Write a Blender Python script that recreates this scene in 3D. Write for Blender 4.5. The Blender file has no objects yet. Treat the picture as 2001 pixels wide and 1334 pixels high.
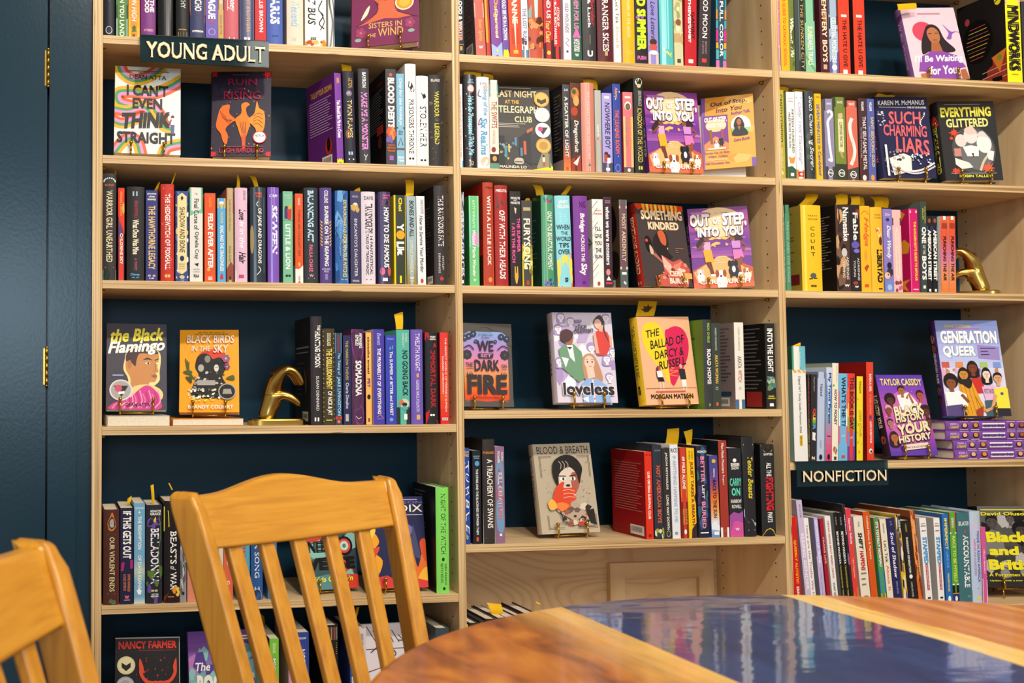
import bpy, math, random
from math import sin, cos, pi, radians as rad
from mathutils import Vector, Matrix, Euler

# ------------------------------------------------------------------ camera, light, exposure
SC = bpy.context.scene
COL = SC.collection
CAM = Vector((-0.09671, -2.21770, 1.025))
RV = Vector((0.98741297, -0.1581428, -0.00254667))
UV = Vector((-0.00487024, -0.04649479, 0.99890666))
FV = Vector((0.1580883, 0.98632099, 0.04667976))
FPX, PPX, PPY = 2034.906, 434.86, 667.0
cd = bpy.data.cameras.new('camera')
cd.sensor_width = 36.0
cd.lens = FPX / 2001 * 36
cd.shift_x = (1000.5 - PPX) / 2001
cd.clip_start = 0.05
cd.dof.use_dof = True
cd.dof.focus_distance = 2.26
cd.dof.aperture_fstop = 7.0
cam = bpy.data.objects.new('camera', cd)
COL.objects.link(cam)
cam.matrix_world = Matrix(((RV.x, UV.x, -FV.x, CAM.x), (RV.y, UV.y, -FV.y, CAM.y), (RV.z, UV.z, -FV.z, CAM.z), (0, 0, 0, 1)))
SC.camera = cam

SC.view_settings.view_transform = 'Standard'
SC.view_settings.look = 'None'
SC.view_settings.gamma = 1.0
SC.view_settings.use_curve_mapping = False
SC.view_settings.exposure = -0.04

wd = bpy.data.worlds.new('world')
SC.world = wd
wd.use_nodes = True
wd.node_tree.nodes['Background'].inputs[0].default_value = (1.0, 0.96, 0.90, 1)
wd.node_tree.nodes['Background'].inputs[1].default_value = 0.40

def lamp(name, loc, aim, power, size, color=(1.0, 0.92, 0.80), spot=None):
    if spot:
        d = bpy.data.lights.new(name, 'SPOT'); d.spot_size = rad(spot); d.spot_blend = 0.6; d.shadow_soft_size = size
    else:
        d = bpy.data.lights.new(name, 'AREA'); d.shape = 'DISK'; d.size = size
    d.energy = power; d.color = color
    o = bpy.data.objects.new(name, d); COL.objects.link(o)
    o.location = loc
    o.rotation_euler = (Vector(aim) - Vector(loc)).to_track_quat('-Z', 'Y').to_euler()
    return o

# ceiling downlights above the reading table, aimed at the shelves
lamp('ceiling_spot', (0.30, -1.95, 3.05), (0.25, 0.0, 0.95), 13, 0.10)
lamp('ceiling_spot', (0.25, -1.95, 3.05), (1.0, 0.0, 0.95), 15, 0.10)
lamp('ceiling_spot', (0.85, -1.95, 3.05), (1.7, 0.0, 0.95), 17, 0.10)
lamp('ceiling_spot', (1.70, -1.90, 3.05), (2.3, 0.0, 0.95), 16, 0.10)
# daylight from the shop windows on the far side of the room
lamp('window_light', (-0.45, -5.6, 1.62), (0.0, 0.0, 1.2), 46, 1.2, (0.66, 0.85, 1.0))
# soft frontal fill, an added lamp that brightens the shelf interiors
lamp('fill_light', (1.7, -3.4, 2.95), (1.3, 0.0, 0.9), 85, 1.5, (1.0, 0.95, 0.87))

# ------------------------------------------------------------------ helpers
def pxray(x, y):
    return FV + RV * ((x - PPX) / FPX) - UV * ((y - PPY) / FPX)
def at(x, y, Y):
    v = pxray(x, y); return CAM + v * ((Y - CAM.y) / v.y)
def atz(x, y, z):
    v = pxray(x, y); return CAM + v * ((z - CAM.z) / v.z)

def s2l(c):
    return c / 12.92 if c <= 0.04045 else ((c + 0.055) / 1.055) ** 2.4
def hexc(h):
    h = h.lstrip('#')
    return tuple(s2l(int(h[i:i + 2], 16) / 255) for i in (0, 2, 4)) + (1,)

MATS = {}
def M(h, rough=0.42, metal=0.0, coat=0.0):
    """printed ink / paint of one colour, with a faint paper mottling"""
    k = (h, rough, metal, coat)
    if k in MATS: return MATS[k]
    m = bpy.data.materials.new('ink_' + h.lstrip('#')); m.use_nodes = True
    nt = m.node_tree; b = nt.nodes['Principled BSDF']
    b.inputs['Base Color'].default_value = hexc(h)
    b.inputs['Metallic'].default_value = metal
    b.inputs['Specular IOR Level'].default_value = .5 if (metal or rough < .33) else .18
    b.inputs['Coat Weight'].default_value = coat
    b.inputs['Coat Roughness'].default_value = 0.12
    n = nt.nodes.new('ShaderNodeTexNoise'); n.inputs['Scale'].default_value = 60
    r = nt.nodes.new('ShaderNodeMapRange'); r.inputs['To Min'].default_value = max(0.02, rough - 0.05); r.inputs['To Max'].default_value = rough + 0.05
    nt.links.new(n.outputs['Fac'], r.inputs['Value']); nt.links.new(r.outputs['Result'], b.inputs['Roughness'])
    MATS[k] = m
    return m

def node_mat(name):
    m = bpy.data.materials.new(name); m.use_nodes = True
    nt = m.node_tree
    return m, nt, nt.nodes['Principled BSDF']

def ramp(nt, stops):
    r = nt.nodes.new('ShaderNodeValToRGB')
    e = r.color_ramp.elements
    while len(e) < len(stops): e.new(0.5)
    for i, (p, c) in enumerate(stops):
        e[i].position = p; e[i].color = hexc(c)
    return r

def coords(nt, scale, rot=(0, 0, 0), kind='Object'):
    tc = nt.nodes.new('ShaderNodeTexCoord'); mp = nt.nodes.new('ShaderNodeMapping')
    mp.inputs['Scale'].default_value = scale; mp.inputs['Rotation'].default_value = rot
    nt.links.new(tc.outputs[kind], mp.inputs['Vector'])
    return mp

def wood(name, dark, mid, light, scale, rough=0.4, coat=0.0, dist=1.2, bump=0.05, detail=6):
    m, nt, b = node_mat(name)
    mp = coords(nt, scale)
    n = nt.nodes.new('ShaderNodeTexNoise'); n.inputs['Scale'].default_value = 1.0; n.inputs['Detail'].default_value = detail; n.inputs['Distortion'].default_value = dist
    r = ramp(nt, [(0.28, dark), (0.5, mid), (0.72, light)])
    nt.links.new(mp.outputs[0], n.inputs['Vector']); nt.links.new(n.outputs['Fac'], r.inputs['Fac'])
    nt.links.new(r.outputs['Color'], b.inputs['Base Color'])
    b.inputs['Roughness'].default_value = rough
    b.inputs['Coat Weight'].default_value = coat; b.inputs['Coat Roughness'].default_value = 0.15
    bp = nt.nodes.new('ShaderNodeBump'); bp.inputs['Strength'].default_value = bump; bp.inputs['Distance'].default_value = 0.002
    nt.links.new(n.outputs['Fac'], bp.inputs['Height']); nt.links.new(bp.outputs['Normal'], b.inputs['Normal'])
    return m

def ply_edge(name, axis):
    """layered plywood edge: bands across the thickness, broken up along the length"""
    m, nt, b = node_mat(name)
    s = [2.0, 2.0, 2.0]; s[axis] = 330.0
    mp = coords(nt, s)
    n = nt.nodes.new('ShaderNodeTexNoise'); n.inputs['Scale'].default_value = 1.0; n.inputs['Detail'].default_value = 2.5
    r = ramp(nt, [(0.34, '#94703f'), (0.45, '#c5a06c'), (0.58, '#dcbc8a'), (0.72, '#e8cfa2')])
    nt.links.new(mp.outputs[0], n.inputs['Vector']); nt.links.new(n.outputs['Fac'], r.inputs['Fac'])
    s2 = [9.0, 9.0, 9.0]; s2[axis] = 160.0
    mp2 = coords(nt, s2)
    n2 = nt.nodes.new('ShaderNodeTexNoise'); n2.inputs['Scale'].default_value = 1.0; n2.inputs['Detail'].default_value = 1
    r2 = ramp(nt, [(0.21, '#5d4226'), (0.25, '#ffffff')])
    nt.links.new(mp2.outputs[0], n2.inputs['Vector']); nt.links.new(n2.outputs['Fac'], r2.inputs['Fac'])
    mx = nt.nodes.new('ShaderNodeMix'); mx.data_type = 'RGBA'; mx.blend_type = 'MULTIPLY'; mx.inputs[0].default_value = 1.0
    nt.links.new(r.outputs['Color'], mx.inputs[6]); nt.links.new(r2.outputs['Color'], mx.inputs[7])
    nt.links.new(mx.outputs[2], b.inputs['Base Color'])
    b.inputs['Roughness'].default_value = 0.5
    return m

def rotary_ply(name):
    """rotary-cut veneer: wandering cathedral rings"""
    m, nt, b = node_mat(name)
    mp = coords(nt, (1.6, 3, 4.2))
    n = nt.nodes.new('ShaderNodeTexNoise'); n.inputs['Scale'].default_value = 1.0; n.inputs['Detail'].default_value = 1.5; n.inputs['Distortion'].default_value = .6
    k = nt.nodes.new('ShaderNodeMath'); k.operation = 'MULTIPLY'; k.inputs[1].default_value = 26
    fr = nt.nodes.new('ShaderNodeMath'); fr.operation = 'FRACT'
    r = ramp(nt, [(0.0, '#c6a277'), (0.12, '#d6b68a'), (0.6, '#dcbf94'), (0.95, '#cfac80')])
    nt.links.new(mp.outputs[0], n.inputs['Vector']); nt.links.new(n.outputs['Fac'], k.inputs[0]); nt.links.new(k.outputs[0], fr.inputs[0]); nt.links.new(fr.outputs[0], r.inputs['Fac'])
    nt.links.new(r.outputs['Color'], b.inputs['Base Color']); b.inputs['Roughness'].default_value = .45
    return m
PLY_ROT = rotary_ply('birch_ply_back')
PLY_FACE = wood('birch_ply_face', '#cda97b', '#dcbd8f', '#e6ca9f', (9, 9, 1.4), 0.45, 0, 2.2, 0.03)
PLY_FACE_X = wood('birch_ply_shelf', '#cfab7d', '#ddbe90', '#e7cba1', (1.4, 12, 9), 0.42, 0, 2.0, 0.03)
PLY_EDGE_Z = ply_edge('birch_ply_shelf_edge', 2)
PLY_EDGE_X = ply_edge('birch_ply_upright_edge', 0)
HONEY = wood('honey_oak', '#bf7f22', '#ce8f2a', '#d89c36', (6, 6, 6), 0.32, 0.2, 0.6, 0.01)
HONEY_L = wood('honey_oak_lengthwise', '#b8781e', '#c88825', '#d1932e', (90, 90, 5), 0.32, 0.2, 0.4, 0.01)
HONEY_R = wood('honey_oak_crosswise', '#b97a1e', '#c98a25', '#d2952e', (5, 90, 110), 0.30, 0.25, 0.4, 0.01)
BRASS = M('#b8923c', 0.28, 1.0)
GOLD = M('#c4a052', 0.24, 1.0)
DARK = M('#17130f', 0.7)
PAGES = None

def pages_mat():
    m, nt, b = node_mat('page_edges')
    mp = coords(nt, (900, 900, 900)); n = nt.nodes.new('ShaderNodeTexNoise'); n.inputs['Scale'].default_value = 1
    r = ramp(nt, [(0.3, '#cfc2a8'), (0.7, '#efe6d2')])
    nt.links.new(mp.outputs[0], n.inputs['Vector']); nt.links.new(n.outputs['Fac'], r.inputs['Fac']); nt.links.new(r.outputs['Color'], b.inputs['Base Color'])
    b.inputs['Roughness'].default_value = 0.8
    return m
PAGES = pages_mat()

def paint(name, c, rough=0.4, bump=0.25, coat=0.25, spec=.4):
    m, nt, b = node_mat(name)
    b.inputs['Base Color'].default_value = hexc(c); b.inputs['Roughness'].default_value = rough; b.inputs['Specular IOR Level'].default_value = spec
    b.inputs['Coat Weight'].default_value = coat; b.inputs['Coat Roughness'].default_value = 0.3
    mp = coords(nt, (160, 160, 110)); n = nt.nodes.new('ShaderNodeTexNoise'); n.inputs['Scale'].default_value = 1; n.inputs['Detail'].default_value = 4
    bp = nt.nodes.new('ShaderNodeBump'); bp.inputs['Strength'].default_value = bump; bp.inputs['Distance'].default_value = 0.0015
    nt.links.new(mp.outputs[0], n.inputs['Vector']); nt.links.new(n.outputs['Fac'], bp.inputs['Height']); nt.links.new(bp.outputs['Normal'], b.inputs['Normal'])
    return m
NAVY = paint('navy_blue_paint', '#12303f', 0.25, 0.12, 0, .36)
NAVY_BACK = paint('navy_blue_back_panel', '#16384b', 0.4, 0.06, 0, .2)

class MB:
    """collects faces, then links them as ONE mesh object"""
    def __init__(s): s.v = []; s.f = []; s.m = []; s.mats = []; s.sm = []
    def mi(s, m):
        if m not in s.mats: s.mats.append(m)
        return s.mats.index(m)
    def add(s, vs, fs, m, smooth=False):
        o = len(s.v); k = s.mi(m)
        s.v += [tuple(p) for p in vs]
        for f in fs:
            s.f.append([i + o for i in f]); s.m.append(k); s.sm.append(smooth)
    def box(s, a, b, m, faces=None):
        x0, y0, z0 = a; x1, y1, z1 = b
        vs = [(x0, y0, z0), (x1, y0, z0), (x1, y1, z0), (x0, y1, z0), (x0, y0, z1), (x1, y0, z1), (x1, y1, z1), (x0, y1, z1)]
        fs = {'b': (0, 3, 2, 1), 't': (4, 5, 6, 7), 'f': (0, 1, 5, 4), 'k': (2, 3, 7, 6), 'l': (3, 0, 4, 7), 'r': (1, 2, 6, 5)}
        for k, f in fs.items():
            mm = (faces or {}).get(k, m)
            if mm is not None: s.add(vs, [f], mm) if False else s._one(vs, f, mm)
    def _one(s, vs, f, m):
        s.add([vs[i] for i in f], [(0, 1, 2, 3)], m)
    def tube(s, pts, r, m, n=8, caps=True):
        P = [Vector(p) for p in pts]; L = len(P); rr = r if isinstance(r, (list, tuple)) else [r] * L
        vs = []; up = None
        for i, p in enumerate(P):
            t = (P[min(i + 1, L - 1)] - P[max(i - 1, 0)]).normalized()
            if up is None:
                up = t.orthogonal().normalized()
            else:
                up = (up - t * up.dot(t)).normalized()
            w = t.cross(up)
            for k in range(n):
                a = 2 * pi * k / n
                vs.append(p + (up * cos(a) + w * sin(a)) * rr[i])
        fs = [(i * n + k, i * n + (k + 1) % n, (i + 1) * n + (k + 1) % n, (i + 1) * n + k) for i in range(L - 1) for k in range(n)]
        if caps: fs += [tuple(range(n))[::-1], tuple((L - 1) * n + k for k in range(n))]
        s.add(vs, fs, m, True)
    def ball(s, c, r, m, n=10):
        vs = []; fs = []
        for i in range(1, n // 2):
            th = pi * i / (n // 2)
            for k in range(n):
                a = 2 * pi * k / n
                vs.append((c[0] + r * sin(th) * cos(a), c[1] + r * sin(th) * sin(a), c[2] + r * cos(th)))
        rows = n // 2 - 1
        vs += [(c[0], c[1], c[2] + r), (c[0], c[1], c[2] - r)]
        for i in range(rows - 1):
            for k in range(n): fs.append((i * n + k, i * n + (k + 1) % n, (i + 1) * n + (k + 1) % n, (i + 1) * n + k))
        for k in range(n):
            fs.append((rows * n, (k + 1) % n, k)); fs.append((rows * n + 1, (rows - 1) * n + k, (rows - 1) * n + (k + 1) % n))
        s.add(vs, fs, m, True)
    def build(s, name, parent=None, loc=None):
        me = bpy.data.meshes.new(name)
        me.from_pydata(s.v, [], s.f)
        for m in s.mats: me.materials.append(m)
        me.polygons.foreach_set('material_index', s.m)
        me.polygons.foreach_set('use_smooth', s.sm)
        me.update()
        o = bpy.data.objects.new(name, me); COL.objects.link(o)
        if parent is not None: o.parent = parent
        if loc is not None: o.location = loc
        return o

def bevel(o, w, seg=2):
    md = o.modifiers.new('bevel', 'BEVEL'); md.width = w; md.segments = seg; md.limit_method = 'ANGLE'; md.angle_limit = rad(35); md.harden_normals = True
    return o

def tag(o, label=None, cat=None, group=None, kind=None):
    if label: o['label'] = label
    if cat: o['category'] = cat
    if group: o['group'] = group
    if kind: o['kind'] = kind
    return o

def empty(name, loc=(0, 0, 0), rot=(0, 0, 0)):
    o = bpy.data.objects.new(name, None); COL.objects.link(o)
    o.location = loc; o.rotation_euler = rot; o.empty_display_size = 0.02
    return o

# ------------------------------------------------------------------ lettering
TXT = {}
def text_mesh(body, bold, shear):
    k = (body, bold, shear)
    if k in TXT: return TXT[k]
    c = bpy.data.curves.new('t', 'FONT'); c.body = body; c.size = 1; c.resolution_u = 2; c.offset = bold; c.shear = shear
    o = bpy.data.objects.new('t', c); me = o.to_mesh()
    vs = [(v.co.x, v.co.y) for v in me.vertices]; fs = [tuple(p.vertices) for p in me.polygons]
    o.to_mesh_clear(); bpy.data.objects.remove(o); bpy.data.curves.remove(c)
    if not vs: TXT[k] = None; return None
    x0 = min(v[0] for v in vs); x1 = max(v[0] for v in vs); y0 = min(v[1] for v in vs); y1 = max(v[1] for v in vs)
    vs = [((x - x0) / max(x1 - x0, 1e-6), (y - y0) / max(y1 - y0, 1e-6)) for x, y in vs]
    TXT[k] = (vs, fs, max(x1 - x0, .05), max(y1 - y0, .05))
    return TXT[k]

# every mark is (kind, ...) in a face's own frame: c = across from the left 0..1, a = down from the top 0..1
def V(s, a, b, col, c0=.24, c1=.76, bold=.018, sh=0): return ('V', s, a, b, col, c0, c1, bold, sh)      # reads downwards
def H(s, a, b, col, c0=.12, c1=.88, bold=.018, sh=0, rot=0): return ('H', s, a, b, col, c0, c1, bold, sh, rot)
def Q(a, b, col, c0=0., c1=1.): return ('P', [(c0, a), (c1, a), (c1, b), (c0, b)], col)
def P(pts, col): return ('P', pts, col)
def E(c, a, rc, ra, col, n=20): return ('P', [(c + rc * cos(2 * pi * i / n), a + ra * sin(2 * pi * i / n)) for i in range(n)], col)
def L(pts, w, col): return ('L', pts, w, col)                                                       # stroke, width as a share of the face width
def G(a, b, cols, c0=0., c1=1.):                                                                       # printed colour blend
    n = 4 * (len(cols) - 1); out = []
    cs = [tuple(int(h[i:i + 2], 16) for i in (1, 3, 5)) for h in cols]
    for i in range(n):
        t = (i + .5) / n * (len(cols) - 1); k = min(int(t), len(cols) - 2); u = t - k
        c = '#%02x%02x%02x' % tuple(int(cs[k][j] * (1 - u) + cs[k + 1][j] * u) // 3 * 3 for j in range(3))
        out.append(Q(a + (b - a) * i / n, a + (b - a) * (i + 1) / n, c, c0, c1))
    return ('S', out)
def S(*items): return ('S', list(items))
def smooth(pts, n=6, closed=False):
    out = []; N = len(pts)
    for i in range(N if closed else N - 1):
        p = [pts[(i + j) % N] if closed else pts[min(max(i + j, 0), N - 1)] for j in (-1, 0, 1, 2)]
        for k in range(n):
            t = k / n
            out.append(tuple(.5 * (2 * p[1][d] + (p[2][d] - p[0][d]) * t + (2 * p[0][d] - 5 * p[1][d] + 4 * p[2][d] - p[3][d]) * t * t + (3 * p[1][d] - p[0][d] - 3 * p[2][d] + p[3][d]) * t ** 3) for d in (0, 1)))
    if not closed: out.append(pts[-1])
    return out
def C(pts, col, n=4): return P(smooth(pts, n, True), col)                                           # blob through points

def marks(mb, items, W, Hh, fmap, lift0=0.00022, step=0.000035, rough=0.42):
    """put printed marks on a face; fmap(u metres across, v metres up, lift) -> local point"""
    st = [lift0]
    def poly(pts, col):
        vs = [fmap(c * W, (1 - a) * Hh, st[0]) for c, a in pts]
        mb.add(vs, [tuple(range(len(vs)))], M(col, rough))
        st[0] += step
    def go(items):
        for it in items:
            k = it[0]
            if k == 'S': go(it[1])
            elif k == 'P':
                poly([(min(max(c, 0), 1), min(max(a, 0), 1)) for c, a in it[1]], it[2])
            elif k == 'L':
                pts, w, col = it[1:]
                pm = [(c * W, (1 - a) * Hh) for c, a in pts]; hw = w * W / 2
                lft = []; rgt = []
                for i in range(len(pm)):
                    a = pm[max(i - 1, 0)]; b = pm[min(i + 1, len(pm) - 1)]
                    dx, dy = b[0] - a[0], b[1] - a[1]; l = math.hypot(dx, dy) or 1
                    nx, ny = -dy / l * hw, dx / l * hw
                    cl = lambda q: (min(max(q[0], 0), W), min(max(q[1], 0), Hh))
                    lft.append(cl((pm[i][0] + nx, pm[i][1] + ny))); rgt.append(cl((pm[i][0] - nx, pm[i][1] - ny)))
                vs = [fmap(x, y, st[0]) for x, y in lft + rgt]; n = len(pm)
                mb.add(vs, [(i, i + 1, n + i + 1, n + i) for i in range(n - 1)], M(col, rough)); st[0] += step
            elif k in 'VH':
                tm = text_mesh(it[1], 0, it[8])
                if not tm: continue
                a, b, col, c0, c1 = it[2:7]
                ex, ey = it[7] * 1.15 / tm[2], it[7] * 1.15 / tm[3]         # heavier weights: the letters overstruck four times
                for sx, sy in ((-1, -1), (1, -1), (-1, 1), (1, 1)) if it[7] > .004 else ((0, 0),):
                    out = []
                    for tx, ty in tm[0]:
                        tx = (tx + ex + sx * ex) / (1 + 2 * ex); ty = (ty + ey + sy * ey) / (1 + 2 * ey)
                        if k == 'V': c = c0 + ty * (c1 - c0); aa = a + tx * (b - a)
                        else:
                            c = c0 + tx * (c1 - c0); aa = b + ty * (a - b) - (it[9] * (tx - .5))
                        out.append(fmap(c * W, (1 - aa) * Hh, st[0]))
                    mb.add(out, tm[1], M(col, rough)); st[0] += step * .3
                st[0] += step
    go(items)

# ------------------------------------------------------------------ a book
def book_parts(root, w, h, d, col, spine=(), front=(), back=(), kind='p', rough=0.42, backcol=None, spinecol=None):
    """local frame: spine faces -Y at y=0, front cover faces +X at x=w, z up"""
    t = 0.0022 if kind == 'h' else 0.0006
    bul = min(0.004, 0.14 * w) if kind == 'h' else 0.0005
    def arc(x):
        u = min(max(x / w, 0), 1); return -bul * (1 - (2 * u - 1) ** 2)
    mb = MB()
    N = 8
    outer = [(0, d)] + [(w * i / N, arc(w * i / N)) for i in range(N + 1)] + [(w, d)]
    inner = [(t, d)] + [(t + (w - 2 * t) * i / N, arc(w * i / N) + t) for i in range(N + 1)] + [(w - t, d)]
    n = len(outer)
    vs = [(x, y, 0) for x, y in outer] + [(x, y, h) for x, y in outer] + [(x, y, 0) for x, y in inner] + [(x, y, h) for x, y in inner]
    m = M(col, rough); mbk = M(backcol, rough) if backcol else m; msp = M(spinecol, rough) if spinecol else m
    for i in range(n - 1):
        mm = mbk if i == 0 else (m if i == n - 2 else msp)
        mb.add([vs[i], vs[i + 1], vs[n + i + 1], vs[n + i]], [(0, 1, 2, 3)], mm)
        mb.add([vs[2 * n + i], vs[3 * n + i], vs[3 * n + i + 1], vs[2 * n + i + 1]], [(0, 1, 2, 3)], m)
        mb.add([vs[n + i], vs[n + i + 1], vs[3 * n + i + 1], vs[3 * n + i]], [(0, 1, 2, 3)], mm)
        mb.add([vs[i], vs[2 * n + i], vs[2 * n + i + 1], vs[i + 1]], [(0, 1, 2, 3)], mm)
    for i in (0, n - 1):
        mb.add([vs[i], vs[n + i], vs[3 * n + i], vs[2 * n + i]], [(0, 1, 2, 3)], m)
    marks(mb, spine, w, h, lambda u, v, e: (u, arc(u) - e, v), rough=rough)
    marks(mb, front, d, h, lambda u, v, e: (w + e, u, v), rough=rough)
    marks(mb, back, d, h, lambda u, v, e: (-e, d - u, v), rough=rough)
    mb.build('cover', root)
    pb = MB(); g = 0.003 if kind == 'h' else 0.0008
    pb.box((t + .0002, bul * .2 + t + 0.0008, g), (w - t - .0002, d - g, h - g), PAGES)
    pb.build('pages', root)
# ------------------------------------------------------------------ the room
X1, DIV, XR = 0.7877, 0.0172, 2.3326
BAYX = {1: (0.0, 0.7877), 2: (0.8049, 1.5926), 3: (1.6098, 2.3400)}
DEPTH = 0.28
TH = 0.0172
ZS = {(1, 1): 1.7878, (1, 2): 1.528, (1, 3): 1.2592, (1, 4): .9477, (1, 5): .5735, (1, 6): .285,
      (2, 1): 1.7861, (2, 2): 1.5264, (2, 3): 1.2589, (2, 4): .9772, (2, 5): .6806, (2, 6): .285,
      (3, 1): 1.7862, (3, 2): 1.5265, (3, 3): 1.2575, (3, 4): .8511, (3, 5): .5046, (3, 6): .14}
CEIL = 3.1
FX0, FX1, FY0 = -2.2, 3.6, -6.2

mb = MB(); mb.box((FX0, FY0, -.06), (FX1, .32, 0), wood('floor_boards', '#6b4527', '#85592f', '#9a6c3c', (8, 1.2, 8), .4, .2))
tag(mb.build('floor'), kind='structure')
mb = MB(); mb.box((FX0, FY0, CEIL), (FX1, .32, CEIL + .06), paint('ceiling_paint', '#e9e2d6', .8, .05, 0))
tag(mb.build('ceiling'), kind='structure')
mb = MB(); mb.box((-.0214, .30, 0), (FX1, .34, CEIL), paint('wall_paint', '#2b4354', .5, .1, 0))
tag(mb.build('wall_back'), kind='structure')
# the navy wall strip beside the bookcase, the door and its casing
mb = MB(); mb.box((FX0, .05, 0), (-.0535, .30, CEIL), NAVY); mb.box((-.0533, .012, 0), (-.0216, .30, CEIL), NAVY)
tag(mb.build('wall_left'), kind='structure')
mb = MB(); mb.box((-.1125, -.002, 0), (-.0537, .0495, 2.25), NAVY)
tag(bevel(mb.build('trim_1'), .002), kind='structure')
mb = MB(); mb.box((-1.02, -.001, .012), (-.1172, .042, 2.2), NAVY)
door = tag(bevel(mb.build('door_1'), .0015), kind='structure')
for zc in (1.710, 1.0756, .27):
    hb = MB()
    for k in range(5):
        z0 = zc - .039 + k * .0156
        hb.tube([(-.1155, -.0045, z0 + .0004), (-.1155, -.0045, z0 + .0152)], .0034, BRASS, 12)
    hb.box((-.1225, -.0016, zc - .038), (-.1155, -.0012, zc + .038), BRASS)
    hb.box((-.1155, -.0026, zc - .038), (-.1075, -.0022, zc + .038), NAVY)
    hb.ball((-.1155, -.0045, zc + .0398), .0033, BRASS); hb.ball((-.1155, -.0045, zc - .0398), .0033, BRASS)
    hb.build('hinge', door)

# ------------------------------------------------------------------ built-in plywood bookcase
bc = empty('bookcase', (0, 0, 0))
tag(bc, 'built-in birch plywood bookcase of three bays with navy blue back, along the wall', 'bookcase')
HTOP = 2.40
ups = [(-.0212, 0.0), (.7877, .8049), (1.5926, 1.6098), (2.3400, 2.3572)]
for i, (a, b) in enumerate(ups):
    mb = MB(); mb.box((a, 0, 0), (b, DEPTH, HTOP), PLY_FACE, {'f': PLY_EDGE_X})
    if i:
        z = .10
        while z < HTOP - .05:                                        # rows of shelf pin holes on the face we see
            for y in (.036, .236):
                pts = [(a - .0002, y + .0021 * cos(2 * pi * k / 10), z + .0021 * sin(2 * pi * k / 10)) for k in range(10)]
                mb.add(pts, [tuple(range(10))], DARK)
            z += .032
    o = mb.build('upright', bc)
def shelf(bay, z, front=0.0, name='shelf'):
    a, b = BAYX[bay]
    mb = MB(); mb.box((a + .0006, front, -TH), (b - .0006, DEPTH - .001, 0), PLY_FACE_X, {'f': PLY_EDGE_Z, 'l': PLY_EDGE_Z, 'r': PLY_EDGE_Z})
    o = mb.build(name, bc, (0, 0, z))
    if z > .6:
        for x, s in ((a, 1), (b, -1)):
            for y in (.036, .236):
                p = MB(); p.tube([(x, y, -TH - .0035), (x + s * .008, y, -TH - .0035)], .0033, BRASS, 10)
                p.tube([(x + s * .0004, y, -TH - .0035), (x + s * .0016, y, -TH - .0035)], .005, BRASS, 10)
                p.build('shelf_pin', o)
for (bay, k), z in ZS.items(): shelf(bay, z, .0012 * ((bay + k) % 2))
for bay in (1, 2, 3):
    shelf(bay, 2.10); shelf(bay, HTOP)
    a, b = BAYX[bay]
    if bay == 2:
        zc = ZS[(2, 5)] - TH
        mb = MB(); mb.box((a + .0005, DEPTH - .0185, zc), (b - .0005, DEPTH - .0015, HTOP - TH), NAVY_BACK)
        mb.build('back_panel', bc)
        mb = MB(); mb.box((a + .0005, DEPTH - .0185, .02), (b - .0005, DEPTH - .0015, zc - .0005), PLY_ROT)
        tag(mb.build('back_panel', bc), 'bare plywood back panel low in the middle bay')
    else:
        mb = MB(); mb.box((a + .0005, DEPTH - .0185, .02), (b - .0005, DEPTH - .0015, HTOP - TH), NAVY_BACK)
        mb.build('back_panel', bc)
# framed access hatch on the bare plywood back of the middle bay
yb = DEPTH - .0186
p0, p1 = at(1192, 1099, yb - .016), at(1394, 1103, yb - .016)
hx0, hx1, hz1, hz0 = p0.x, p1.x, p0.z - .002, p0.z - .30
fw = .040
hatch = MB(); ci = [(hx0, hz0), (hx1, hz0), (hx1, hz1), (hx0, hz1)]; cin = [(hx0 + fw, hz0 + fw), (hx1 - fw, hz0 + fw), (hx1 - fw, hz1 - fw), (hx0 + fw, hz1 - fw)]
for i in range(4):                                                    # four mitred frame members
    j = (i + 1) % 4; m = PLY_FACE_X if i in (0, 2) else PLY_FACE
    o4 = [ci[i], ci[j], cin[j], cin[i]]
    g = .0004
    f = [(x, yb - .016, z) for x, z in o4]; k = [(x, yb - .0004, z) for x, z in o4]
    hatch.add(f + k, [(0, 1, 2, 3), (0, 4, 5, 1), (1, 5, 6, 2), (2, 6, 7, 3), (3, 7, 4, 0)], m)
hm = hatch.build('hatch_frame', bc)
mb = MB(); mb.box((cin[0][0], yb - .003, cin[0][1]), (cin[1][0], yb - .0005, cin[2][1]), PLY_ROT); mb.build('hatch_panel', hm)
mb = MB(); q = at(1397, 1132, yb - .004); mb.box((hx1 + .002, yb - .006, hz0), (BAYX[2][1] - .012, yb - .0006, q.z), PLY_FACE); mb.build('patch_panel', bc)

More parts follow.
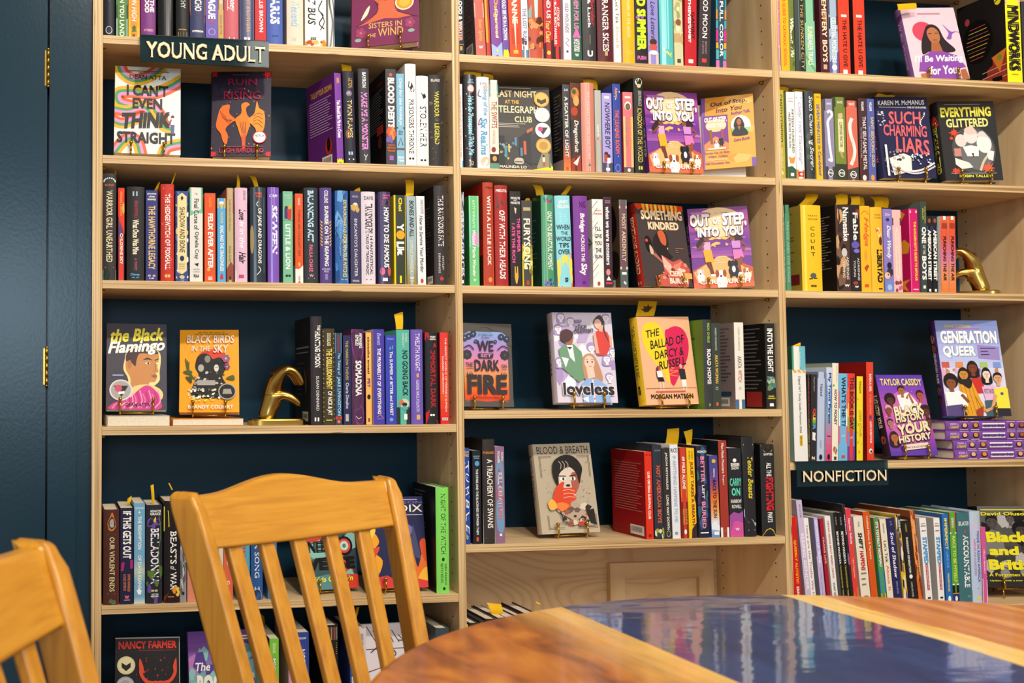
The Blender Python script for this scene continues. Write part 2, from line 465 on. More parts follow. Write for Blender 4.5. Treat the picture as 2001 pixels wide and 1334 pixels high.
# ------------------------------------------------------------------ round table with a blue resin river
def table_top():
    m, nt, b = node_mat('river_table_top')
    tc = nt.nodes.new('ShaderNodeTexCoord'); sp = nt.nodes.new('ShaderNodeSeparateXYZ')
    nt.links.new(tc.outputs['Object'], sp.inputs[0])
    # wandering banks of the river
    mpn = nt.nodes.new('ShaderNodeMapping'); mpn.inputs['Scale'].default_value = (2, 7, 1); nt.links.new(tc.outputs['Object'], mpn.inputs[0])
    nz = nt.nodes.new('ShaderNodeTexNoise'); nz.inputs['Scale'].default_value = 1; nz.inputs['Detail'].default_value = 3; nt.links.new(mpn.outputs[0], nz.inputs['Vector'])
    def math_(op, x, y):
        n = nt.nodes.new('ShaderNodeMath'); n.operation = op
        for i, v in enumerate((x, y)):
            if isinstance(v, (int, float)): n.inputs[i].default_value = v
            else: nt.links.new(v, n.inputs[i])
        return n.outputs[0]
    wob = math_('MULTIPLY', math_('SUBTRACT', nz.outputs['Fac'], .5), .05)
    xw = math_('ADD', sp.outputs['X'], wob)
    left = math_('GREATER_THAN', sp.outputs['X'], -.203)
    right = math_('LESS_THAN', xw, .115)
    river = math_('MULTIPLY', left, right)
    sapl = math_('MULTIPLY', math_('GREATER_THAN', xw, .115), math_('LESS_THAN', xw, .165))
    # wood grain runs along Y
    def grain(sc, stops, det=5, dist=1.0):
        mp = nt.nodes.new('ShaderNodeMapping'); mp.inputs['Scale'].default_value = sc; nt.links.new(tc.outputs['Object'], mp.inputs[0])
        n = nt.nodes.new('ShaderNodeTexNoise'); n.inputs['Scale'].default_value = 1; n.inputs['Detail'].default_value = det; n.inputs['Distortion'].default_value = dist
        nt.links.new(mp.outputs[0], n.inputs['Vector']); r = ramp(nt, stops); nt.links.new(n.outputs['Fac'], r.inputs['Fac']); return r.outputs['Color']
    wA = grain((16, 5.5, 3), [(0.3, '#5a3413'), (0.43, '#96541c'), (0.55, '#b56a22'), (0.7, '#cc8630')], 6, 1.6)
    wB = grain((40, 3, 3), [(0.3, '#a8622a'), (0.5, '#c47c3a'), (0.7, '#d8955a')], 4, .6)
    wS = grain((50, 4, 3), [(0.3, '#d9a64a'), (0.6, '#edc877'), (0.8, '#f3dca0')], 4, .6)
    blu = grain((14, 3, 2), [(0.25, '#16305c'), (0.5, '#1f3f74'), (0.75, '#2f5288')], 4, 1.0)
    def mix(f, a, c):
        n = nt.nodes.new('ShaderNodeMix'); n.data_type = 'RGBA'; nt.links.new(f, n.inputs[0]); nt.links.new(a, n.inputs[6]); nt.links.new(c, n.inputs[7]); return n.outputs[2]
    rightw = math_('GREATER_THAN', sp.outputs['X'], .0)
    col = mix(rightw, wA, wB); col = mix(sapl, col, wS)
    # pale sapwood near the left bank
    sb = nt.nodes.new('ShaderNodeMapRange'); sb.inputs['From Min'].default_value = -.30; sb.inputs['From Max'].default_value = -.205; nt.links.new(xw, sb.inputs['Value'])
    lw = math_('MULTIPLY', math_('LESS_THAN', sp.outputs['X'], -.203), math_('MULTIPLY', sb.outputs[0], .75))
    col = mix(lw, col, wS); col = mix(river, col, blu)
    nt.links.new(col, b.inputs['Base Color'])
    b.inputs['Roughness'].default_value = .34
    b.inputs['Coat Weight'].default_value = 1.0; b.inputs['Coat Roughness'].default_value = .05
    cw = math_('ADD', math_('MULTIPLY', river, .85), .15); nt.links.new(cw, b.inputs['Coat Weight'])
    mp3 = nt.nodes.new('ShaderNodeMapping'); mp3.inputs['Scale'].default_value = (9, 26, 1); nt.links.new(tc.outputs['Object'], mp3.inputs[0])
    n3 = nt.nodes.new('ShaderNodeTexNoise'); n3.inputs['Scale'].default_value = 1; nt.links.new(mp3.outputs[0], n3.inputs['Vector'])
    bp = nt.nodes.new('ShaderNodeBump'); bp.inputs['Strength'].default_value = .12; bp.inputs['Distance'].default_value = .004; nt.links.new(n3.outputs['Fac'], bp.inputs['Height'])
    nt.links.new(bp.outputs['Normal'], b.inputs['Coat Normal'])
    return m
TC, TR = (.74, -1.545), .618
tb = empty('round_table', (TC[0], TC[1], 0))
tag(tb, 'round wooden table with a glossy blue resin river, in front of the bookcase', 'table')
mb = MB(); N = 96
TT = table_top()
prof = [(0, .75), (TR - .008, .75), (TR - .002, .7475), (TR, .742), (TR, .722), (TR - .004, .715), (TR - .03, .712)]
for (r0, z0), (r1, z1) in zip(prof, prof[1:]):
    for k in range(N):
        a, b = 2 * pi * k / N, 2 * pi * (k + 1) / N
        if r0 == 0: mb.add([(0, 0, z0), (r1 * cos(a), r1 * sin(a), z1), (r1 * cos(b), r1 * sin(b), z1)], [(0, 1, 2)], TT)
        else: mb.add([(r0 * cos(a), r0 * sin(a), z0), (r1 * cos(a), r1 * sin(a), z1), (r1 * cos(b), r1 * sin(b), z1), (r0 * cos(b), r0 * sin(b), z0)], [(0, 1, 2, 3)], TT)
mb.add([((TR - .03) * cos(2 * pi * k / N), (TR - .03) * sin(2 * pi * k / N), .712) for k in range(N)], [tuple(range(N))[::-1]], TT)
mb.build('tabletop', tb)
BLACKM = M('#1d1c1b', .5, .6)
mb = MB(); mb.tube([(0, 0, .02), (0, 0, .712)], .045, BLACKM, 24); mb.build('pedestal', tb)
mb = MB(); mb.tube([(0, 0, .0004), (0, 0, .012), (0, 0, .03)], [.27, .27, .06], BLACKM, 40); mb.build('base', tb)

# ------------------------------------------------------------------ slat-back wooden chairs
def make_chair(label):
    root = empty('slat_back_chair'); tag(root, label, 'chair', 'honey oak slat-back chairs')
    W = .37                                                             # between the posts at the rail; x along the back, y to the front
    def y_back(z):                                                      # line of the reclined back
        pts = [(.0, -.02), (.40, .0), (.47, .0), (.8106, -.1063), (.92, -.1453)]
        for (a, ya), (b, yb) in zip(pts, pts[1:]):
            if z <= b: return ya + (yb - ya) * (z - a) / (b - a)
        return pts[-1][1]
    def splay(z): return (max(z, .45) - .8106) * .107
    for s in (0, 1):                                                    # back posts: leg below, reclined upright above
        mb = MB(); zs = [.0004, .12, .25, .38, .44, .48, .52, .56, .62, .68, .74, .79, .83, .86, .878, .888]
        rings = []
        for z in zs:
            t = max(0, (z - .45) / .45)
            wx = .027 - .003 * t; dy = .047
            if z > .865: wx -= (z - .865) * .3; dy -= (z - .865) * .35
            xc = (-.0125 - splay(z)) if s == 0 else W + .0125 + splay(z)
            y0 = y_back(z) + .002; dl = .36 if s == 0 else -.36            # the posts are turned a little toward the sitter
            ring = []
            for ax, ay in ((-1, -1), (1, -1), (1, 1), (-1, 1)):
                px, py = ax * wx / 2, ay * dy / 2
                ring.append((xc + px * cos(dl) + py * sin(dl), y0 - px * sin(dl) + py * cos(dl), z - (.006 if z > .87 and (ax < 0) == (s == 0) else 0)))
            rings.append(ring)
        vs = [p for r in rings for p in r]; n = len(rings)
        fs = [(i * 4 + k, i * 4 + (k + 1) % 4, (i + 1) * 4 + (k + 1) % 4, (i + 1) * 4 + k) for i in range(n - 1) for k in range(4)] + [(3, 2, 1, 0), tuple((n - 1) * 4 + k for k in range(4))]
        mb.add(vs, fs, HONEY_L, True); bevel(mb.build('back_post', root), .006, 4)
    # crest rail, bowed in plan and humped along its top
    mb = MB(); n = 28; g = [[], [], [], []]
    for i in range(n + 1):
        u = i / n; bow = -.016 * (1 - (2 * u - 1) ** 2)
        hump = .5 + .5 * cos(2 * pi * min(max((u - .47) / .80, -.5), .5)); ztop = .880 + .020 * hump; zb = .8106 - .005 * sin(pi * u)
        for k, (z, dy) in enumerate(((zb, -.010), (zb, .014), (ztop, .012), (ztop, -.010))):
            x = -splay(z) + (W + 2 * splay(z)) * u
            g[k].append((x, y_back(z) + bow + dy, z))
    vs = [g[k][i] for i in range(n + 1) for k in range(4)]
    fs = [(i * 4 + k, i * 4 + (k + 1) % 4, (i + 1) * 4 + (k + 1) % 4, (i + 1) * 4 + k) for i in range(n) for k in range(4)] + [(0, 1, 2, 3), (n * 4 + 3, n * 4 + 2, n * 4 + 1, n * 4)]
    mb.add(vs, fs, HONEY_R, True); bevel(mb.build('crest_rail', root), .006, 3)
    for k in range(5):                                                  # five slats
        uc = .139 + .177 * k; mb = MB(); rings = []
        for i in range(13):
            z = .47 + (.812 - .47) * i / 12; t = i / 12
            bow = -.016 * (1 - (2 * uc - 1) ** 2) * t; y0 = y_back(z) + bow; hw = .0132
            x = -splay(z) + (W + 2 * splay(z)) * uc
            rings.append([(x - hw, y0 - .007, z), (x + hw, y0 - .007, z), (x + hw, y0 + .007, z), (x - hw, y0 + .007, z)])
        vs = [p for r in rings for p in r]; m_ = len(rings)
        fs = [(i * 4 + q, i * 4 + (q + 1) % 4, (i + 1) * 4 + (q + 1) % 4, (i + 1) * 4 + q) for i in range(m_ - 1) for q in range(4)] + [(3, 2, 1, 0), tuple((m_ - 1) * 4 + q for q in range(4))]
        mb.add(vs, fs, HONEY_L, True); bevel(mb.build('slat', root), .004, 3)
    mb = MB(); mb.box((-.03, .0, .425), (W + .03, .40, .455), HONEY); bevel(mb.build('seat', root), .012, 3)
    for x in (-.02, W - .015):
        mb = MB(); mb.tube([(x + .017, .365, .0004), (x + .017, .365, .426)], [.014, .019], HONEY_L, 12); mb.build('leg', root)
    mb = MB(); mb.box((-.001, -.012, .44), (W + .001, .012, .48), HONEY_R); bevel(mb.build('lower_rail', root), .004); 
    for x in (-.012, W + .012):
        mb = MB(); mb.tube([(x, -.005, .20), (x, .365, .20)], .010, HONEY_L, 10); mb.build('stretcher', root)
    for o in root.children:                                             # the sitter faces -Y
        o.data.transform(Matrix.Diagonal((1, -1, 1, 1))); o.data.flip_normals()
    return root
def place_chair(root, P, ang, rail_z=.812):
    """P is the floor plan point of the rail's near lower corner, ang the direction of the back"""
    root.rotation_euler = (0, 0, ang)
    yb = .1063
    off = Matrix.Rotation(ang, 3, 'Z') @ Vector((0, yb, 0))
    root.location = (P[0] - off.x, P[1] - off.y, 0)
ch1 = make_chair('honey oak slat-back chair at the round table, its whole back in view')
ANG1 = .5298
place_chair(ch1, (.1065, -.810), ANG1)
ch2 = make_chair('honey oak slat-back chair by the navy door, cut off by the left edge')
pf = atz(103, 1222, .8106); pl = atz(0, 1291, .8106)
a2 = math.atan2(pf.y - pl.y, pf.x - pl.x)
place_chair(ch2, (pf.x - .37 * cos(a2), pf.y - .37 * sin(a2)), a2)
# ------------------------------------------------------------------ books standing spine-out, shelf by shelf
# B(x0, x1, top, colour, description, spine marks, ...): photo columns of the spine at mid height and row of its top edge
W_, K_ = '#f2efe8', '#1d1a1a'
def B(x0, x1, top, col, desc, spine=(), lean=0, k='p', d=.14, back=(), yo=.012, yaw=0, bc=None, h=None, rough=.42):
    return dict(x0=x0, x1=x1, top=top, col=col, desc=desc, spine=spine, lean=lean, k=k, d=d, back=back, yo=yo, yaw=yaw, bc=bc, h=h, rough=rough)
def LG(a, col='#f2efe8', r=.16): return E(.5, a, r, r * .14, col, 12)          # small publisher's roundel
def BX(a, col='#f2efe8'): return Q(a, a + .035, col, .3, .7)                     # small publisher's box
def lines(a0, a1, n, col, c0=.12, c1=.86, seed=1):
    rnd = random.Random(seed); out = []
    for i in range(n):
        a = a0 + (a1 - a0) * i / n
        out.append(Q(a, a + (a1 - a0) / n * .32, col, c0, c1 - rnd.random() * .18))
    return S(*out)
def barcode(c0=.62, c1=.9, a0=.84, a1=.96): return S(Q(a0, a1, '#ece8e0', c0, c1), *[Q(a0 + .02, a1 - .03, '#2a2826', c0 + .03 + i * .027, c0 + .042 + i * .027) for i in range(int((c1 - c0 - .05) / .027))])
def scatter(n, cols, seed, c0=0., c1=1., a0=0., a1=1., r=.1, ar=.14):
    rnd = random.Random(seed); out = []
    for i in range(n):
        c, a, q = c0 + rnd.random() * (c1 - c0), a0 + rnd.random() * (a1 - a0), r * (.5 + rnd.random())
        t = rnd.random() * 6.28
        out.append(P([(c + q * cos(t + 2 * pi * j / 5) * (1, .6)[j % 2], a + q * ar * sin(t + 2 * pi * j / 5)) for j in range(5)], cols[i % len(cols)]))
    return S(*out)

SHELVES = {}
SHELVES[(1, 1)] = [
 B(198, 224, -110, '#22242c', 'glossy black book with silver art', [P([(.2, .2), (.6, .3), (.8, .5), (.5, .62), (.3, .5)], '#8d8f97'), LG(.93, '#c9ccd4', .3), LG(.93, '#22242c', .24)], k='h'),
 B(227, 250, -95, '#4f7a3d', 'green banded book with pale lettering', [Q(.62, .78, '#2c4a33'), Q(.78, 1, '#7fa58c'), V('WHEN YOU LAND', .38, .985, '#dfe6cf', .3, .7)]),
 B(251, 273, -90, '#ef8f2a', 'orange book with green leaf', [G(.5, 1, ['#ef8f2a', '#f5c12e']), V('E ON HIGH', .45, .8, W_, .28, .74, .01, .15), P([(.3, .88), (.5, .84), (.7, .87), (.62, .9), (.75, .92), (.5, .92), (.28, .93), (.38, .9)], '#3e6b32'), Q(.95, .98, '#7a4a1c', .35, .6)]),
 B(275, 304, -85, '#7a3a7d', 'thick purple book with white lettering', [V('SEES THE', .35, .68, W_, .6, .9, .03), V('PHOOD', .42, .69, W_, .26, .56, .03), H('ATTEBERRY', .885, .915, '#e7a8c0', .2, .85)], k='h'),
 B(309, 338, -80, '#131315', 'glossy black book without lettering', [], k='h', rough=.2),
 B(344, 369, -85, '#232324', 'black book with gold foot', [V('ANARCHY', .3, .62, '#d9d6cf', .35, .72, .005), H('BOOKS', .865, .88, '#d8ad55', .2, .8), Q(.9, .985, '#a9853f', .15, .85), Q(.9, .985, '#6d5526', .3, .36), Q(.9, .985, '#6d5526', .55, .62)], k='h'),
 B(371, 401, -80, '#3a3f63', 'orange and navy sunset book', [G(0, .68, ['#d97a3a', '#e8924a']), P([(0, .64), (.4, .68), (1, .7), (1, .78), (.6, .7), (0, .69)], '#7a3f45'), V('CHO', .5, .64, W_, .3, .75, .02), H('HYPERION', .87, .895, W_, .15, .85, .03)], k='h'),
 B(402, 426, -85, '#6a58a8', 'violet book with bold white lettering', [V('LEAGUE', .4, .73, W_, .2, .8, .035), E(.5, .76, .2, .014, '#c8404a'), LG(.88, '#a997d8', .3), LG(.88, '#6a58a8', .24)]),
 B(426, 437, -70, '#c49c62', 'slim tan book with photograph', [Q(.4, .58, '#6a5a4a'), E(.5, .48, .3, .03, '#c9bba6'), V('SEEING BETTER', .65, .9, '#8a6a3a', .3, .7, 0)]),
 B(438, 466, -80, '#c4626c', 'rose pink book with white script', [V('Mooney', .36, .63, W_, .25, .8, .012, .3), L([(.22, .36), (.22, .62)], .03, W_), BX(.935)], k='h'),
 B(468, 496, -85, '#474b6c', 'slate blue glossy book', [G(0, 1, ['#3d4162', '#5b6088', '#474b6c']), V('NIGHT BROTHERS', .38, .87, '#c98f68', .45, .68, .005), BX(.93)], k='h', rough=.25),
 B(498, 520, -88, '#c4222a', 'bright red book with white lettering', [V('LESLIE HOLLIS BROWN', .2, .86, W_, .38, .72, .02), Q(.965, 1, '#d9a23a')]),
 B(521, 552, -80, '#4a62ad', 'blue book with large white lettering', [V('ICARUS', .35, .76, W_, .2, .8, .035), H('BALZER', .89, .905, '#26335f', .3, .7)], k='h'),
 B(560, 592, -70, '#e6cfba', 'beige book with light blue script', [V('Weekends', .46, .77, '#7fb4d8', .25, .75, .01, .35), Q(.9, .945, '#c9bcb4', .3, .55)], k='h'),
 B(596, 637, -90, '#f3eee4', 'cream book with black handwriting', [V('7 BUS', .5, .765, K_, .12, .48, .012, .15), L(smooth([(.8, .5), (.62, .6), (.85, .66), (.65, .75), (.9, .8)]), .05, K_), L(smooth([(.7, .62), (.9, .72), (.7, .82)]), .04, K_), scatter(14, ['#d98a2a', '#e6b23c', '#b8472a'], 4, 0, 1, .93, 1, .12), H('EEE', .9, .925, K_, .25, .5)], k='h'),
 B(641, 653, -75, '#d9d6d2', 'slim black and white striped book', [L(smooth([(.3, 0), (.7, .2), (.2, .45), (.7, .7), (.3, 1)]), .3, K_), L(smooth([(.9, 0), (.6, .3), (.95, .6), (.8, 1)]), .2, K_)], rough=.2),
]
SHELVES[(2, 1)] = [
 B(891, 906, -95, '#20242a', 'black book with white and red lettering', [V('BLOOD & WATER', .42, .86, W_, .2, .75, .03), V('WATER', .68, .86, '#d98a80', .2, .75, .03), Q(.885, .96, '#20242a'), Q(.89, .895, '#c9a24a', .1, .9), Q(.91, .95, '#c9a24a', .35, .7)]),
 B(926, 945, -80, '#c2655a', 'dusty red book with yellow title', [Q(.45, .6, '#d8a090'), V('Sister Spirits', .62, .84, '#e8b43c', .3, .75, .01, .1), H('W', .89, .92, W_, .3, .7, .03)], lean=2.2, back=[Q(0, 1, '#6b5855'), lines(.2, .8, 14, '#8d7a76'), barcode()], bc='#6b5855'),
 B(947, 955, -75, '#b8402f', 'slim red and yellow book', [Q(0, .85, '#cfa012', .0, .5)], lean=2.2),
 B(957, 978, -78, '#7d4898', 'purple book with yellow lettering', [V('Dangerous', .4, .8, '#f0b040', .3, .75, .02), V('Charmed', .5, .8, '#f6ead0', .45, .7, .01), P([(0, .86), (.5, .9), (1, .84), (1, 1), (0, 1)], '#9fb4e2'), E(.5, .93, .12, .012, '#e8c860')], lean=2),
 B(979, 991, -80, '#6a4f9c', 'violet paperback with white lettering', [V('SHOULD SEE ME IN A CROWN', .38, .82, W_, .2, .8, .02), scatter(6, ['#f2da2c'], 3, 0, 1, .96, 1, .3)], lean=2),
 B(993, 1016, -85, '#dc4a24', 'orange-red book with cream lettering', [V('ANNE', .4, .66, '#f6e6d0', .3, .75, .03), P([(.4, .6), (.6, .6), (.52, .95)], '#f6e6d0'), Q(.7, .86, '#c23c1c', .2, .8), BX(.92, '#e8b43c')], lean=1.5),
 B(1018, 1030.5, -82, '#eeecea', 'white book with blue lettering', [V('THE LOST RUNES', .5, .86, '#3d5a86', .2, .8, .012), scatter(5, ['#7a3038', '#2a3038'], 8, .1, .9, .8, .9, .2), Q(.91, 1, '#5d7a96')], lean=.6),
 B(1032, 1060, -95, '#b9503a', 'brick red book with pale tower', [Q(0, .62, '#c8412f'), P([(0, .55), (.2, .5), (.2, .62), (0, .62)], '#7fa39a'), P([(.35, .3), (.65, .3), (.6, .62), (.4, .62)], '#b8dcd4'), Q(.62, .9, '#b9703a'), scatter(16, ['#5a2f1c', '#d98f50'], 5, 0, 1, .63, .9, .2), Q(.9, 1, '#a89a90')], k='h'),
 B(1062, 1080, -85, '#b2262c', 'red book with yellow script', [V('AND US', .35, .6, W_, .3, .75, .02), V('Your Chant', .62, .83, '#f0c860', .2, .75, .015, .2), P([(0, .84), (1, .8), (1, 1), (0, 1)], '#2a211f'), E(.5, .93, .2, .02, '#f0c23c')]),
 B(1081, 1094, -90, '#c02a2e', 'red and black two-tone book', [V('ATTACK OF', .5, .68, W_, .55, .88, .02), V('THE BLACK RECTANGLES', .36, .85, W_, .12, .45, .02), Q(.87, 1, '#26211f')]),
 B(1100, 1115, -85, '#e2d3dc', 'pale pink book with pencil lettering', [V('OLD WOUNDS', .45, .73, '#4a4044', .25, .7, 0, .1), L(smooth([(.3, .78), (.7, .8), (.3, .83), (.7, .86)]), .05, '#4a4044'), Q(.9, .92, '#4a4044', .35, .6)]),
 B(1116, 1135, -90, '#2f5a46', 'dark green book with pink dress', [V('THEM FOR US', .38, .7, '#e884b4', .25, .75, .02, .1), P([(.4, .7), (.6, .7), (.9, .78), (.1, .78)], '#e667ad'), V('HAYLEY KIYOKO', .79, .91, W_, .2, .8, .02), H('W', .925, .955, W_, .3, .7, .02)]),
 B(1137, 1163, -95, '#3a383a', 'charcoal book with red lettering', [V('Murder', .38, .68, '#c8323c', .6, .9, .01, .25), V('& Luck', .42, .7, W_, .36, .58, .02), L([(.5, .76), (.5, .84)], .04, '#a0904c'), H('U', .9, .955, W_, .3, .7, .04)], k='h'),
 B(1166, 1196, -95, '#5a1f26', 'maroon framed book with white lettering', [Q(0, .97, '#33292a', .2, .8), V('STRANGER SKIES', .36, .9, W_, .3, .68, .012), Q(.9, .94, '#b6a26c', .42, .6)], k='h'),
 B(1198, 1212, -85, '#f6f2ea', 'white book with orange lettering', [V("Let's Talk", .4, .63, '#3a3432', .3, .75, .005), V('About It', .65, .86, '#e8a070', .3, .75, .005)]),
 B(1215, 1239, -90, '#f0ab1e', 'yellow and blue two-tone book', [V('CHALLENGES OF THE GODS', .3, .76, '#f8e0a0', .35, .6, .005), Q(.78, 1, '#4a72c4'), H('LQ', .88, .92, '#d8c46c', .3, .75, .01)], k='h'),
 B(1240, 1264, -90, '#25222b', 'black book with neon lettering', [V('DEAD SUMMER', .22, .87, '#c8f52a', .15, .88, .045), scatter(4, ['#9a5ab4'], 9, .2, .8, .55, .6, .1), H('PUSH', .92, .955, '#ec6cb4', .15, .85, .03)]),
 B(1265, 1285, -80, '#8c84c4', 'lilac book with two figures', [V('Love Letters', .4, .75, '#2a2638', .3, .75, .005, .3), E(.5, .78, .35, .03, '#4a2a24'), E(.5, .83, .4, .03, '#c8504a'), Q(.88, 1, '#e3b8b4'), E(.5, .88, .4, .02, '#f0e8e4')]),
 B(1288, 1314, -85, '#4fb5b8', 'glossy turquoise book', [Q(0, .85, '#8fd8d8', .35, .62), scatter(6, ['#c8d06c'], 2, .2, .8, .85, .92, .1)], k='h', rough=.2),  # pale centre strip is a gloss highlight put into the spine colour
 B(1316, 1333, -85, '#c5c39a', 'cream and olive patterned book', [scatter(12, ['#a8a468', '#d8d4b0', '#8f9a5c'], 11, 0, 1, .1, .75, .3), E(.5, .6, .3, .03, '#8a4a3a'), Q(.7, .78, '#c09a6a'), BX(.93, '#4a4a3c')]),
 B(1338.5, 1361, -85, '#b8222a', 'red book with black and white lettering', [V("THIEVES'", .38, .62, W_, .25, .5, .03), V('GAMBIT', .5, .75, K_, .55, .82, .02), V('GAMBIT', .62, .78, W_, .28, .5, .03), BX(.93, '#e8d8d0')], lean=-1.5),
 B(1367, 1389, -90, '#3a3033', 'charcoal book with serif lettering', [V('BLOOD MOON', .28, .74, W_, .28, .72, .008), V('BRITNEY', .77, .88, '#a89a98', .55, .7, 0), V('S LEWIS', .77, .88, '#a89a98', .3, .45, 0), BX(.92, '#c8403c')], lean=-3),
 B(1399, 1419, -95, '#2a4a5c', 'colourful tile patterned book', [Q(0, .5, '#3f8fae'), Q(.5, .58, '#e08a2a'), Q(.59, .66, '#4a9cae'), Q(.67, .77, '#cf2f86'), Q(.78, .83, '#d8a02a'), Q(.84, .92, '#4aa6b0'), Q(.93, 1, '#c86ca8'), V('IN FULL COLOR', .32, .9, W_, .35, .68, .02)], lean=-1.5),
]
SHELVES[(3, 1)] = [
 B(1519, 1523, -95, '#d99ac0', 'slim pink and purple book', [V('Only Mostly Devastated', .42, .78, '#a8206c', .2, .8, .01, .2), Q(.8, 1, '#4a3a70'), BX(.95)]),
 B(1524, 1541, -85, '#f0b026', 'yellow-orange book with red lettering', [V("THE LESBIANA'S GUIDE TO CATHOLIC SCHOOL", .12, .95, '#d8502a', .3, .66, .012)]),
 B(1541, 1551, -70, '#6f7a3a', 'slim olive book with brush lettering', [V('Wisdom Wu', .5, .86, '#e4ead0', .2, .9, .03, .2), scatter(8, ['#4f5a28'], 5, 0, 1, 0, 1, .4)]),
 B(1552, 1571, -88, '#26332e', 'dark green book with gold lettering', [Q(0, .9, '#5c6a66', .3, .42), V('INTO THE SUNKEN CITY', .24, .97, '#cfa65a', .5, .85, .008)], k='h'),
 B(1572, 1591, -85, '#86bf9a', 'mint swirl book with pale lettering', [Q(0, .57, '#2f4a3c'), P([(0, .6), (1, .55), (1, 1), (0, 1)], '#86bf9a'), L(smooth([(0, .7), (.6, .76), (1, .9)]), .2, '#7ab4c8'), L(smooth([(0, .85), (.5, .92), (1, .98)]), .2, '#6fa070'), V('SUNBEARER TRIALS', .6, .93, '#f0ecc8', .25, .75, .015)]),
 B(1601, 1618, -88, '#4f2228', 'maroon book with cream lettering', [P([(.2, .48), (.5, .52), (.8, .48), (.5, .57)], '#b8783c'), V('CEMETERY BOYS', .32, .9, '#efd9b4', .25, .8, .02), Q(.92, .96, '#c8a890', .3, .7)]),
 B(1619, 1636, -86, '#9fb3c8', 'blue-grey streaked book', [Q(0, .5, '#3a4048'), P([(0, .52), (1, .5), (1, .58), (0, .62)], '#2a2e38'), L([(0, .7), (1, .62)], .2, '#4a5a70'), V('CELESTIAL MONSTERS', .52, .9, '#eef2ec', .25, .78, .02), P([(0, .9), (1, .8), (1, 1), (0, 1)], '#5a5ca0'), E(.5, .94, .3, .024, W_)]),
 B(1638, 1659, -84, '#dd432c', 'red-orange book with black lettering', [Q(.49, .51, W_, .25, .75), V('THE HATE U GIVE', .53, .93, '#3a1c18', .35, .72, .015), BX(.955)]),
 B(1667, 1689, -84, '#dd432c', 'red-orange book with black lettering', [Q(.49, .51, W_, .25, .75), V('THE HATE U GIVE', .53, .93, '#3a1c18', .35, .72, .015), BX(.955)], back=[Q(0, 1, '#26211f'), barcode()], bc='#26211f'),
 B(1966, 1995, -20, '#f2e522', 'black book with neon yellow spine', [Q(0, .16, '#e8b8a0'), V('MINDWORKS', .17, .87, '#211d1a', .12, .9, .06), H('POSTON', .9, .915, '#7a6a20', .3, .7)], bc='#1e1b1a', yo=.008,
   back=[E(.42, .45, .32, .24, '#120f0e', 28), S(*[L([(.18 + .02 * abs(i - 4), .3 + i * .042), (.68 - .03 * abs(i - 3), .29 + i * .042)], .012, ('#c84a5c', '#c8d03c', '#b0526a', '#d8c840')[i % 4]) for i in range(9)]), E(.86, .08, .07, .055, '#e8e02a'), L([(.8, .1), (.9, .06)], .02, '#1e1b1a'), E(.22, .2, .05, .04, '#b0404c'), P([(.5, .98), (.5, .88), (.6, .86), (.6, .8), (.72, .76), (.72, .7), (1, .64), (1, 1)], '#9a3a2c'), S(*[L([(.5, .7 + i * .06), (1, .67 + i * .06)], .012, '#e0b49a') for i in range(2, 5)]), P([(.7, .68), (1, .62), (.86, .86)], '#e0812c'), E(.86, .7, .05, .03, '#6f9a3c'), Q(.9, .95, '#16120f', .7, .9)]),
 B(1998, 2024, 4, '#2b2c32', 'dark slate book by the right upright', [V('A HEIST', .25, .5, W_, .5, .8), Q(.5, .52, '#b8502a'), Q(.7, .72, '#b8502a')], k='h'),
]
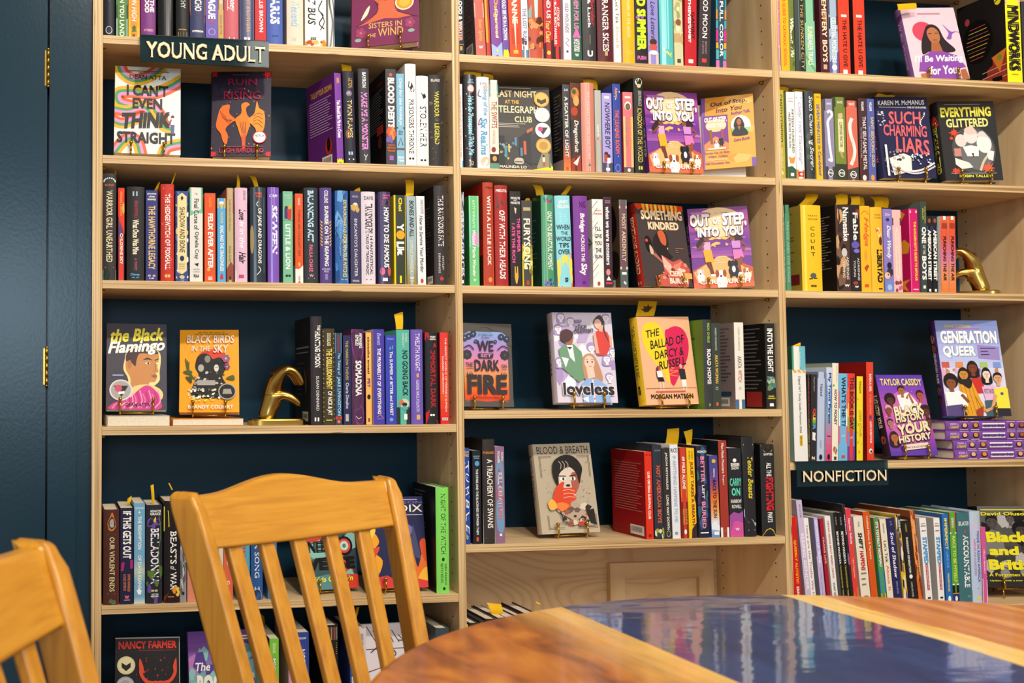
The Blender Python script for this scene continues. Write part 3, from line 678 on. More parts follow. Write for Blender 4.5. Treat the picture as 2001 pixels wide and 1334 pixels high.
SHELVES[(1, 2)] = [
 B(656, 670, 143.8, '#7d44a0', 'purple paperback with yellow crown foot', [H('JOHNSON', .05, .13, '#f0b43c', .3, .7, .02), V('You Should See Me in a Crown', .3, .72, W_, .2, .8, .03), P([(0, 1), (0, .955), (.2, .97), (.35, .945), (.5, .965), (.65, .945), (.8, .97), (1, .955), (1, 1)], '#f2df1e')], lean=1.6, yaw=15, d=.13, bc='#63277a', back=[H("TAKE UP YOUR CROWN", .1, .17, '#e8a83c', .15, .9, .03), lines(.22, .62, 14, '#c9a8d4', .1, .9), E(.74, .78, .12, .1, '#b0322c'), E(.74, .76, .06, .08, '#1a1414'), barcode(.5, .85, .88, .99)]),
 B(672, 693, 139.7, '#2e2c3a', 'navy book with gold lettering', [V('ASTON', .07, .18, '#c8a452', .45, .85, .01), E(.5, .24, .26, .03, '#8a86b8'), E(.5, .24, .12, .014, '#c99a6c'), V('TWIN FLAMES', .31, .72, '#e8cf8a', .3, .75, .008), E(.3, .68, .2, .05, '#8a5a3a'), BX(.87, '#a8c4e8'), Q(.945, .96, W_, .3, .8)], lean=1.3, k='h'),
 B(701, 722, 134.3, '#413f44', 'charcoal book with pink lettering', [V('BAYRON', .04, .2, W_, .35, .7, .02), V('MAKE ME A MONSTER', .25, .85, '#e28ad0', .22, .8, .035, .1), L([(.4, .9), (.55, .93), (.7, .9)], .06, W_), L([(.55, .93), (.5, .96)], .06, W_)], lean=.8, k='h'),
 B(754, 774, 134.8, '#3f3d40', 'charcoal book with bold white lettering', [E(.5, .06, .16, .017, '#e2562c'), V('BLOOD DEBTS', .09, .61, W_, .2, .85, .04), scatter(12, ['#d8562c', '#e88a4a'], 3, .15, .85, .63, .72, .22), scatter(5, ['#7a5aa8'], 6, .1, .6, .7, .76, .2), H('TERRY J', .785, .805, '#e2702c', .15, .85), H('BENTON', .81, .83, '#e2702c', .12, .88), H('WALKER', .84, .86, '#e2702c', .12, .88), Q(.9, .95, '#a05ab0', .3, .7)], back=[H('ONE FAMILY BOUND', .09, .12, '#a02a24', .1, .8), lines(.17, .6, 16, '#8a8280', .12, .85), Q(.55, .64, '#d8402c', .55, .88), E(.7, .72, .1, .07, '#7a3a30')], bc='#221f1f'),
 B(775, 790, 144, '#7fb3cd', 'light blue book with brown bands', [V('Only for the Holidays', .05, .56, '#e9eef0', .25, .75, .01, .2), Q(.58, .6, '#6a4a3a'), H('ABIOLA', .62, .64, '#4a5560', .2, .8), H('BELLO', .645, .665, '#4a5560', .25, .75), L([(.2, .78), (.5, .7), (.8, .78)], .1, '#7a3a34'), Q(.81, .83, '#6a4a3a'), H('SOHO', .9, .925, W_, .12, .88, .04), H('TEEN', .935, .96, W_, .12, .88, .04)]),
 B(792, 813, 125.3, '#ece9e6', 'tall white book with butterfly', [V('HOLLY BLACK', .02, .14, '#c9c4c0', .3, .7, 0), P([(.3, .17), (.6, .19), (.85, .26), (.5, .25), (.25, .23)], '#2a2426'), P([(.4, .24), (.85, .25), (.8, .275), (.5, .28)], '#6a3a38'), Q(.278, .281, '#8a8684'), V('PRISONERS THRONE', .35, .88, '#2f2b2c', .28, .75, .005), E(.36, .93, .1, .011, K_, 10), E(.64, .93, .1, .011, K_, 10)], k='h'),
 B(814, 837, 148.7, '#ece9e6', 'white book with small bird', [V('HOLLY BLACK', .03, .13, '#c9c4c0', .3, .7, 0), P([(.35, .19), (.7, .2), (.8, .235), (.55, .26), (.45, .22)], '#2a2426'), Q(.255, .257, '#b0aca8', .2, .8), V('STOLEN HEIR', .34, .79, '#2f2b2c', .25, .8, .005), E(.36, .935, .1, .011, K_, 10), E(.64, .935, .1, .011, K_, 10)], k='h'),
 B(838, 866, 147, '#34302f', 'charcoal book with yellow lettering', [H('BLAKE', .045, .075, '#d8d0c0', .15, .75), V('WARRIOR', .18, .46, '#d8d048', .35, .68, .01), V('OF', .47, .51, '#8a7a5a', .4, .62, 0), V('LEGEND', .53, .76, '#d8d048', .35, .68, .01), scatter(14, ['#5a4a44', '#6a584c'], 8, .05, .95, .1, .95, .1)], k='h'),
]
SHELVES[(2, 2)] = [
 B(892, 904, 164, '#efeceb', 'white paperback with red lettering', [V('THE MISADVENTURES OF THE FAMILY FLETCHER', .13, .87, '#c8563c', .28, .68, .012), H('THE', .06, .085, '#b8b4b0', .3, .7), Q(.91, 1, '#4aa0c0'), P([(.3, .96), (.6, .93), (.7, .97), (.5, .99)], W_)]),
 B(907, 930, 146, '#1d1c20', 'black glossy book with blue script', [H('ART', .05, .07, '#7fb8d8', .35, .75), H('BYRNE', .075, .095, '#7fb8d8', .3, .8), E(.55, .15, .3, .045, '#c8707a'), E(.55, .15, .22, .033, '#d8d0cc'), V("He's So Possessed With Me", .23, .86, '#8fd4ec', .3, .78, .02, .15), scatter(12, ['#d87a84', '#e8e0dc'], 6, .1, .9, .02, .98, .05), V('GIL', .92, .98, '#c8c0a8', .35, .7)], k='h', rough=.25),
 B(932, 956, 151, '#e4dde6', 'pale lilac book with blue lettering', [H('LIN', .06, .085, '#6a6478', .25, .75, 0), E(.68, .11, .2, .02, '#e8b48a'), V('Song of the', .13, .42, '#5ab0d0', .4, .85, .015, .1), V('Six Realms', .45, .85, '#4aa4c8', .25, .8, .02, .1), L(smooth([(.2, .14), (.1, .2), (.35, .22)]), .06, '#6a6478'), L(smooth([(.25, .45), (.1, .52), (.4, .5)]), .06, '#7a6488'), E(.6, .92, .35, .05, '#e8c090'), E(.3, .97, .3, .04, '#f4f0f0')], k='h'),
 B(957, 974, 156, '#eedfce', 'cream book with teal bands', [Q(0, .05, '#4f5c56'), Q(.05, .19, '#6fa394'), H('BETH', .085, .11, W_, .2, .8), H('LINCOLN', .125, .15, W_, .1, .9), V('THE SWIFTS', .24, .54, '#a85a44', .2, .85, .01), V('A DICTIONARY OF SCOUNDRELS', .56, .72, '#c9a890', .3, .6, 0), E(.4, .78, .25, .03, '#8a3a30'), Q(.83, .93, '#3a2c26'), E(.5, .88, .25, .03, '#c8a060'), Q(.93, 1, '#5f8f80')]),
 B(1100, 1114, 165, '#45464c', 'dark sunset book with cream lettering', [G(.45, 1, ['#45464c', '#6a4a5c', '#c0604a', '#d88a40']), H('LO', .05, .075, W_, .25, .75), V('A SCATTER OF LIGHT', .14, .83, '#f0e8d4', .25, .72, .02), BX(.945, '#d8502c')], back=[Q(0, 1, '#201d1f'), lines(.1, .8, 18, '#6a6664', .7, .95), Q(.86, 1, '#8a8684', .6, 1)], bc='#201d1f'),
 B(1115, 1134, 162, '#5a3428', 'dark book with orange faces', [E(.5, .12, .4, .07, '#c87a3c'), E(.4, .1, .2, .03, '#3a5a2c'), E(.6, .2, .3, .06, '#e0a05a'), E(.4, .32, .35, .05, '#b0442c'), Q(.42, .84, '#2a3a3c'), V('Dragonfruit', .42, .78, W_, .25, .8, .012, .2), P([(0, .86), (1, .8), (1, 1), (0, 1)], '#a03a2c'), P([(.2, .9), (.9, .82), (.6, .93)], '#e8e0d8')]),
 B(1136, 1161, 162.4, '#c97c6a', 'copper pink book with faint lettering', [Q(0, 1, '#dba08f', .35, .62), V('WE UNLEASH THE MERCILESS STORM', .1, .85, '#e9c9bd', .4, .6, .005), P([(.4, .93), (.55, .9), (.65, .93)], '#3f7a5c')], k='h', rough=.3),
 B(1163, 1175, 176.4, '#aeb0a8', 'slim grey-green book', [V('Love in', .42, .56, '#e8e4dc', .3, .7), Q(.57, .6, '#c87a8a', .2, .6), Q(.6, 1, '#b09a84')]),
 B(1177, 1196, 181.6, '#a69cd6', 'lilac book with two seated figures', [Q(.04, .07, W_, .25, .75), V('NOWHERE BOY', .12, .7, '#35304a', .28, .8, .012, .12), E(.35, .76, .2, .025, '#4a2c24'), E(.6, .79, .18, .025, '#5a3020'), Q(.77, .86, '#b04a3a', .15, .45), Q(.81, .88, '#e8ecec', .45, .75), Q(.87, 1, '#4a4a54'), BX(.935)]),
 B(1198, 1213, 163.8, '#34489a', 'deep blue book with orange lettering', [V('Adams', .04, .16, '#e8a04a', .3, .7, .01, .2), V('THE LEAVING ROOM', .29, .78, '#e0603c', .25, .78, .025), scatter(8, ['#e8e4f0'], 7, .1, .9, .05, .85, .06), LG(.94, '#8a96d0', .32), LG(.94, '#34489a', .26)]),
 B(1218, 1237, 180, '#d5737a', 'pink and peach book with portrait', [Q(.05, .075, '#f0d8d0', .2, .8), E(.5, .17, .34, .055, '#f0e0d8'), E(.5, .18, .25, .042, '#4a5a40'), E(.5, .18, .13, .03, '#8a5a44'), Q(.3, .94, '#f0bb7a', .0, 1), V('MOST SINCERE', .3, .7, '#e8923a', .55, .85, .02), V('THINGS CLEAR', .3, .68, '#9a8a80', .2, .42, .005), Q(.92, 1, '#5a5048'), LG(.955)], bc='#b03a44'),
 B(1239, 1258, 151.6, '#20251f', 'black book with skull at its head', [E(.5, .05, .36, .04, '#d8ccb4'), E(.36, .055, .09, .012, K_), E(.64, .055, .09, .012, K_), E(.5, .09, .2, .02, '#d8c08a'), V('KERRI MANISCALCO', .14, .3, '#d8d4c8', .4, .75, 0), V('KINGDOM OF THE WICKED', .32, .88, '#d9c06a', .28, .75, .008), BX(.92, '#d9c06a')], k='h'),
]
SHELVES[(3, 2)] = [
 B(1519, 1533, 175.6, '#b3a93c', 'olive yellow book with dark lettering', [V('CANTO CONTIGO', .05, .59, '#35402c', .35, .75, .015), V('JONNY GARZA VILLA', .65, .88, '#e0d89c', .3, .7, .01), E(.5, .63, .1, .015, '#c8702c'), LG(.935, '#e0d89c')], bc='#8f9a58'),
 B(1538, 1554, 179.7, '#f0eae6', 'white and green book with orange moon', [S(H('LOUISE', .07, .08, '#c8786a', .2, .8), H('HUNG', .1, .115, '#c8786a', .2, .8)), V('FIFTEEN HUNDRED', .2, .7, '#3f4a40', .58, .85, .008), V('MILES FROM THE SUN', .24, .64, '#3f4a40', .2, .45, .008), P([(.1, .74), (.5, .76), (.9, .74), (.75, .82), (.3, .82)], '#dd9448'), P([(0, .86), (.5, .85), (1, .89), (1, 1), (0, 1)], '#3f5c44'), BX(.93)], bc='#7f8a58', back=[Q(0, .8, '#8f9a66'), lines(.1, .7, 12, '#a8b084')]),
 B(1555, 1570, 179, '#f2eef2', 'white book with grey script', [Q(.065, .075, '#8a86a0', .1, .9), V('Only This Dancing', .12, .8, '#a8a4b4', .25, .75, .005, .25), V('all night long', .2, .85, '#c4c0cc', .55, .85, 0, .25), Q(.89, 1, '#d9873c'), Q(.91, .97, '#c0302c', .2, .9), H('4B', .925, .955, W_, .35, .75)]),
 B(1574, 1591, 178, '#3a4045', 'dark grey book with white script', [V('Such Charming Secrets', .06, .9, '#e4e4e0', .25, .85, .01, .25), scatter(10, ['#4f5c50', '#2a3034'], 3, 0, 1, .5, .95, .25)], k='h'),
 B(1593.5, 1606, 183, '#f2b71c', 'bright yellow book with blue lettering', [V('SEVEN MINUTES', .12, .58, '#4a60a8', .25, .7, .025, .1), V('in Candyland', .6, .95, '#3a50a0', .2, .8, .015, .2), Q(.03, .05, '#b88a20', .2, .8)]),
 B(1612, 1630, 192.9, '#8f88a8', 'grey-violet book with ribbon banner', [Q(0, .15, '#4a4752'), H('WHITE', .05, .075, W_, .25, .75, .02), Q(.15, .82, '#8f88a8'), L(smooth([(.3, .17), (.6, .15), (.8, .2), (.35, .28), (.4, .4), (.45, .55), (.6, .7), (.65, .76), (.3, .74)]), .26, '#ece8ec'), Q(.83, 1, '#45434e'), E(.5, .91, .3, .045, W_), E(.5, .91, .24, .036, '#45434e'), H('PG', .895, .925, W_, .3, .7, .02)]),
 B(1632, 1653, 189.6, '#74863c', 'olive book with cream panel', [Q(0, .12, '#3c4436'), H('WHITE', .05, .08, '#e8e0c8', .25, .75, .02), P([(.3, .2), (.7, .19), (.75, .24), (.5, .27), (.3, .25)], '#d0b48a'), Q(.26, .66, '#e8dca8', .28, .78), V('COMPOUND FRACTURE', .3, .6, '#3c4430', .4, .68, .01), P([(.3, .64), (.6, .66), (.75, .74), (.5, .72)], '#b89a6a'), Q(.8, 1, '#3a4034'), E(.5, .91, .3, .045, W_), E(.5, .91, .24, .036, '#3a4034'), H('PG', .895, .925, W_, .3, .7, .02)]),
 B(1655, 1676, 196.5, '#d56c58', 'coral book with ribbon banner', [Q(0, .08, '#4a4644'), H('WHITE', .03, .06, W_, .25, .75, .02), L(smooth([(.5, .22), (.3, .3), (.35, .42), (.55, .52), (.68, .62), (.55, .72), (.3, .8)]), .3, '#f0e8dc'), V('HELL FOLLOWED WITH US', .28, .78, '#b89a90', .42, .56, 0), P([(0, .86), (.5, .84), (1, .82), (1, 1), (0, 1)], '#4a4644'), E(.5, .92, .3, .045, W_), E(.5, .92, .24, .036, '#4a4644'), H('PG', .905, .935, W_, .3, .7, .02)], bc='#b0402c'),
 B(1679, 1695, 192, '#4a3134', 'dark maroon book with white serif', [V('WILLIAMS', .04, .15, W_, .35, .65, .02), V('THAT SELF-SAME METAL', .22, .86, '#f0e8e4', .42, .85, .01), V('The Forge & Fracture Saga', .35, .72, '#d8ccc8', .15, .3, 0), Q(.6, .95, '#6a3428', 0, .12), LG(.955, '#f0e0d8', .24)]),
 B(1696, 1710, 193, '#5761a2', 'periwinkle book with yellow lettering', [V('WILLIAMS', .04, .15, W_, .3, .65, .02), V('SAINT-SEDUCING GOLD', .22, .82, '#e8cf7c', .45, .85, .012), V('The Forge & Fracture Saga', .33, .7, '#d4d4e8', .18, .33, 0), LG(.95, '#e0943c', .26)]),
]
SHELVES[(1, 3)] = [
 B(201, 227, 339, '#3b3634', 'tall charcoal book with moon arc', [S(*[E(.5 + .42 * cos(pi * (1 + i / 8)), .075 + .03 * sin(pi * (1 + i / 8)), .06, .008, '#c8dcd4', 10) for i in range(9)]), H('BOULLEY', .1, .12, '#d8704a', .15, .85), V('WARRIOR GIRL UNEARTHED', .16, .83, '#f0dfb8', .25, .72, .01), Q(.875, .882, '#d8704a', .15, .85), Q(.9, 1, '#5f7a72'), E(.3, .95, .25, .05, '#2a3430')], k='h', d=.15),
 B(231, 243, 367, '#de3d1e', 'red and navy slim book', [P([(0, .3), (1, .5), (1, 1), (0, 1)], '#3a2c52'), P([(.2, .35), (.8, .45), (.6, .6), (.1, .5)], '#6a3a6a'), E(.85, .22, .2, .06, '#e8a83c'), V('RENNARD & BROWN', .04, .3, '#f0b060', .3, .65, .005, .1), V('CHLORINE SKY', .49, .82, '#f2ead0', .3, .75, .02)]),
 B(248, 282, 365, '#2f2d2b', 'thick black book with gothic lettering', [Q(.05, .1, '#a8c0d0', .32, .6), V('BRASWELL', .15, .34, '#a8384c', .42, .62, .01), V('What Once Was Mine', .35, .72, '#f2e6c8', .32, .68, .025), V('A TWIST', .76, .89, '#c05a7a', .42, .58, .01), H('Disney', .92, .95, '#6ab0e0', .2, .75, .02, .2), Q(.96, .967, '#6ab0e0', .28, .68)], k='h', d=.15),
 B(285, 308, 371.7, '#3a3d78', 'navy book with gold lettering', [H('JENNIFER', .03, .05, W_, .1, .9, .02), H('LYNN', .06, .08, W_, .25, .75, .02), H('BARNES', .09, .11, W_, .15, .85, .02), V('THE HAWTHORNE LEGACY', .17, .87, '#e3c07a', .22, .8, .02), E(.3, .94, .13, .013, '#c8a4a0'), E(.7, .94, .13, .013, '#c8a4a0'), H('LB', .96, .975, W_, .3, .7)]),
 B(314, 340, 360, '#c4392e', 'red book with white lettering', [Q(.03, .055, '#e08a3c', .2, .8), V('THE HEDGEWITCH OF FOXHALL', .1, .88, W_, .32, .7, .02), scatter(8, ['#d8583c'], 4, .1, .9, .05, .95, .1), Q(.93, .96, '#e8b860', .3, .7)], k='h'),
 B(343, 368, 373, '#3a4f88', 'blue and white ornate book', [scatter(40, ['#e8e4d8', '#2a3a70', '#d8b878', '#5a74b0'], 2, 0, 1, 0, 1, .14, .2), P([(.14, .06), (.5, .02), (.86, .06), (.86, .88), (.5, .92), (.14, .88)], '#f2d79a'), P([(.5, .05), (.62, .08), (.5, .11), (.38, .08)], '#3a3430'), V('SHADOW AND BONE', .18, .68, '#2a2624', .3, .72, .008), E(.5, .745, .17, .03, '#24365c'), H('SHADOW', .8, .815, '#7a6a4c', .25, .75, 0), H('BONE', .825, .84, '#7a6a4c', .3, .7, 0), H('TRILOGY', .85, .865, '#7a6a4c', .25, .75, 0), E(.5, .95, .2, .02, '#d8c08a')]),
 B(371, 396, 366, '#e2ddd4', 'mint and white book', [Q(0, .27, '#79bd9a'), P([(0, .24), (.4, .26), (1, .22), (1, .27), (0, .3)], '#79bd9a'), H('THE', .06, .08, '#2f3a34', .4, .6, 0), V('Final Curse of', .12, .45, '#2c3230', .32, .7, .012), V('Ophelia Cray', .47, .76, '#2c3230', .32, .7, .012), P([(.35, .81), (.7, .8), (.6, .84)], '#2a2826'), H('CHRISTINE', .86, .875, '#6a6660', .25, .75, 0), H('CALELLA', .885, .9, '#6a6660', .25, .75, 0), H('9SAA', .92, .955, '#2a2826', .28, .72, .02)]),
 B(400, 421, 377, '#dd562a', 'orange-red paperback with white lettering', [V('CALLENDER', .04, .16, '#f0a43c', .4, .62, .005), V('FELIX EVER AFTER', .23, .85, W_, .3, .78, .03), E(.35, .86, .14, .02, '#f0a84a'), BX(.94, '#f6d8c8'), Q(.95, .958, '#dd562a', .3, .7)]),
 B(425, 441, 387, '#55a6d8', 'sky blue and yellow paperback', [Q(0, .12, '#f0b93c'), Q(.04, .07, W_, .25, .75), P([(.2, .06), (.8, .06), (.5, .14)], '#f0b93c'), V('CALLENDER', .16, .3, '#f0d26c', .38, .68, .01), V('KING AND THE DRAGONFLIES', .33, .87, W_, .3, .75, .02), BX(.93, '#c8303c'), Q(.9, .96, '#c8303c', .38, .62)]),
 B(443, 456, 367, '#bba878', 'dusty pink and tan book', [Q(0, .1, '#c07868'), P([(0, 0), (1, 0), (1, .28), (0, .12)], '#c07868'), V('Tender Meals and Other Seasons', .12, .46, '#8a5a3c', .35, .65, 0), V('Kiese Cole', .62, .78, '#5a4a3a', .35, .65, 0), P([(0, .86), (.6, .78), (1, .82), (1, 1), (0, 1)], '#8f4a38'), LG(.955, '#3a2a24')], bc='#b8705c'),
 B(459, 483, 367, '#e0b8cc', 'white and pink gridded book', [Q(0, .16, '#efe8ec'), V('JETHRO CASH', .03, .13, '#4a444c', .6, .85, 0), S(*[Q(.2 + i * .07, .203 + i * .07, '#c890ac') for i in range(10)]), V('Love', .23, .34, '#2a2628', .3, .85, .015, .3), V('Is in the', .36, .64, '#f6eef2', .35, .75, .015, .2), V('Hair', .68, .8, '#2a2628', .3, .85, .015, .3), BX(.92, '#b84a70'), Q(.88, 1, '#e8d4dc', .0, .15)], k='h'),
 B(489, 519, 366, '#25303a', 'dark glossy book with white lettering', [H('AMBER', .055, .075, '#d8402c', .3, .75, .03), H('CHEN', .085, .105, '#d8402c', .35, .75, .03), L(smooth([(.5, .15), (.4, .18), (.5, .2)]), .04, W_), V('OF JADE AND DRAGONS', .22, .8, '#f0ece0', .42, .72, .012), Q(0, 1, '#5c6a74', .2, .27), Q(.1, .9, '#4a5862', .84, .9), E(.1, .55, .12, .15, '#a08a5a'), L(smooth([(.5, .83), (.65, .87), (.4, .92)]), .04, W_)], k='h', rough=.22),
 B(523, 545, 366, '#7a54b8', 'violet glossy book with white lettering', [H('CHUM', .075, .105, W_, .15, .85, .02, .2), V('SKWEEN', .19, .7, '#efe8f4', .3, .85, .035, .1), Q(0, 1, '#9a7ad0', .3, .4), P([(0, .8), (1, .7), (1, 1), (0, 1)], '#8a2f52')], k='h', rough=.22),
 B(553, 572, 373.5, '#79b694', 'mint book with embracing couple', [H('BRANDY', .035, .055, '#a8d4bc', .15, .85), H('COLBERT', .06, .08, '#a8d4bc', .15, .85), E(.35, .18, .16, .02, '#4a2a20'), Q(.19, .3, '#4a3a70', .15, .5), E(.7, .17, .16, .025, '#d8a02a'), P([(.45, .2), (.9, .19), (.85, .31), (.5, .31)], '#c8342c'), Q(.315, .318, '#3a4a40'), V('LITTLE & LION', .36, .85, '#eef4ea', .25, .75, .02), E(.36, .92, .13, .013, K_, 10), E(.64, .92, .13, .013, K_, 10)], back=[Q(0, 1, '#4f8a68')]),
 B(577, 592, 378, '#dd562a', 'orange and white paperback', [V('COLES', .05, .13, '#f4dccc', .35, .65, .01), V("THINGS WE COULDN'T SAY", .18, .7, '#6a2f1c', .35, .68, .005), E(.5, .79, .14, .025, '#f0b04a'), P([(0, .84), (.5, .84), (1, .8), (1, 1), (0, 1)], '#f0e8e0'), Q(.92, .97, '#b8aca4', .38, .62)], back=[Q(.8, 1, '#c8c0b8')]),
 B(594, 621, 367, '#34383c', 'charcoal book with pale blue lettering', [V('BALANCING ACT', .03, .57, '#b4d4e8', .24, .68, .035), V('PAULA CHASE', .6, .88, '#e0688c', .34, .6, .02), H('W', .905, .935, '#e8a0b0', .35, .65, .02), Q(.945, .95, '#d8d4d8', .25, .75)], k='h'),
 B(625, 648, 367, '#544280', 'purple book with yellow laurel', [S(*[P([(.5 + s * .28, .36 + i * .034), (.5 + s * .5, .34 + i * .034), (.5 + s * .34, .375 + i * .034)], '#f0c22c') for i in range(8) for s in (-1, 1)]), V('COLLINS', .03, .16, '#f0ecf4', .35, .68, .015), V('SUNRISE ON THE REAPING', .19, .82, W_, .36, .7, .025), H('SCHOLASTIC', .84, .86, '#c8bce0', .15, .85), H('PRESS', .865, .885, '#c8bce0', .3, .7), Q(.9, .96, '#8a7ab0', .38, .62)], k='h'),
 B(655, 680, 372.7, '#3565a6', 'blue swirl book with yellow lettering', [scatter(14, ['#2a4f88', '#4a84c4', '#6fa4d8'], 12, 0, 1, 0, 1, .3, .3), V('EXTRAORDINARY QUESTS', .1, .55, '#e4cf6c', .55, .88, .015), V('FOR AMATEUR WITCHES', .5, .93, '#e4cf6c', .55, .88, .015), V('KAYLA COTTINGHAM', .32, .7, '#a8c8e8', .3, .42, 0), Q(.95, .955, '#e4cf6c', .4, .9)], k='h'),
 B(685, 704, 373, '#3e3b5e', 'dusky navy book with white lettering', [H('MELISSA', .05, .07, '#c8c4d8', .2, .8, 0, .2), E(.5, .16, .28, .035, '#e8dcc0'), scatter(6, ['#c8a05a'], 4, .2, .8, .16, .21, .2), V("ENCANTO'S DAUGHTER", .3, .92, '#dcd8e4', .38, .7, .005), H('VIKING', .955, .975, '#d0ccd8', .15, .85)]),
 B(706, 733, 374.7, '#dcd0da', 'pale lilac book with black lettering', [H('DAVIS', .05, .09, '#2f2a30', .2, .85, .01), V('TRANSMOGRIFY!', .13, .45, '#2f2a30', .25, .8, .02), V('14 FANTASTICAL', .48, .9, '#2f2a30', .58, .8, .01), V('TALES OF TRANS MAGIC', .46, .9, '#2f2a30', .3, .5, .01), Q(.945, .955, '#8a808a', .28, .7)], k='h'),
 B(739, 763, 375, '#3b2f58', 'deep purple glossy book', [H('BENJAMIN', .03, .05, '#e05aa0', .35, 1, .02), H('DEAN', .055, .075, '#e05aa0', .35, .8, .02), Q(.09, .15, '#b8402c', .3, .9), E(.65, .12, .2, .02, '#1a1420'), V('HOW TO DIE FAMOUS', .17, .82, W_, .42, .85, .03), Q(0, 1, '#57487c', .15, .22), E(.3, .86, .2, .04, '#d86a8a'), E(.85, .86, .15, .05, '#c85a50'), BX(.93)], k='h', rough=.25),
 B(770, 793, 381, '#363a30', 'black book with yellow trim', [Q(0, 1, '#e2ca20', 0, .14), Q(0, 1, '#e2ca20', .95, 1), V('Choi', .03, .18, '#ead41e', .4, .7, .03), V('Y', .32, .4, W_, .25, .85, .03), E(.55, .445, .36, .05, '#eda31e'), V('L', .52, .58, W_, .2, .85, .05), V('k', .58, .68, W_, .25, .85, .05), Q(.9, .98, '#ead41e', .45, .62)], bc='#e2ca20'),
 B(795, 813, 383, '#9db2b6', 'pale blue to olive book', [G(.55, 1, ['#9db2b6', '#9c9c78', '#8f7a3c']), V('BONES AND ALL', .05, .46, '#2a2a28', .3, .78, .012, .1), V('CAMILLE DeANGELIS', .5, .86, '#e9e4cc', .35, .65, .01, .15), H('W', .91, .94, '#f0ead0', .25, .75, .02), Q(.955, .96, '#f0ead0', .25, .75)]),
 B(815, 831, 383, '#ece8e8', 'white book with black script', [V('DANIELLE VALENTINE', .04, .2, '#7a3038', .5, .85, 0), V('How to Survive Your Murder', .22, .86, '#26221f', .32, .75, .012, .2), E(.5, .955, .18, .026, '#c8402c')], lean=.6),
 B(848, 872, 363, '#3b3535', 'dark grey book beside the upright', [Q(0, .12, '#4a4444', .35, 1), V('THIS RAVENOUS FATE', .1, .61, '#ece8e4', .3, .75, .008), V('HAYLEY', .71, .85, '#d8d0cc', .6, .75, .005), V('DENNINGS', .68, .88, '#d8d0cc', .3, .45, .005), E(.55, .935, .15, .02, '#c83a30')], k='h', back=[Q(0, 1, '#1e1a1a'), lines(.2, .7, 16, '#5a5454'), barcode(.7, .95, .9, .98)], bc='#1e1a1a'),
]
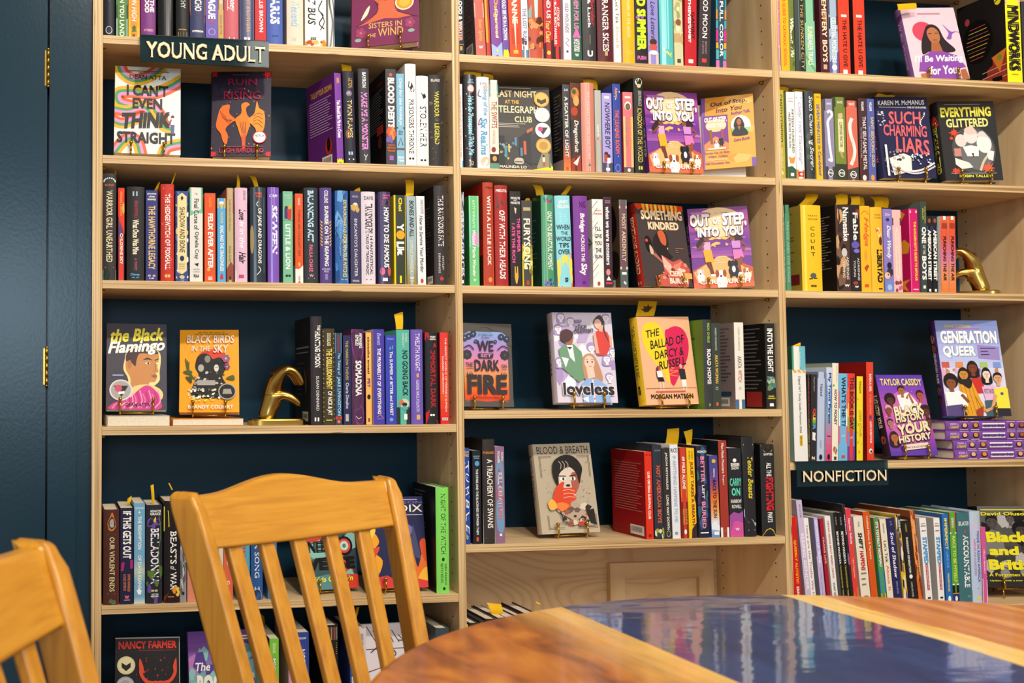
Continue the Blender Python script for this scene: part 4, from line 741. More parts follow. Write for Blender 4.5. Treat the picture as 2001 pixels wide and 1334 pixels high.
SHELVES[(2, 3)] = [
 B(896, 907, 375, '#33425c', 'dark blue marbled book', [scatter(14, ['#8a9ab4', '#20283c', '#c8d0dc'], 7, 0, 1, 0, 1, .3, .3), V('GRAVE GRACES', .2, .9, '#e4e8ee', .15, .9, .02), BX(.94)], k='h'),
 B(917, 936, 382.5, '#6cc07a', 'bright green book with pink heart', [Q(0, .2, '#8fd8a4'), Q(.2, .57, '#86d4c0'), V('KATY WINGATE', .05, .36, '#d8f0d0', .35, .6, .005), C([(.3, .42), (.6, .4), (.9, .45), (.9, .52), (.6, .56), (.3, .5)], '#e08fc0'), V('Wicked Marie Wonder', .38, .9, W_, .3, .65, .015, .2), H('W', .92, .95, W_, .35, .65)], bc='#3f8a4c'),
 B(944, 964, 356.6, '#b4432e', 'tall red to orange book', [G(.6, 1, ['#b4432e', '#d0603a', '#ee7a30']), H('Mayo', .04, .065, '#2a1a18', .25, .95, .01, .2), V('WITH A LITTLE LUCK', .13, .8, '#f6e8dc', .35, .7, .02), E(.6, .94, .2, .025, '#e89050')], bc='#a8281e', k='h', back=[Q(.55, .7, '#d8202c'), Q(.7, 1, '#4a1c18')]),
 B(967, 992, 362, '#a5302c', 'brick red book with grey bird', [H('MIKUTA', .04, .07, W_, .1, .95, .02), P([(.05, .24), (.2, .2), (.1, .1), (.5, .16), (1, .12), (.9, .19), (.6, .2), (.3, .22)], '#4a4448'), V('OFF WITH THEIR HEADS', .25, .93, W_, .3, .75, .02, .12)], k='h'),
 B(997, 1018, 373.5, '#302c2c', 'black book with pink lettering', [H('MOULITE', .06, .085, W_, .1, .95, .02), H('AND', .09, .105, W_, .35, .65, 0), H('MOULITE', .11, .135, W_, .1, .95, .02), P([(.4, .17), (.6, .18), (.55, .24), (.45, .22)], '#e0c8b0'), V('THE SUMMER', .28, .64, '#e85a9c', .62, .92, .025), V('I ATE THE RICH', .34, .75, '#e85a9c', .15, .45, .025), P([(.4, .79), (.45, .79), (.47, .86), (.55, .86), (.57, .79), (.62, .79), (.66, .79), (.7, .9), (.58, .97), (.46, .97), (.35, .9), (.36, .79)], '#d8a848')]),
 B(1020, 1040, 391.6, '#4a4844', 'grey and yellow book with cream lettering', [Q(.62, 1, '#d6bf22'), P([(0, .5), (.4, .56), (1, .52), (1, .7), (0, .7)], '#a89a3a'), scatter(12, ['#8a7a20', '#e8d85a'], 4, 0, 1, .5, .9, .2), Q(.08, .12, '#b8a878', .15, .85), V('FURYSONG', .21, .8, '#f4ecd4', .15, .8, .02), E(.5, .955, .15, .03, '#b8442c')]),
 B(1058, 1081.5, 381, '#4c9468', 'green glossy book with white lettering', [Q(0, 1, '#74b48a', .3, .42), P([(.15, .03), (.4, .03), (.6, .06), (.95, .03), (.8, .09), (.3, .09)], '#3a4a9c'), E(.55, .07, .14, .015, '#c83a3c'), V('ONLY THIS BEAUTIFUL MOMENT', .18, .82, W_, .45, .85, .02, .1), scatter(14, ['#2a4a8c', '#8a6ab0'], 6, .2, .95, .92, .99, .1)], k='h', bc='#234a36', rough=.25, back=[Q(0, 1, '#284c3a'), lines(.25, .8, 12, '#5a7a68')]),
 B(1086.5, 1116, 382, '#8fd2de', 'light blue book with rainbow stripes', [H('JANDY', .05, .1, W_, .2, .85, .02), H('NELSON', .1, .14, W_, .15, .9, .02), lines(.18, .3, 5, '#c0e4ea', .25, .8), H('WHEN', .32, .375, '#2c3438', .05, .9, .012), H('THE', .395, .43, '#2c3438', .3, .75, .008), H('WORLD', .45, .5, '#2c3438', .02, .97, .012), H('TIPS', .52, .57, '#2c3438', .15, .8, .012), H('OVER', .59, .645, '#2c3438', .1, .85, .012),
   P([(0, .72), (.5, .64), (1, .7), (1, 1), (0, 1)], '#f2d75a'), P([(0, .76), (1, .62), (1, .7), (0, .84)], '#d8523c'), P([(0, .83), (1, .7), (1, .75), (0, .88)], '#e8d23c'), P([(0, .88), (1, .76), (1, .81), (0, .93)], '#6fb04c'), P([(0, .93), (1, .82), (1, .88), (0, .98)], '#a8404c'), P([(0, .98), (1, .88), (1, .93), (0, 1)], '#e8c83c'), P([(.2, 1), (1, .93), (1, 1)], '#d8523c'), V('B', .9, .95, '#2c3438', .45, .65)], lean=1.3, k='h'),
 B(1121, 1149, 383, '#7b3f94', 'purple book with white lettering', [H('NG', .06, .13, '#4a2060', .4, .85, .02), V('Bridge', .19, .4, W_, .35, .75, .03, .1), V('ACROSS THE', .42, .72, W_, .45, .7, .015), V('Sky', .74, .87, W_, .3, .85, .03, .1), E(.6, .95, .14, .018, '#5a2c74')], k='h', bc='#4a2458', lean=.6),
 B(1158, 1179, 389, '#ece6e0', 'white book with coloured rays', [S(*[L([(0, .02 + i * .08), (.5, -.06 + i * .08)], .045, ('#4a9ad0', '#3a3a40', '#5a5a60', '#8ac8d8', '#3a3a40', '#8aa04c', '#e0c04c', '#e0a83c')[i % 8]) for i in range(1, 12)]), H('JANDY', .12, .14, '#d0603c', .25, .85, .01), H('NELSON', .155, .175, '#d0603c', .2, .9, .01), H("I'LL", .31, .355, '#2a2826', .25, .8, .008), H('GIVE', .395, .44, '#2a2826', .2, .85, .008), H('YOU', .475, .52, '#2a2826', .2, .85, .008), H('THE', .555, .6, '#2a2826', .25, .8, .008), H('SUN', .63, .67, '#2a2826', .2, .85, .008), E(.5, .955, .13, .024, '#b8402c')], bc='#d8d0c8', back=[S(*[L([(1, .5), (.3, .1 + i * .09)], .012, ('#4a9ad0', '#3a3a40', '#8aa04c', '#e0c04c')[i % 4]) for i in range(9)])]),
 B(1180, 1196, 384.4, '#3f2d3a', 'dark plum book with white script', [Q(.04, .05, '#a8848c', .2, .85), Q(.06, .07, '#a8848c', .2, .85), V('when we were monsters', .11, .75, W_, .25, .75, .018, .1), E(.5, .79, .25, .03, '#4a2a20'), E(.45, .83, .25, .035, '#e08a80'), P([(.2, .92), (.5, .87), (.8, .92)], '#e8e4e0'), Q(.94, .96, '#d83a50', .15, .9)]),
 B(1211, 1226, 390, '#6b5259', 'mauve-brown book with teal ends', [Q(0, .07, '#5f8a84'), Q(.07, .1, '#d8c8a0'), V('MOST ARDENTLY', .16, .7, '#e2c49a', .3, .78, .01), Q(.76, .79, '#d8c8a0'), Q(.79, 1, '#4a6660'), Q(.82, .85, '#d8e0d8', .2, .8), scatter(5, ['#c8d8d0'], 2, .3, .7, .92, .96, .1)], k='p', back=[Q(0, 1, '#5f4a34'), C([(.3, .1), (.8, .05), (.9, .4), (.5, .5)], '#1c1714'), C([(.2, .5), (.7, .55), (.6, .9), (.2, .8)], '#c8b48a'), C([(.5, .6), (.95, .6), (.9, .9)], '#2a201a'), barcode(.5, .85, .9, .99)], bc='#2a2420'),
]
SHELVES[(3, 3)] = [
 B(1526, 1535, 400, '#3f7a5c', 'green book with grey lettering', [Q(0, .16, '#20342c'), V('WILDER', .03, .15, W_, .25, .7, .01), V('THE LAKES OF THE KINGS', .2, .9, '#a8b8ac', .25, .75, .01)], rough=.3),
 B(1535.5, 1544, 400, '#4a8c68', 'slim lighter green book', [Q(0, .1, '#20342c'), V('PRINCE AND THE KINGS', .2, .9, '#9ab8a4', .25, .75, .01)], rough=.3),
 B(1566, 1605, 401, '#edbe28', 'thick bright yellow book', [Q(0, 1, '#f4d65a', .1, .2), H('TRACY', .115, .135, '#5a4a1c', .3, .8, 0), H('WOLFF', .155, .175, '#5a4a1c', .3, .8, 0), S(*[H(ch, .25 + i * .075, .295 + i * .075, '#332a1c', .42, .62, .0) for i, ch in enumerate('COURT')]), E(.5, .82, .15, .03, '#5a5a60'), L([(.3, .86), (.7, .85)], .05, '#332a1c'), E(.44, .94, .08, .012, '#5a4a1c'), E(.58, .94, .08, .012, '#5a4a1c')], k='h', d=.155, bc='#a8903a', back=[lines(.08, .7, 18, '#7a6828', .15, .85), Q(.8, .92, '#7a2028', .6, .95), Q(.82, .94, '#d8d0b8', .1, .5)]),
 B(1634, 1661, 400, '#4a3832', 'dark bronze patterned book', [scatter(24, ['#7a5a44', '#2a1f1c', '#c89a6c', '#5a3a34'], 6, 0, .7, .05, .95, .25, .3), Q(0, .3, '#3a3030', .2, 1), V('Namesake', .03, .42, W_, .5, .92, .02), E(.55, .55, .2, .05, '#c8c4c0'), V('ADRIENNE', .6, .86, '#e8e0d8', .68, .85, .005), V('YOUNG', .65, .84, '#e8e0d8', .4, .57, .005), H('W', .915, .945, W_, .5, .85, .03)], back=[Q(0, 1, '#1d1918'), lines(.12, .75, 20, '#8a8078', .1, .9), barcode(.1, .5, .9, .99)], bc='#1d1918', d=.15),
 B(1662, 1681, 400, '#2e2629', 'black book with purple gem', [Q(.05, .12, '#7a3a2c', .6, 1), V('Fable', .09, .41, W_, .3, .8, .02), E(.5, .46, .4, .04, '#6a5ab0'), L([(.1, .5), (1, .46)], .08, '#6a4438'), E(.6, .53, .3, .025, '#7a70c8'), V('ADRIENNE', .61, .87, '#e0d8d8', .65, .85, .005), V('YOUNG', .64, .83, '#e0d8d8', .25, .45, .005), E(.4, .9, .25, .02, '#a0442c'), H('W', .93, .955, W_, .3, .7, .03)]),
 B(1682, 1701, 402, '#f4b42a', 'orange-yellow book with orange script', [L(smooth([(.1, .1), (.5, .06), (.9, .1)]), .05, '#c8502c'), V('Helga', .13, .47, '#dd6030', .3, .85, .015, .3), V('CATHERINE YU', .52, .64, '#d89040', .35, .6, 0), P([(.3, .72), (.6, .68), (.8, .7), (.6, .74), (.5, .77)], '#b8442c'), BX(.91, '#d8502c')]),
 B(1702, 1725, 405, '#f0b52c', 'yellow book with bold black lettering', [H('BESSIE', .08, .1, '#a87a20', .3, .85, .01), H('FLORES', .115, .135, '#a87a20', .3, .85, .01), P([(.35, .26), (.6, .24), (.85, .32), (.6, .35)], '#e8ece8'), P([(.3, .25), (.6, .27), (.4, .3)], '#d8622c'), E(.75, .4, .16, .05, '#5a2c3c'), V('LIBERTAD', .5, .89, '#1f1b18', .38, .85, .035), Q(.955, .97, '#3a3020', .45, .8)], k='h'),
 B(1727, 1745, 408, '#8778c0', 'violet book with white script', [H('Zhao', .05, .08, '#e8d8c0', .2, .8, .01, .2), E(.5, .13, .2, .02, '#3a3468'), V('Dear Wendy', .2, .6, W_, .25, .8, .015, .3), E(.55, .68, .25, .04, '#2a2234'), E(.6, .76, .35, .05, '#3a3448'), E(.3, .8, .3, .04, '#e8c0a0'), Q(.86, 1, '#6f88c8'), LG(.94, '#a8b8e0', .26)]),
 B(1745, 1762, 409.7, '#f0b8b4', 'pale pink book with arched panel', [Q(.1, .19, '#3a3440'), P([(.25, .28), (.5, .2), (.75, .28), (.75, .8), (.5, .86), (.25, .8)], '#f6d0c4'), V('THIS WAY IS NEVER THE END', .26, .8, '#c8a098', .4, .6, 0), scatter(10, ['#c8607a', '#8a3a50'], 5, .1, .9, .86, .98, .15)]),
 B(1778, 1794.5, 407.8, '#cf1f68', 'hot pink book with yellow lettering', [Q(.02, .05, '#f4c8d8', .1, .95), Q(0, 1, '#e4609a', .0, .1), V("THE GOLDEN BOY'S GUIDE TO BIPOLAR", .15, .86, '#f0d02c', .5, .8, .03), Q(.955, .968, '#f4d0dc', .25, .85)], back=[scatter(6, ['#e0a02c'], 3, .3, 1, .0, .95, .12, .7), P([(.6, .82), (.8, .86), (1, .84), (.88, .9), (.95, .98), (.75, .93)], '#e0a02c')], bc='#c01a60', lean=.0),
 B(1799.5, 1811, 393.5, '#3d4a44', 'tall dark green book', [V('VICTORIA', .05, .24, '#d8d04c', .65, .85, .01), V('ZELLER', .07, .2, '#d8d04c', .3, .5, .01), V('ONE', .28, .46, W_, .15, .9, .03), V('OF THE', .48, .58, W_, .3, .75, .0), V('BOYS', .6, .86, W_, .15, .9, .03), BX(.92)], lean=-1.3, bc='#5a6460'),
 B(1811.5, 1821, 422, '#242226', 'black book with bold white lettering', [Q(.0, .13, '#4a3430'), E(.5, .06, .3, .03, '#8a5a40'), Q(.13, .2, '#3f5088'), V('AMERICAN STREET', .18, .84, W_, .15, .85, .04), BX(.95)], lean=-1.3),
 B(1822.5, 1832, 422, '#242226', 'black book with bold white lettering', [Q(.0, .13, '#4a3430'), E(.5, .06, .3, .03, '#8a5a40'), Q(.13, .2, '#3f5088'), V('AMERICAN STREET', .18, .84, W_, .15, .85, .04), BX(.95)], lean=-1.3),
 B(1838.5, 1852, 422, '#e25a30', 'orange to pink gradient book', [G(0, 1, ['#e86a2c', '#dd4a3c', '#d870a0', '#e89060', '#e87a30']), Q(0, .05, W_, .3, .7), Q(.09, .16, '#a83a24', .15, .9), V('PUNCHING THE AIR', .26, .84, '#3a1c20', .3, .75, .02, .15)], lean=-1.6, bc='#e4dcd8'),
 B(1854, 1867, 422, '#e25a30', 'orange to pink gradient book', [G(0, 1, ['#e86a2c', '#dd4a3c', '#d870a0', '#e89060', '#e87a30']), Q(0, .05, W_, .3, .7), Q(.09, .16, '#a83a24', .15, .9), V('PUNCHING THE AIR', .26, .84, '#3a1c20', .3, .75, .02, .15)], lean=-1.6, bc='#e4dcd8'),
]
SHELVES[(1, 4)] = [
 B(607, 629, 618, '#332f30', 'tall charcoal book with white lettering', [V('THE', .08, .13, W_, .55, .85, .02), V('HUNTING MOON', .14, .47, W_, .35, .85, .03), V('SUSAN DENNARD', .55, .87, '#dcd8d4', .45, .72, .01), BX(.93)], k='h', d=.15, bc='#201d1d', back=[H('A HAUNTING', .12, .14, '#3f3a3a', .15, .7), H('PROMISE', .16, .18, '#3f3a3a', .15, .65), Q(.27, .285, '#8a8684', .1, .9), Q(.32, .33, '#8a8684', .1, .85), lines(.42, .75, 8, '#4a4644', .15, .6), P([(.6, .45), (.8, .6), (.7, .75), (.65, .6)], '#5a5048'), barcode(.5, .85, .88, .97)]),
 B(630, 654, 641.7, '#453c2a', 'brown book with gold dots', [S(*[E(.08 + .84 * (i % 2), .03 + i * .0245, .05, .006, '#b89a4a', 8) for i in range(39)]), V('DOUGLASS', .05, .18, '#e8dcb0', .35, .65, .02), V('THE DISILLUSIONMENT', .21, .63, '#ead468', .28, .75, .025), V('OF NICK & JAY', .65, .9, '#f0ead0', .28, .75, .025), Q(.945, .955, '#e0c45a', .25, .75)], k='h'),
 B(655, 668, 650, '#2f4660', 'slim teal-navy book', [Q(0, .22, '#5f8aa4'), V('RYAN DOUGLASS', .03, .2, '#b8402c', .35, .7, .005), V('The Taking of', .22, .46, '#a8d4e8', .3, .8, .012, .2), V('JAKE LIVINGSTON', .48, .9, '#9fd0e8', .2, .8, .02), Q(.91, .94, '#c8402c'), E(.5, .965, .25, .018, '#e0703c')]),
 B(671, 686, 655, '#2b2f54', 'slim navy book with gold lettering', [V('THE MARROW THIEVES', .06, .5, '#c8b060', .3, .65, .005), V('Cherie Dimaline', .53, .82, '#dcdce4', .3, .7, .005), Q(.88, .96, '#b8b8b0', .25, .65)]),
 B(687, 711, 643, '#52304f', 'plum swirl book with white lettering', [C([(0, .0), (.6, .05), (1, .2), (.6, .35), (.1, .25)], '#8a3f86'), C([(.1, .4), (.7, .3), (1, .5), (.5, .55)], '#3a2238'), C([(0, .65), (.6, .6), (.9, .75), (.4, .85)], '#5c4048'), C([(.2, .85), (.8, .8), (1, .95), (.4, 1)], '#7a3a7a'), V('AKWAEKE', .04, .2, W_, .6, .85, .02), V('EMEZI', .06, .17, W_, .3, .55, .02), V('SOMADINA', .33, .7, W_, .28, .78, .03), L([(.3, .91), (.5, .94), (.75, .92)], .04, W_)], k='h'),
 B(715, 726, 649, '#efb563', 'slim tan-orange book', [V('akwaeke emezi', .05, .45, '#3a2c1c', .3, .7, .02), V('PET', .5, .6, '#7a2f6a', .25, .75, .04), E(.5, .7, .3, .028, '#2a2018'), Q(.93, .97, '#6a4a24', .35, .65)], bc='#7a2f6a'),
 B(730, 751, 643, '#4a3fa2', 'indigo book with white lettering', [V('Everett', .04, .17, '#c8c4e8', .35, .7, .005, .3), V('THE PROBABILITY OF', .2, .6, W_, .35, .68, .02, .1), V('EVERYTHING', .62, .89, W_, .35, .68, .02, .1), L(smooth([(.3, .92), (.6, .9), (.9, .94)]), .05, '#d88a6a'), H('Clarion', .93, .945, '#a8a4d8', .3, .75, 0)], bc='#e4d4d8'),
 B(754, 774, 655, '#3a47b0', 'royal blue book with sprig', [H('Ferguson', .03, .05, '#d8dce8', .2, .8, 0), C([(.35, .15), (.5, .12), (.45, .16)], '#6ab88a'), C([(.6, .14), (.75, .11), (.65, .16)], '#6ab88a'), V('The SUMMER of', .18, .5, W_, .38, .68, .012), V('BITTER and SWEET', .52, .9, W_, .38, .68, .015), E(.5, .945, .18, .02, '#8a94d8')]),
 B(775, 800, 644, '#55b29e', 'teal book with black lettering', [V('PATRICK', .04, .13, '#e8e0d0', .68, .85, 0), V('FLORES-SCOTT', .04, .19, '#e8e0d0', .45, .62, 0), V('NO GOING BACK', .22, .7, '#26302c', .45, .88, .02), Q(.82, 1, '#2c3230'), E(.6, .78, .35, .05, '#d8c8b0'), E(.35, .77, .2, .03, '#c87a5a'), E(.6, .79, .2, .02, '#26302c'), P([(.3, .83), (.6, .8), (.9, .83), (.7, .86)], '#4aa0a4'), Q(.89, .95, W_, .55, .8)]),
 B(803, 826, 643.6, '#6f58b2', 'violet book with white lettering', [V('TWELFTH KNIGHT', .04, .44, '#efe8f4', .35, .72, .01), P([(.4, .47), (.6, .46), (.65, .5), (.45, .51)], '#d8a060'), V('ALEXENE FAROL FOLLMUTH', .53, .87, '#e0d8ec', .38, .65, .005), Q(.9, .95, '#d8b060', .4, .7)], k='h'),
 B(831, 855, 649, '#25282a', 'black book with red border', [P([(0, 0), (.25, 0), (.3, .08), (.8, .12), (.9, .16), (.6, .17), (.7, .12), (.1, .1), (0, .08)], '#c8242c'), H('TIGEST', .04, .06, W_, .35, .85, .02), H('GIRMA', .065, .085, W_, .35, .85, .02), V('IMMORTAL DARK', .2, .82, '#b8242c', .38, .8, .02), P([(0, .88), (.3, .84), (.2, .92), (.9, .96), (1, 1), (0, 1)], '#c8242c'), E(.4, .9, .1, .012, W_, 10), E(.6, .9, .1, .012, W_, 10)], k='h'),
 B(860, 876, 649, '#de3c30', 'red-orange book with thin lettering', [G(0, 1, ['#d8303c', '#e04a30', '#ea5a2c', '#d8242c']), V('THE PERFECT WORLD OF MIWAKO SUMIDA', .06, .87, '#f8e0d8', .58, .8, .01), V('CLARISSA GOENAWAN', .26, .67, '#f8e0d8', .25, .45, .01), Q(.93, .96, '#f0e8d8', .2, .85), H('SOHO', .935, .955, '#2a1c18', .25, .8)], back=[Q(0, 1, '#8a1c38')]),
]
SHELVES[(2, 4)] = [
 B(1375, 1391, 624, '#3b3b3f', 'charcoal book with green lettering', [V('REX OGLE', .04, .26, '#8fc83c', .45, .75, .02), V('ROAD HOME', .33, .72, W_, .35, .85, .03), P([(.5, .93), (.7, .95), (.5, .97)], '#8fc83c')], k='h', bc='#55802c', back=[Q(0, 1, '#618f30', 0, 1), lines(.2, .8, 10, '#3a5a24', .2, .8)]),
 B(1391, 1408, 630.6, '#3c433d', 'grey-green book with yellow lettering', [V('NNEDI OKORAFOR', .06, .32, '#d0d4cc', .4, .6, .005), V('AKATA WOMAN', .37, .7, '#e2bf4c', .35, .7, .015), E(.5, .76, .16, .02, '#a8b4a4'), E(.5, .76, .1, .012, '#3c433d'), E(.5, .94, .14, .022, '#e0602c')]),
 B(1436, 1454, 629.7, '#e8e2d4', 'cream book with blue foot', [V('NNEDI OKORAFOR', .06, .33, '#9a9484', .38, .6, 0), V('AKATA', .39, .53, '#5a5a54', .3, .72, .01), V('WITCH', .55, .69, '#b85a50', .3, .72, .01), E(.5, .76, .15, .02, '#c8c4b4'), Q(.89, 1, '#4a6a8e'), Q(.91, .97, W_, .45, .6)], bc='#9b8782', back=[lines(.06, .7, 16, '#6f5d5c', .1, .9), Q(.8, .85, '#2f4a70', .1, .9), barcode(.15, .85, .87, .97)]),
 B(1496, 1515, 631.5, '#2b292a', 'black book beside the upright', [V('INTO THE LIGHT', .06, .57, W_, .22, .78, .03), scatter(12, ['#6a8a5c', '#a8b890', '#4a7a80'], 5, .2, .8, .64, .76, .25), H('MARK', .845, .86, '#e0d42c', .2, .8, .03), H('OSHIRO', .87, .885, '#e0d42c', .1, .9, .03), BX(.935)], back=[lines(.05, .8, 16, '#6a6664', .1, .9), Q(.8, .98, '#8f8a84', .1, .4), Q(.8, .98, '#a02c2c', .5, .9)], bc='#1a1818'),
]
SHELVES[(3, 4)] = [
 B(1550, 1576, 676, '#e9e6e1', 'tall white study guide with green head', [Q(0, .205, '#3f9a78'), Q(0, .205, '#6fb8c4', .55, 1), V('BARRONS', .05, .17, '#e0ecd8', .4, .62, .01), S(*[P([(i * .34, .205), (i * .34 + .2, .205), (i * .34 + .34, .23), (i * .34 + .14, .23)], '#e8a83c') for i in range(3)]), V('Digital SAT Study Guide Premium 2026', .26, .75, '#4a4644', .38, .58, .005), Q(.77, .86, '#e0b81e', .4, .62), V('Barrons', .78, .85, K_, .45, .58, .01)], d=.17, bc='#8fa8a0', back=[Q(0, .2, '#2a6048')]),
 B(1579, 1582, 731, '#3a3436', 'slim dark book with orange lettering', [V('HERE IS MY STORY', .05, .5, '#d8502c', .3, .7, .02), V('ALPHABET SOUP', .5, .95, '#c8b840', .3, .7, .02)], lean=-1.5),
 B(1584, 1595, 731, '#302c2d', 'black book with rainbow title', [V('Meg-John Barker', .03, .2, '#d8d4d0', .4, .65, 0), V('Q', .39, .46, '#d84a3c', .35, .85, .03), V('U', .46, .5, '#e89a3c', .35, .85, .03), V('E', .5, .54, '#d8d04c', .35, .85, .03), V('E', .54, .58, '#6ab858', .35, .85, .03), V('R', .58, .63, '#5aa0d8', .35, .85, .03), P([(.3, .66), (.9, .67), (.8, .72), (.9, .76), (.3, .75)], '#e8e4e0'), H('N', .94, .975, W_, .25, .75, .03)], lean=-2.5),
 B(1597, 1611, 726, '#b7c2da', 'pale periwinkle book', [Q(0, .07, '#6a70b0'), V('Naked', .14, .27, '#3a4258', .35, .7, .01), V('not your average sex encyclopedia', .3, .7, '#d8e0ee', .35, .55, 0), V('MYRIAM', .76, .85, '#8a94b4', .35, .6, 0), LG(.95, K_, .22)], lean=-2.5, bc='#7c8498'),
 B(1614, 1625, 717, '#c0d0e4', 'blue to pink gradient book', [G(0, 1, ['#e8e8f0', '#4a70c0', '#7aa8c8', '#d07098', '#d8406c']), V('My Trans Parent', .06, .6, '#2f3c70', .25, .8, .015), H('Heather', .72, .74, '#8a1c44', .2, .85), LG(.95, K_, .22)], lean=-2.5),
 B(1626, 1638, 708.7, '#ece3cc', 'cream book with green tick', [Q(.22, .24, '#5aa848', .1, .35), V('HOW TO MONEY', .27, .63, '#2f2a26', .3, .75, .02, .1), V('JEAN CHATZKY', .03, .2, '#a89a84', .6, .8, 0), scatter(5, ['#c85a3c', '#5a8a9c'], 3, .2, .8, .86, .92, .15), BX(.95, '#4a4440')], lean=-2.2, bc='#96a08a'),
 B(1639, 1656, 729, '#6fb4dc', 'blue pink and white striped book', [Q(.2, .4, '#e06a86'), Q(.4, .6, '#f0ece8'), Q(.6, .8, '#e06a86'), V("WHAT'S THE T?", .04, .6, '#26242a', .3, .8, .02), H('JUNO', .7, .73, W_, .3, .7, 0, .2), BX(.93, '#c84a58')], lean=-2),
 B(1656, 1670, 729, '#e23c34', 'rainbow striped book with black lettering', [Q(0, .17, '#e04038'), Q(.17, .34, '#ea7a2c'), Q(.34, .5, '#f0c02c'), Q(.5, .67, '#6fb83c'), Q(.67, .83, '#4a9ad8'), Q(.83, 1, '#7a3f98'), V('THIS BOOK IS GAY', .04, .64, '#26242a', .3, .85, .02), H('JUNO', .72, .75, W_, .3, .7, 0, .2), BX(.93, '#c84a58')], lean=-2),
 B(1674, 1686, 734.6, '#eed526', 'lemon yellow book', [V('QUEER POWER!', .4, .72, '#b8902c', .3, .75, .01), V('PINEIM', .06, .2, '#6a5a20', .35, .7, .01), scatter(10, ['#c8a02c'], 6, .1, .9, .1, .95, .1)], lean=-2, bc='#3a2f5a'),
 B(1693.5, 1707, 707, '#dc442c', 'red book with white lettering', [V('BORN A GIRL', .12, .3, W_, .4, .72, .02), V('IT TAKES COURAGE', .33, .53, '#f0a890', .4, .65, .005), E(.5, .56, .2, .02, '#6a3a8a'), V('ALICE DUSSUTOUR', .6, .82, W_, .4, .7, .015), E(.5, .9, .25, .025, W_), E(.55, .905, .13, .014, K_)], lean=-1.3, d=.2, bc='#8f1512', back=[E(.3, .1, .2, .05, '#5a2018')]),
]
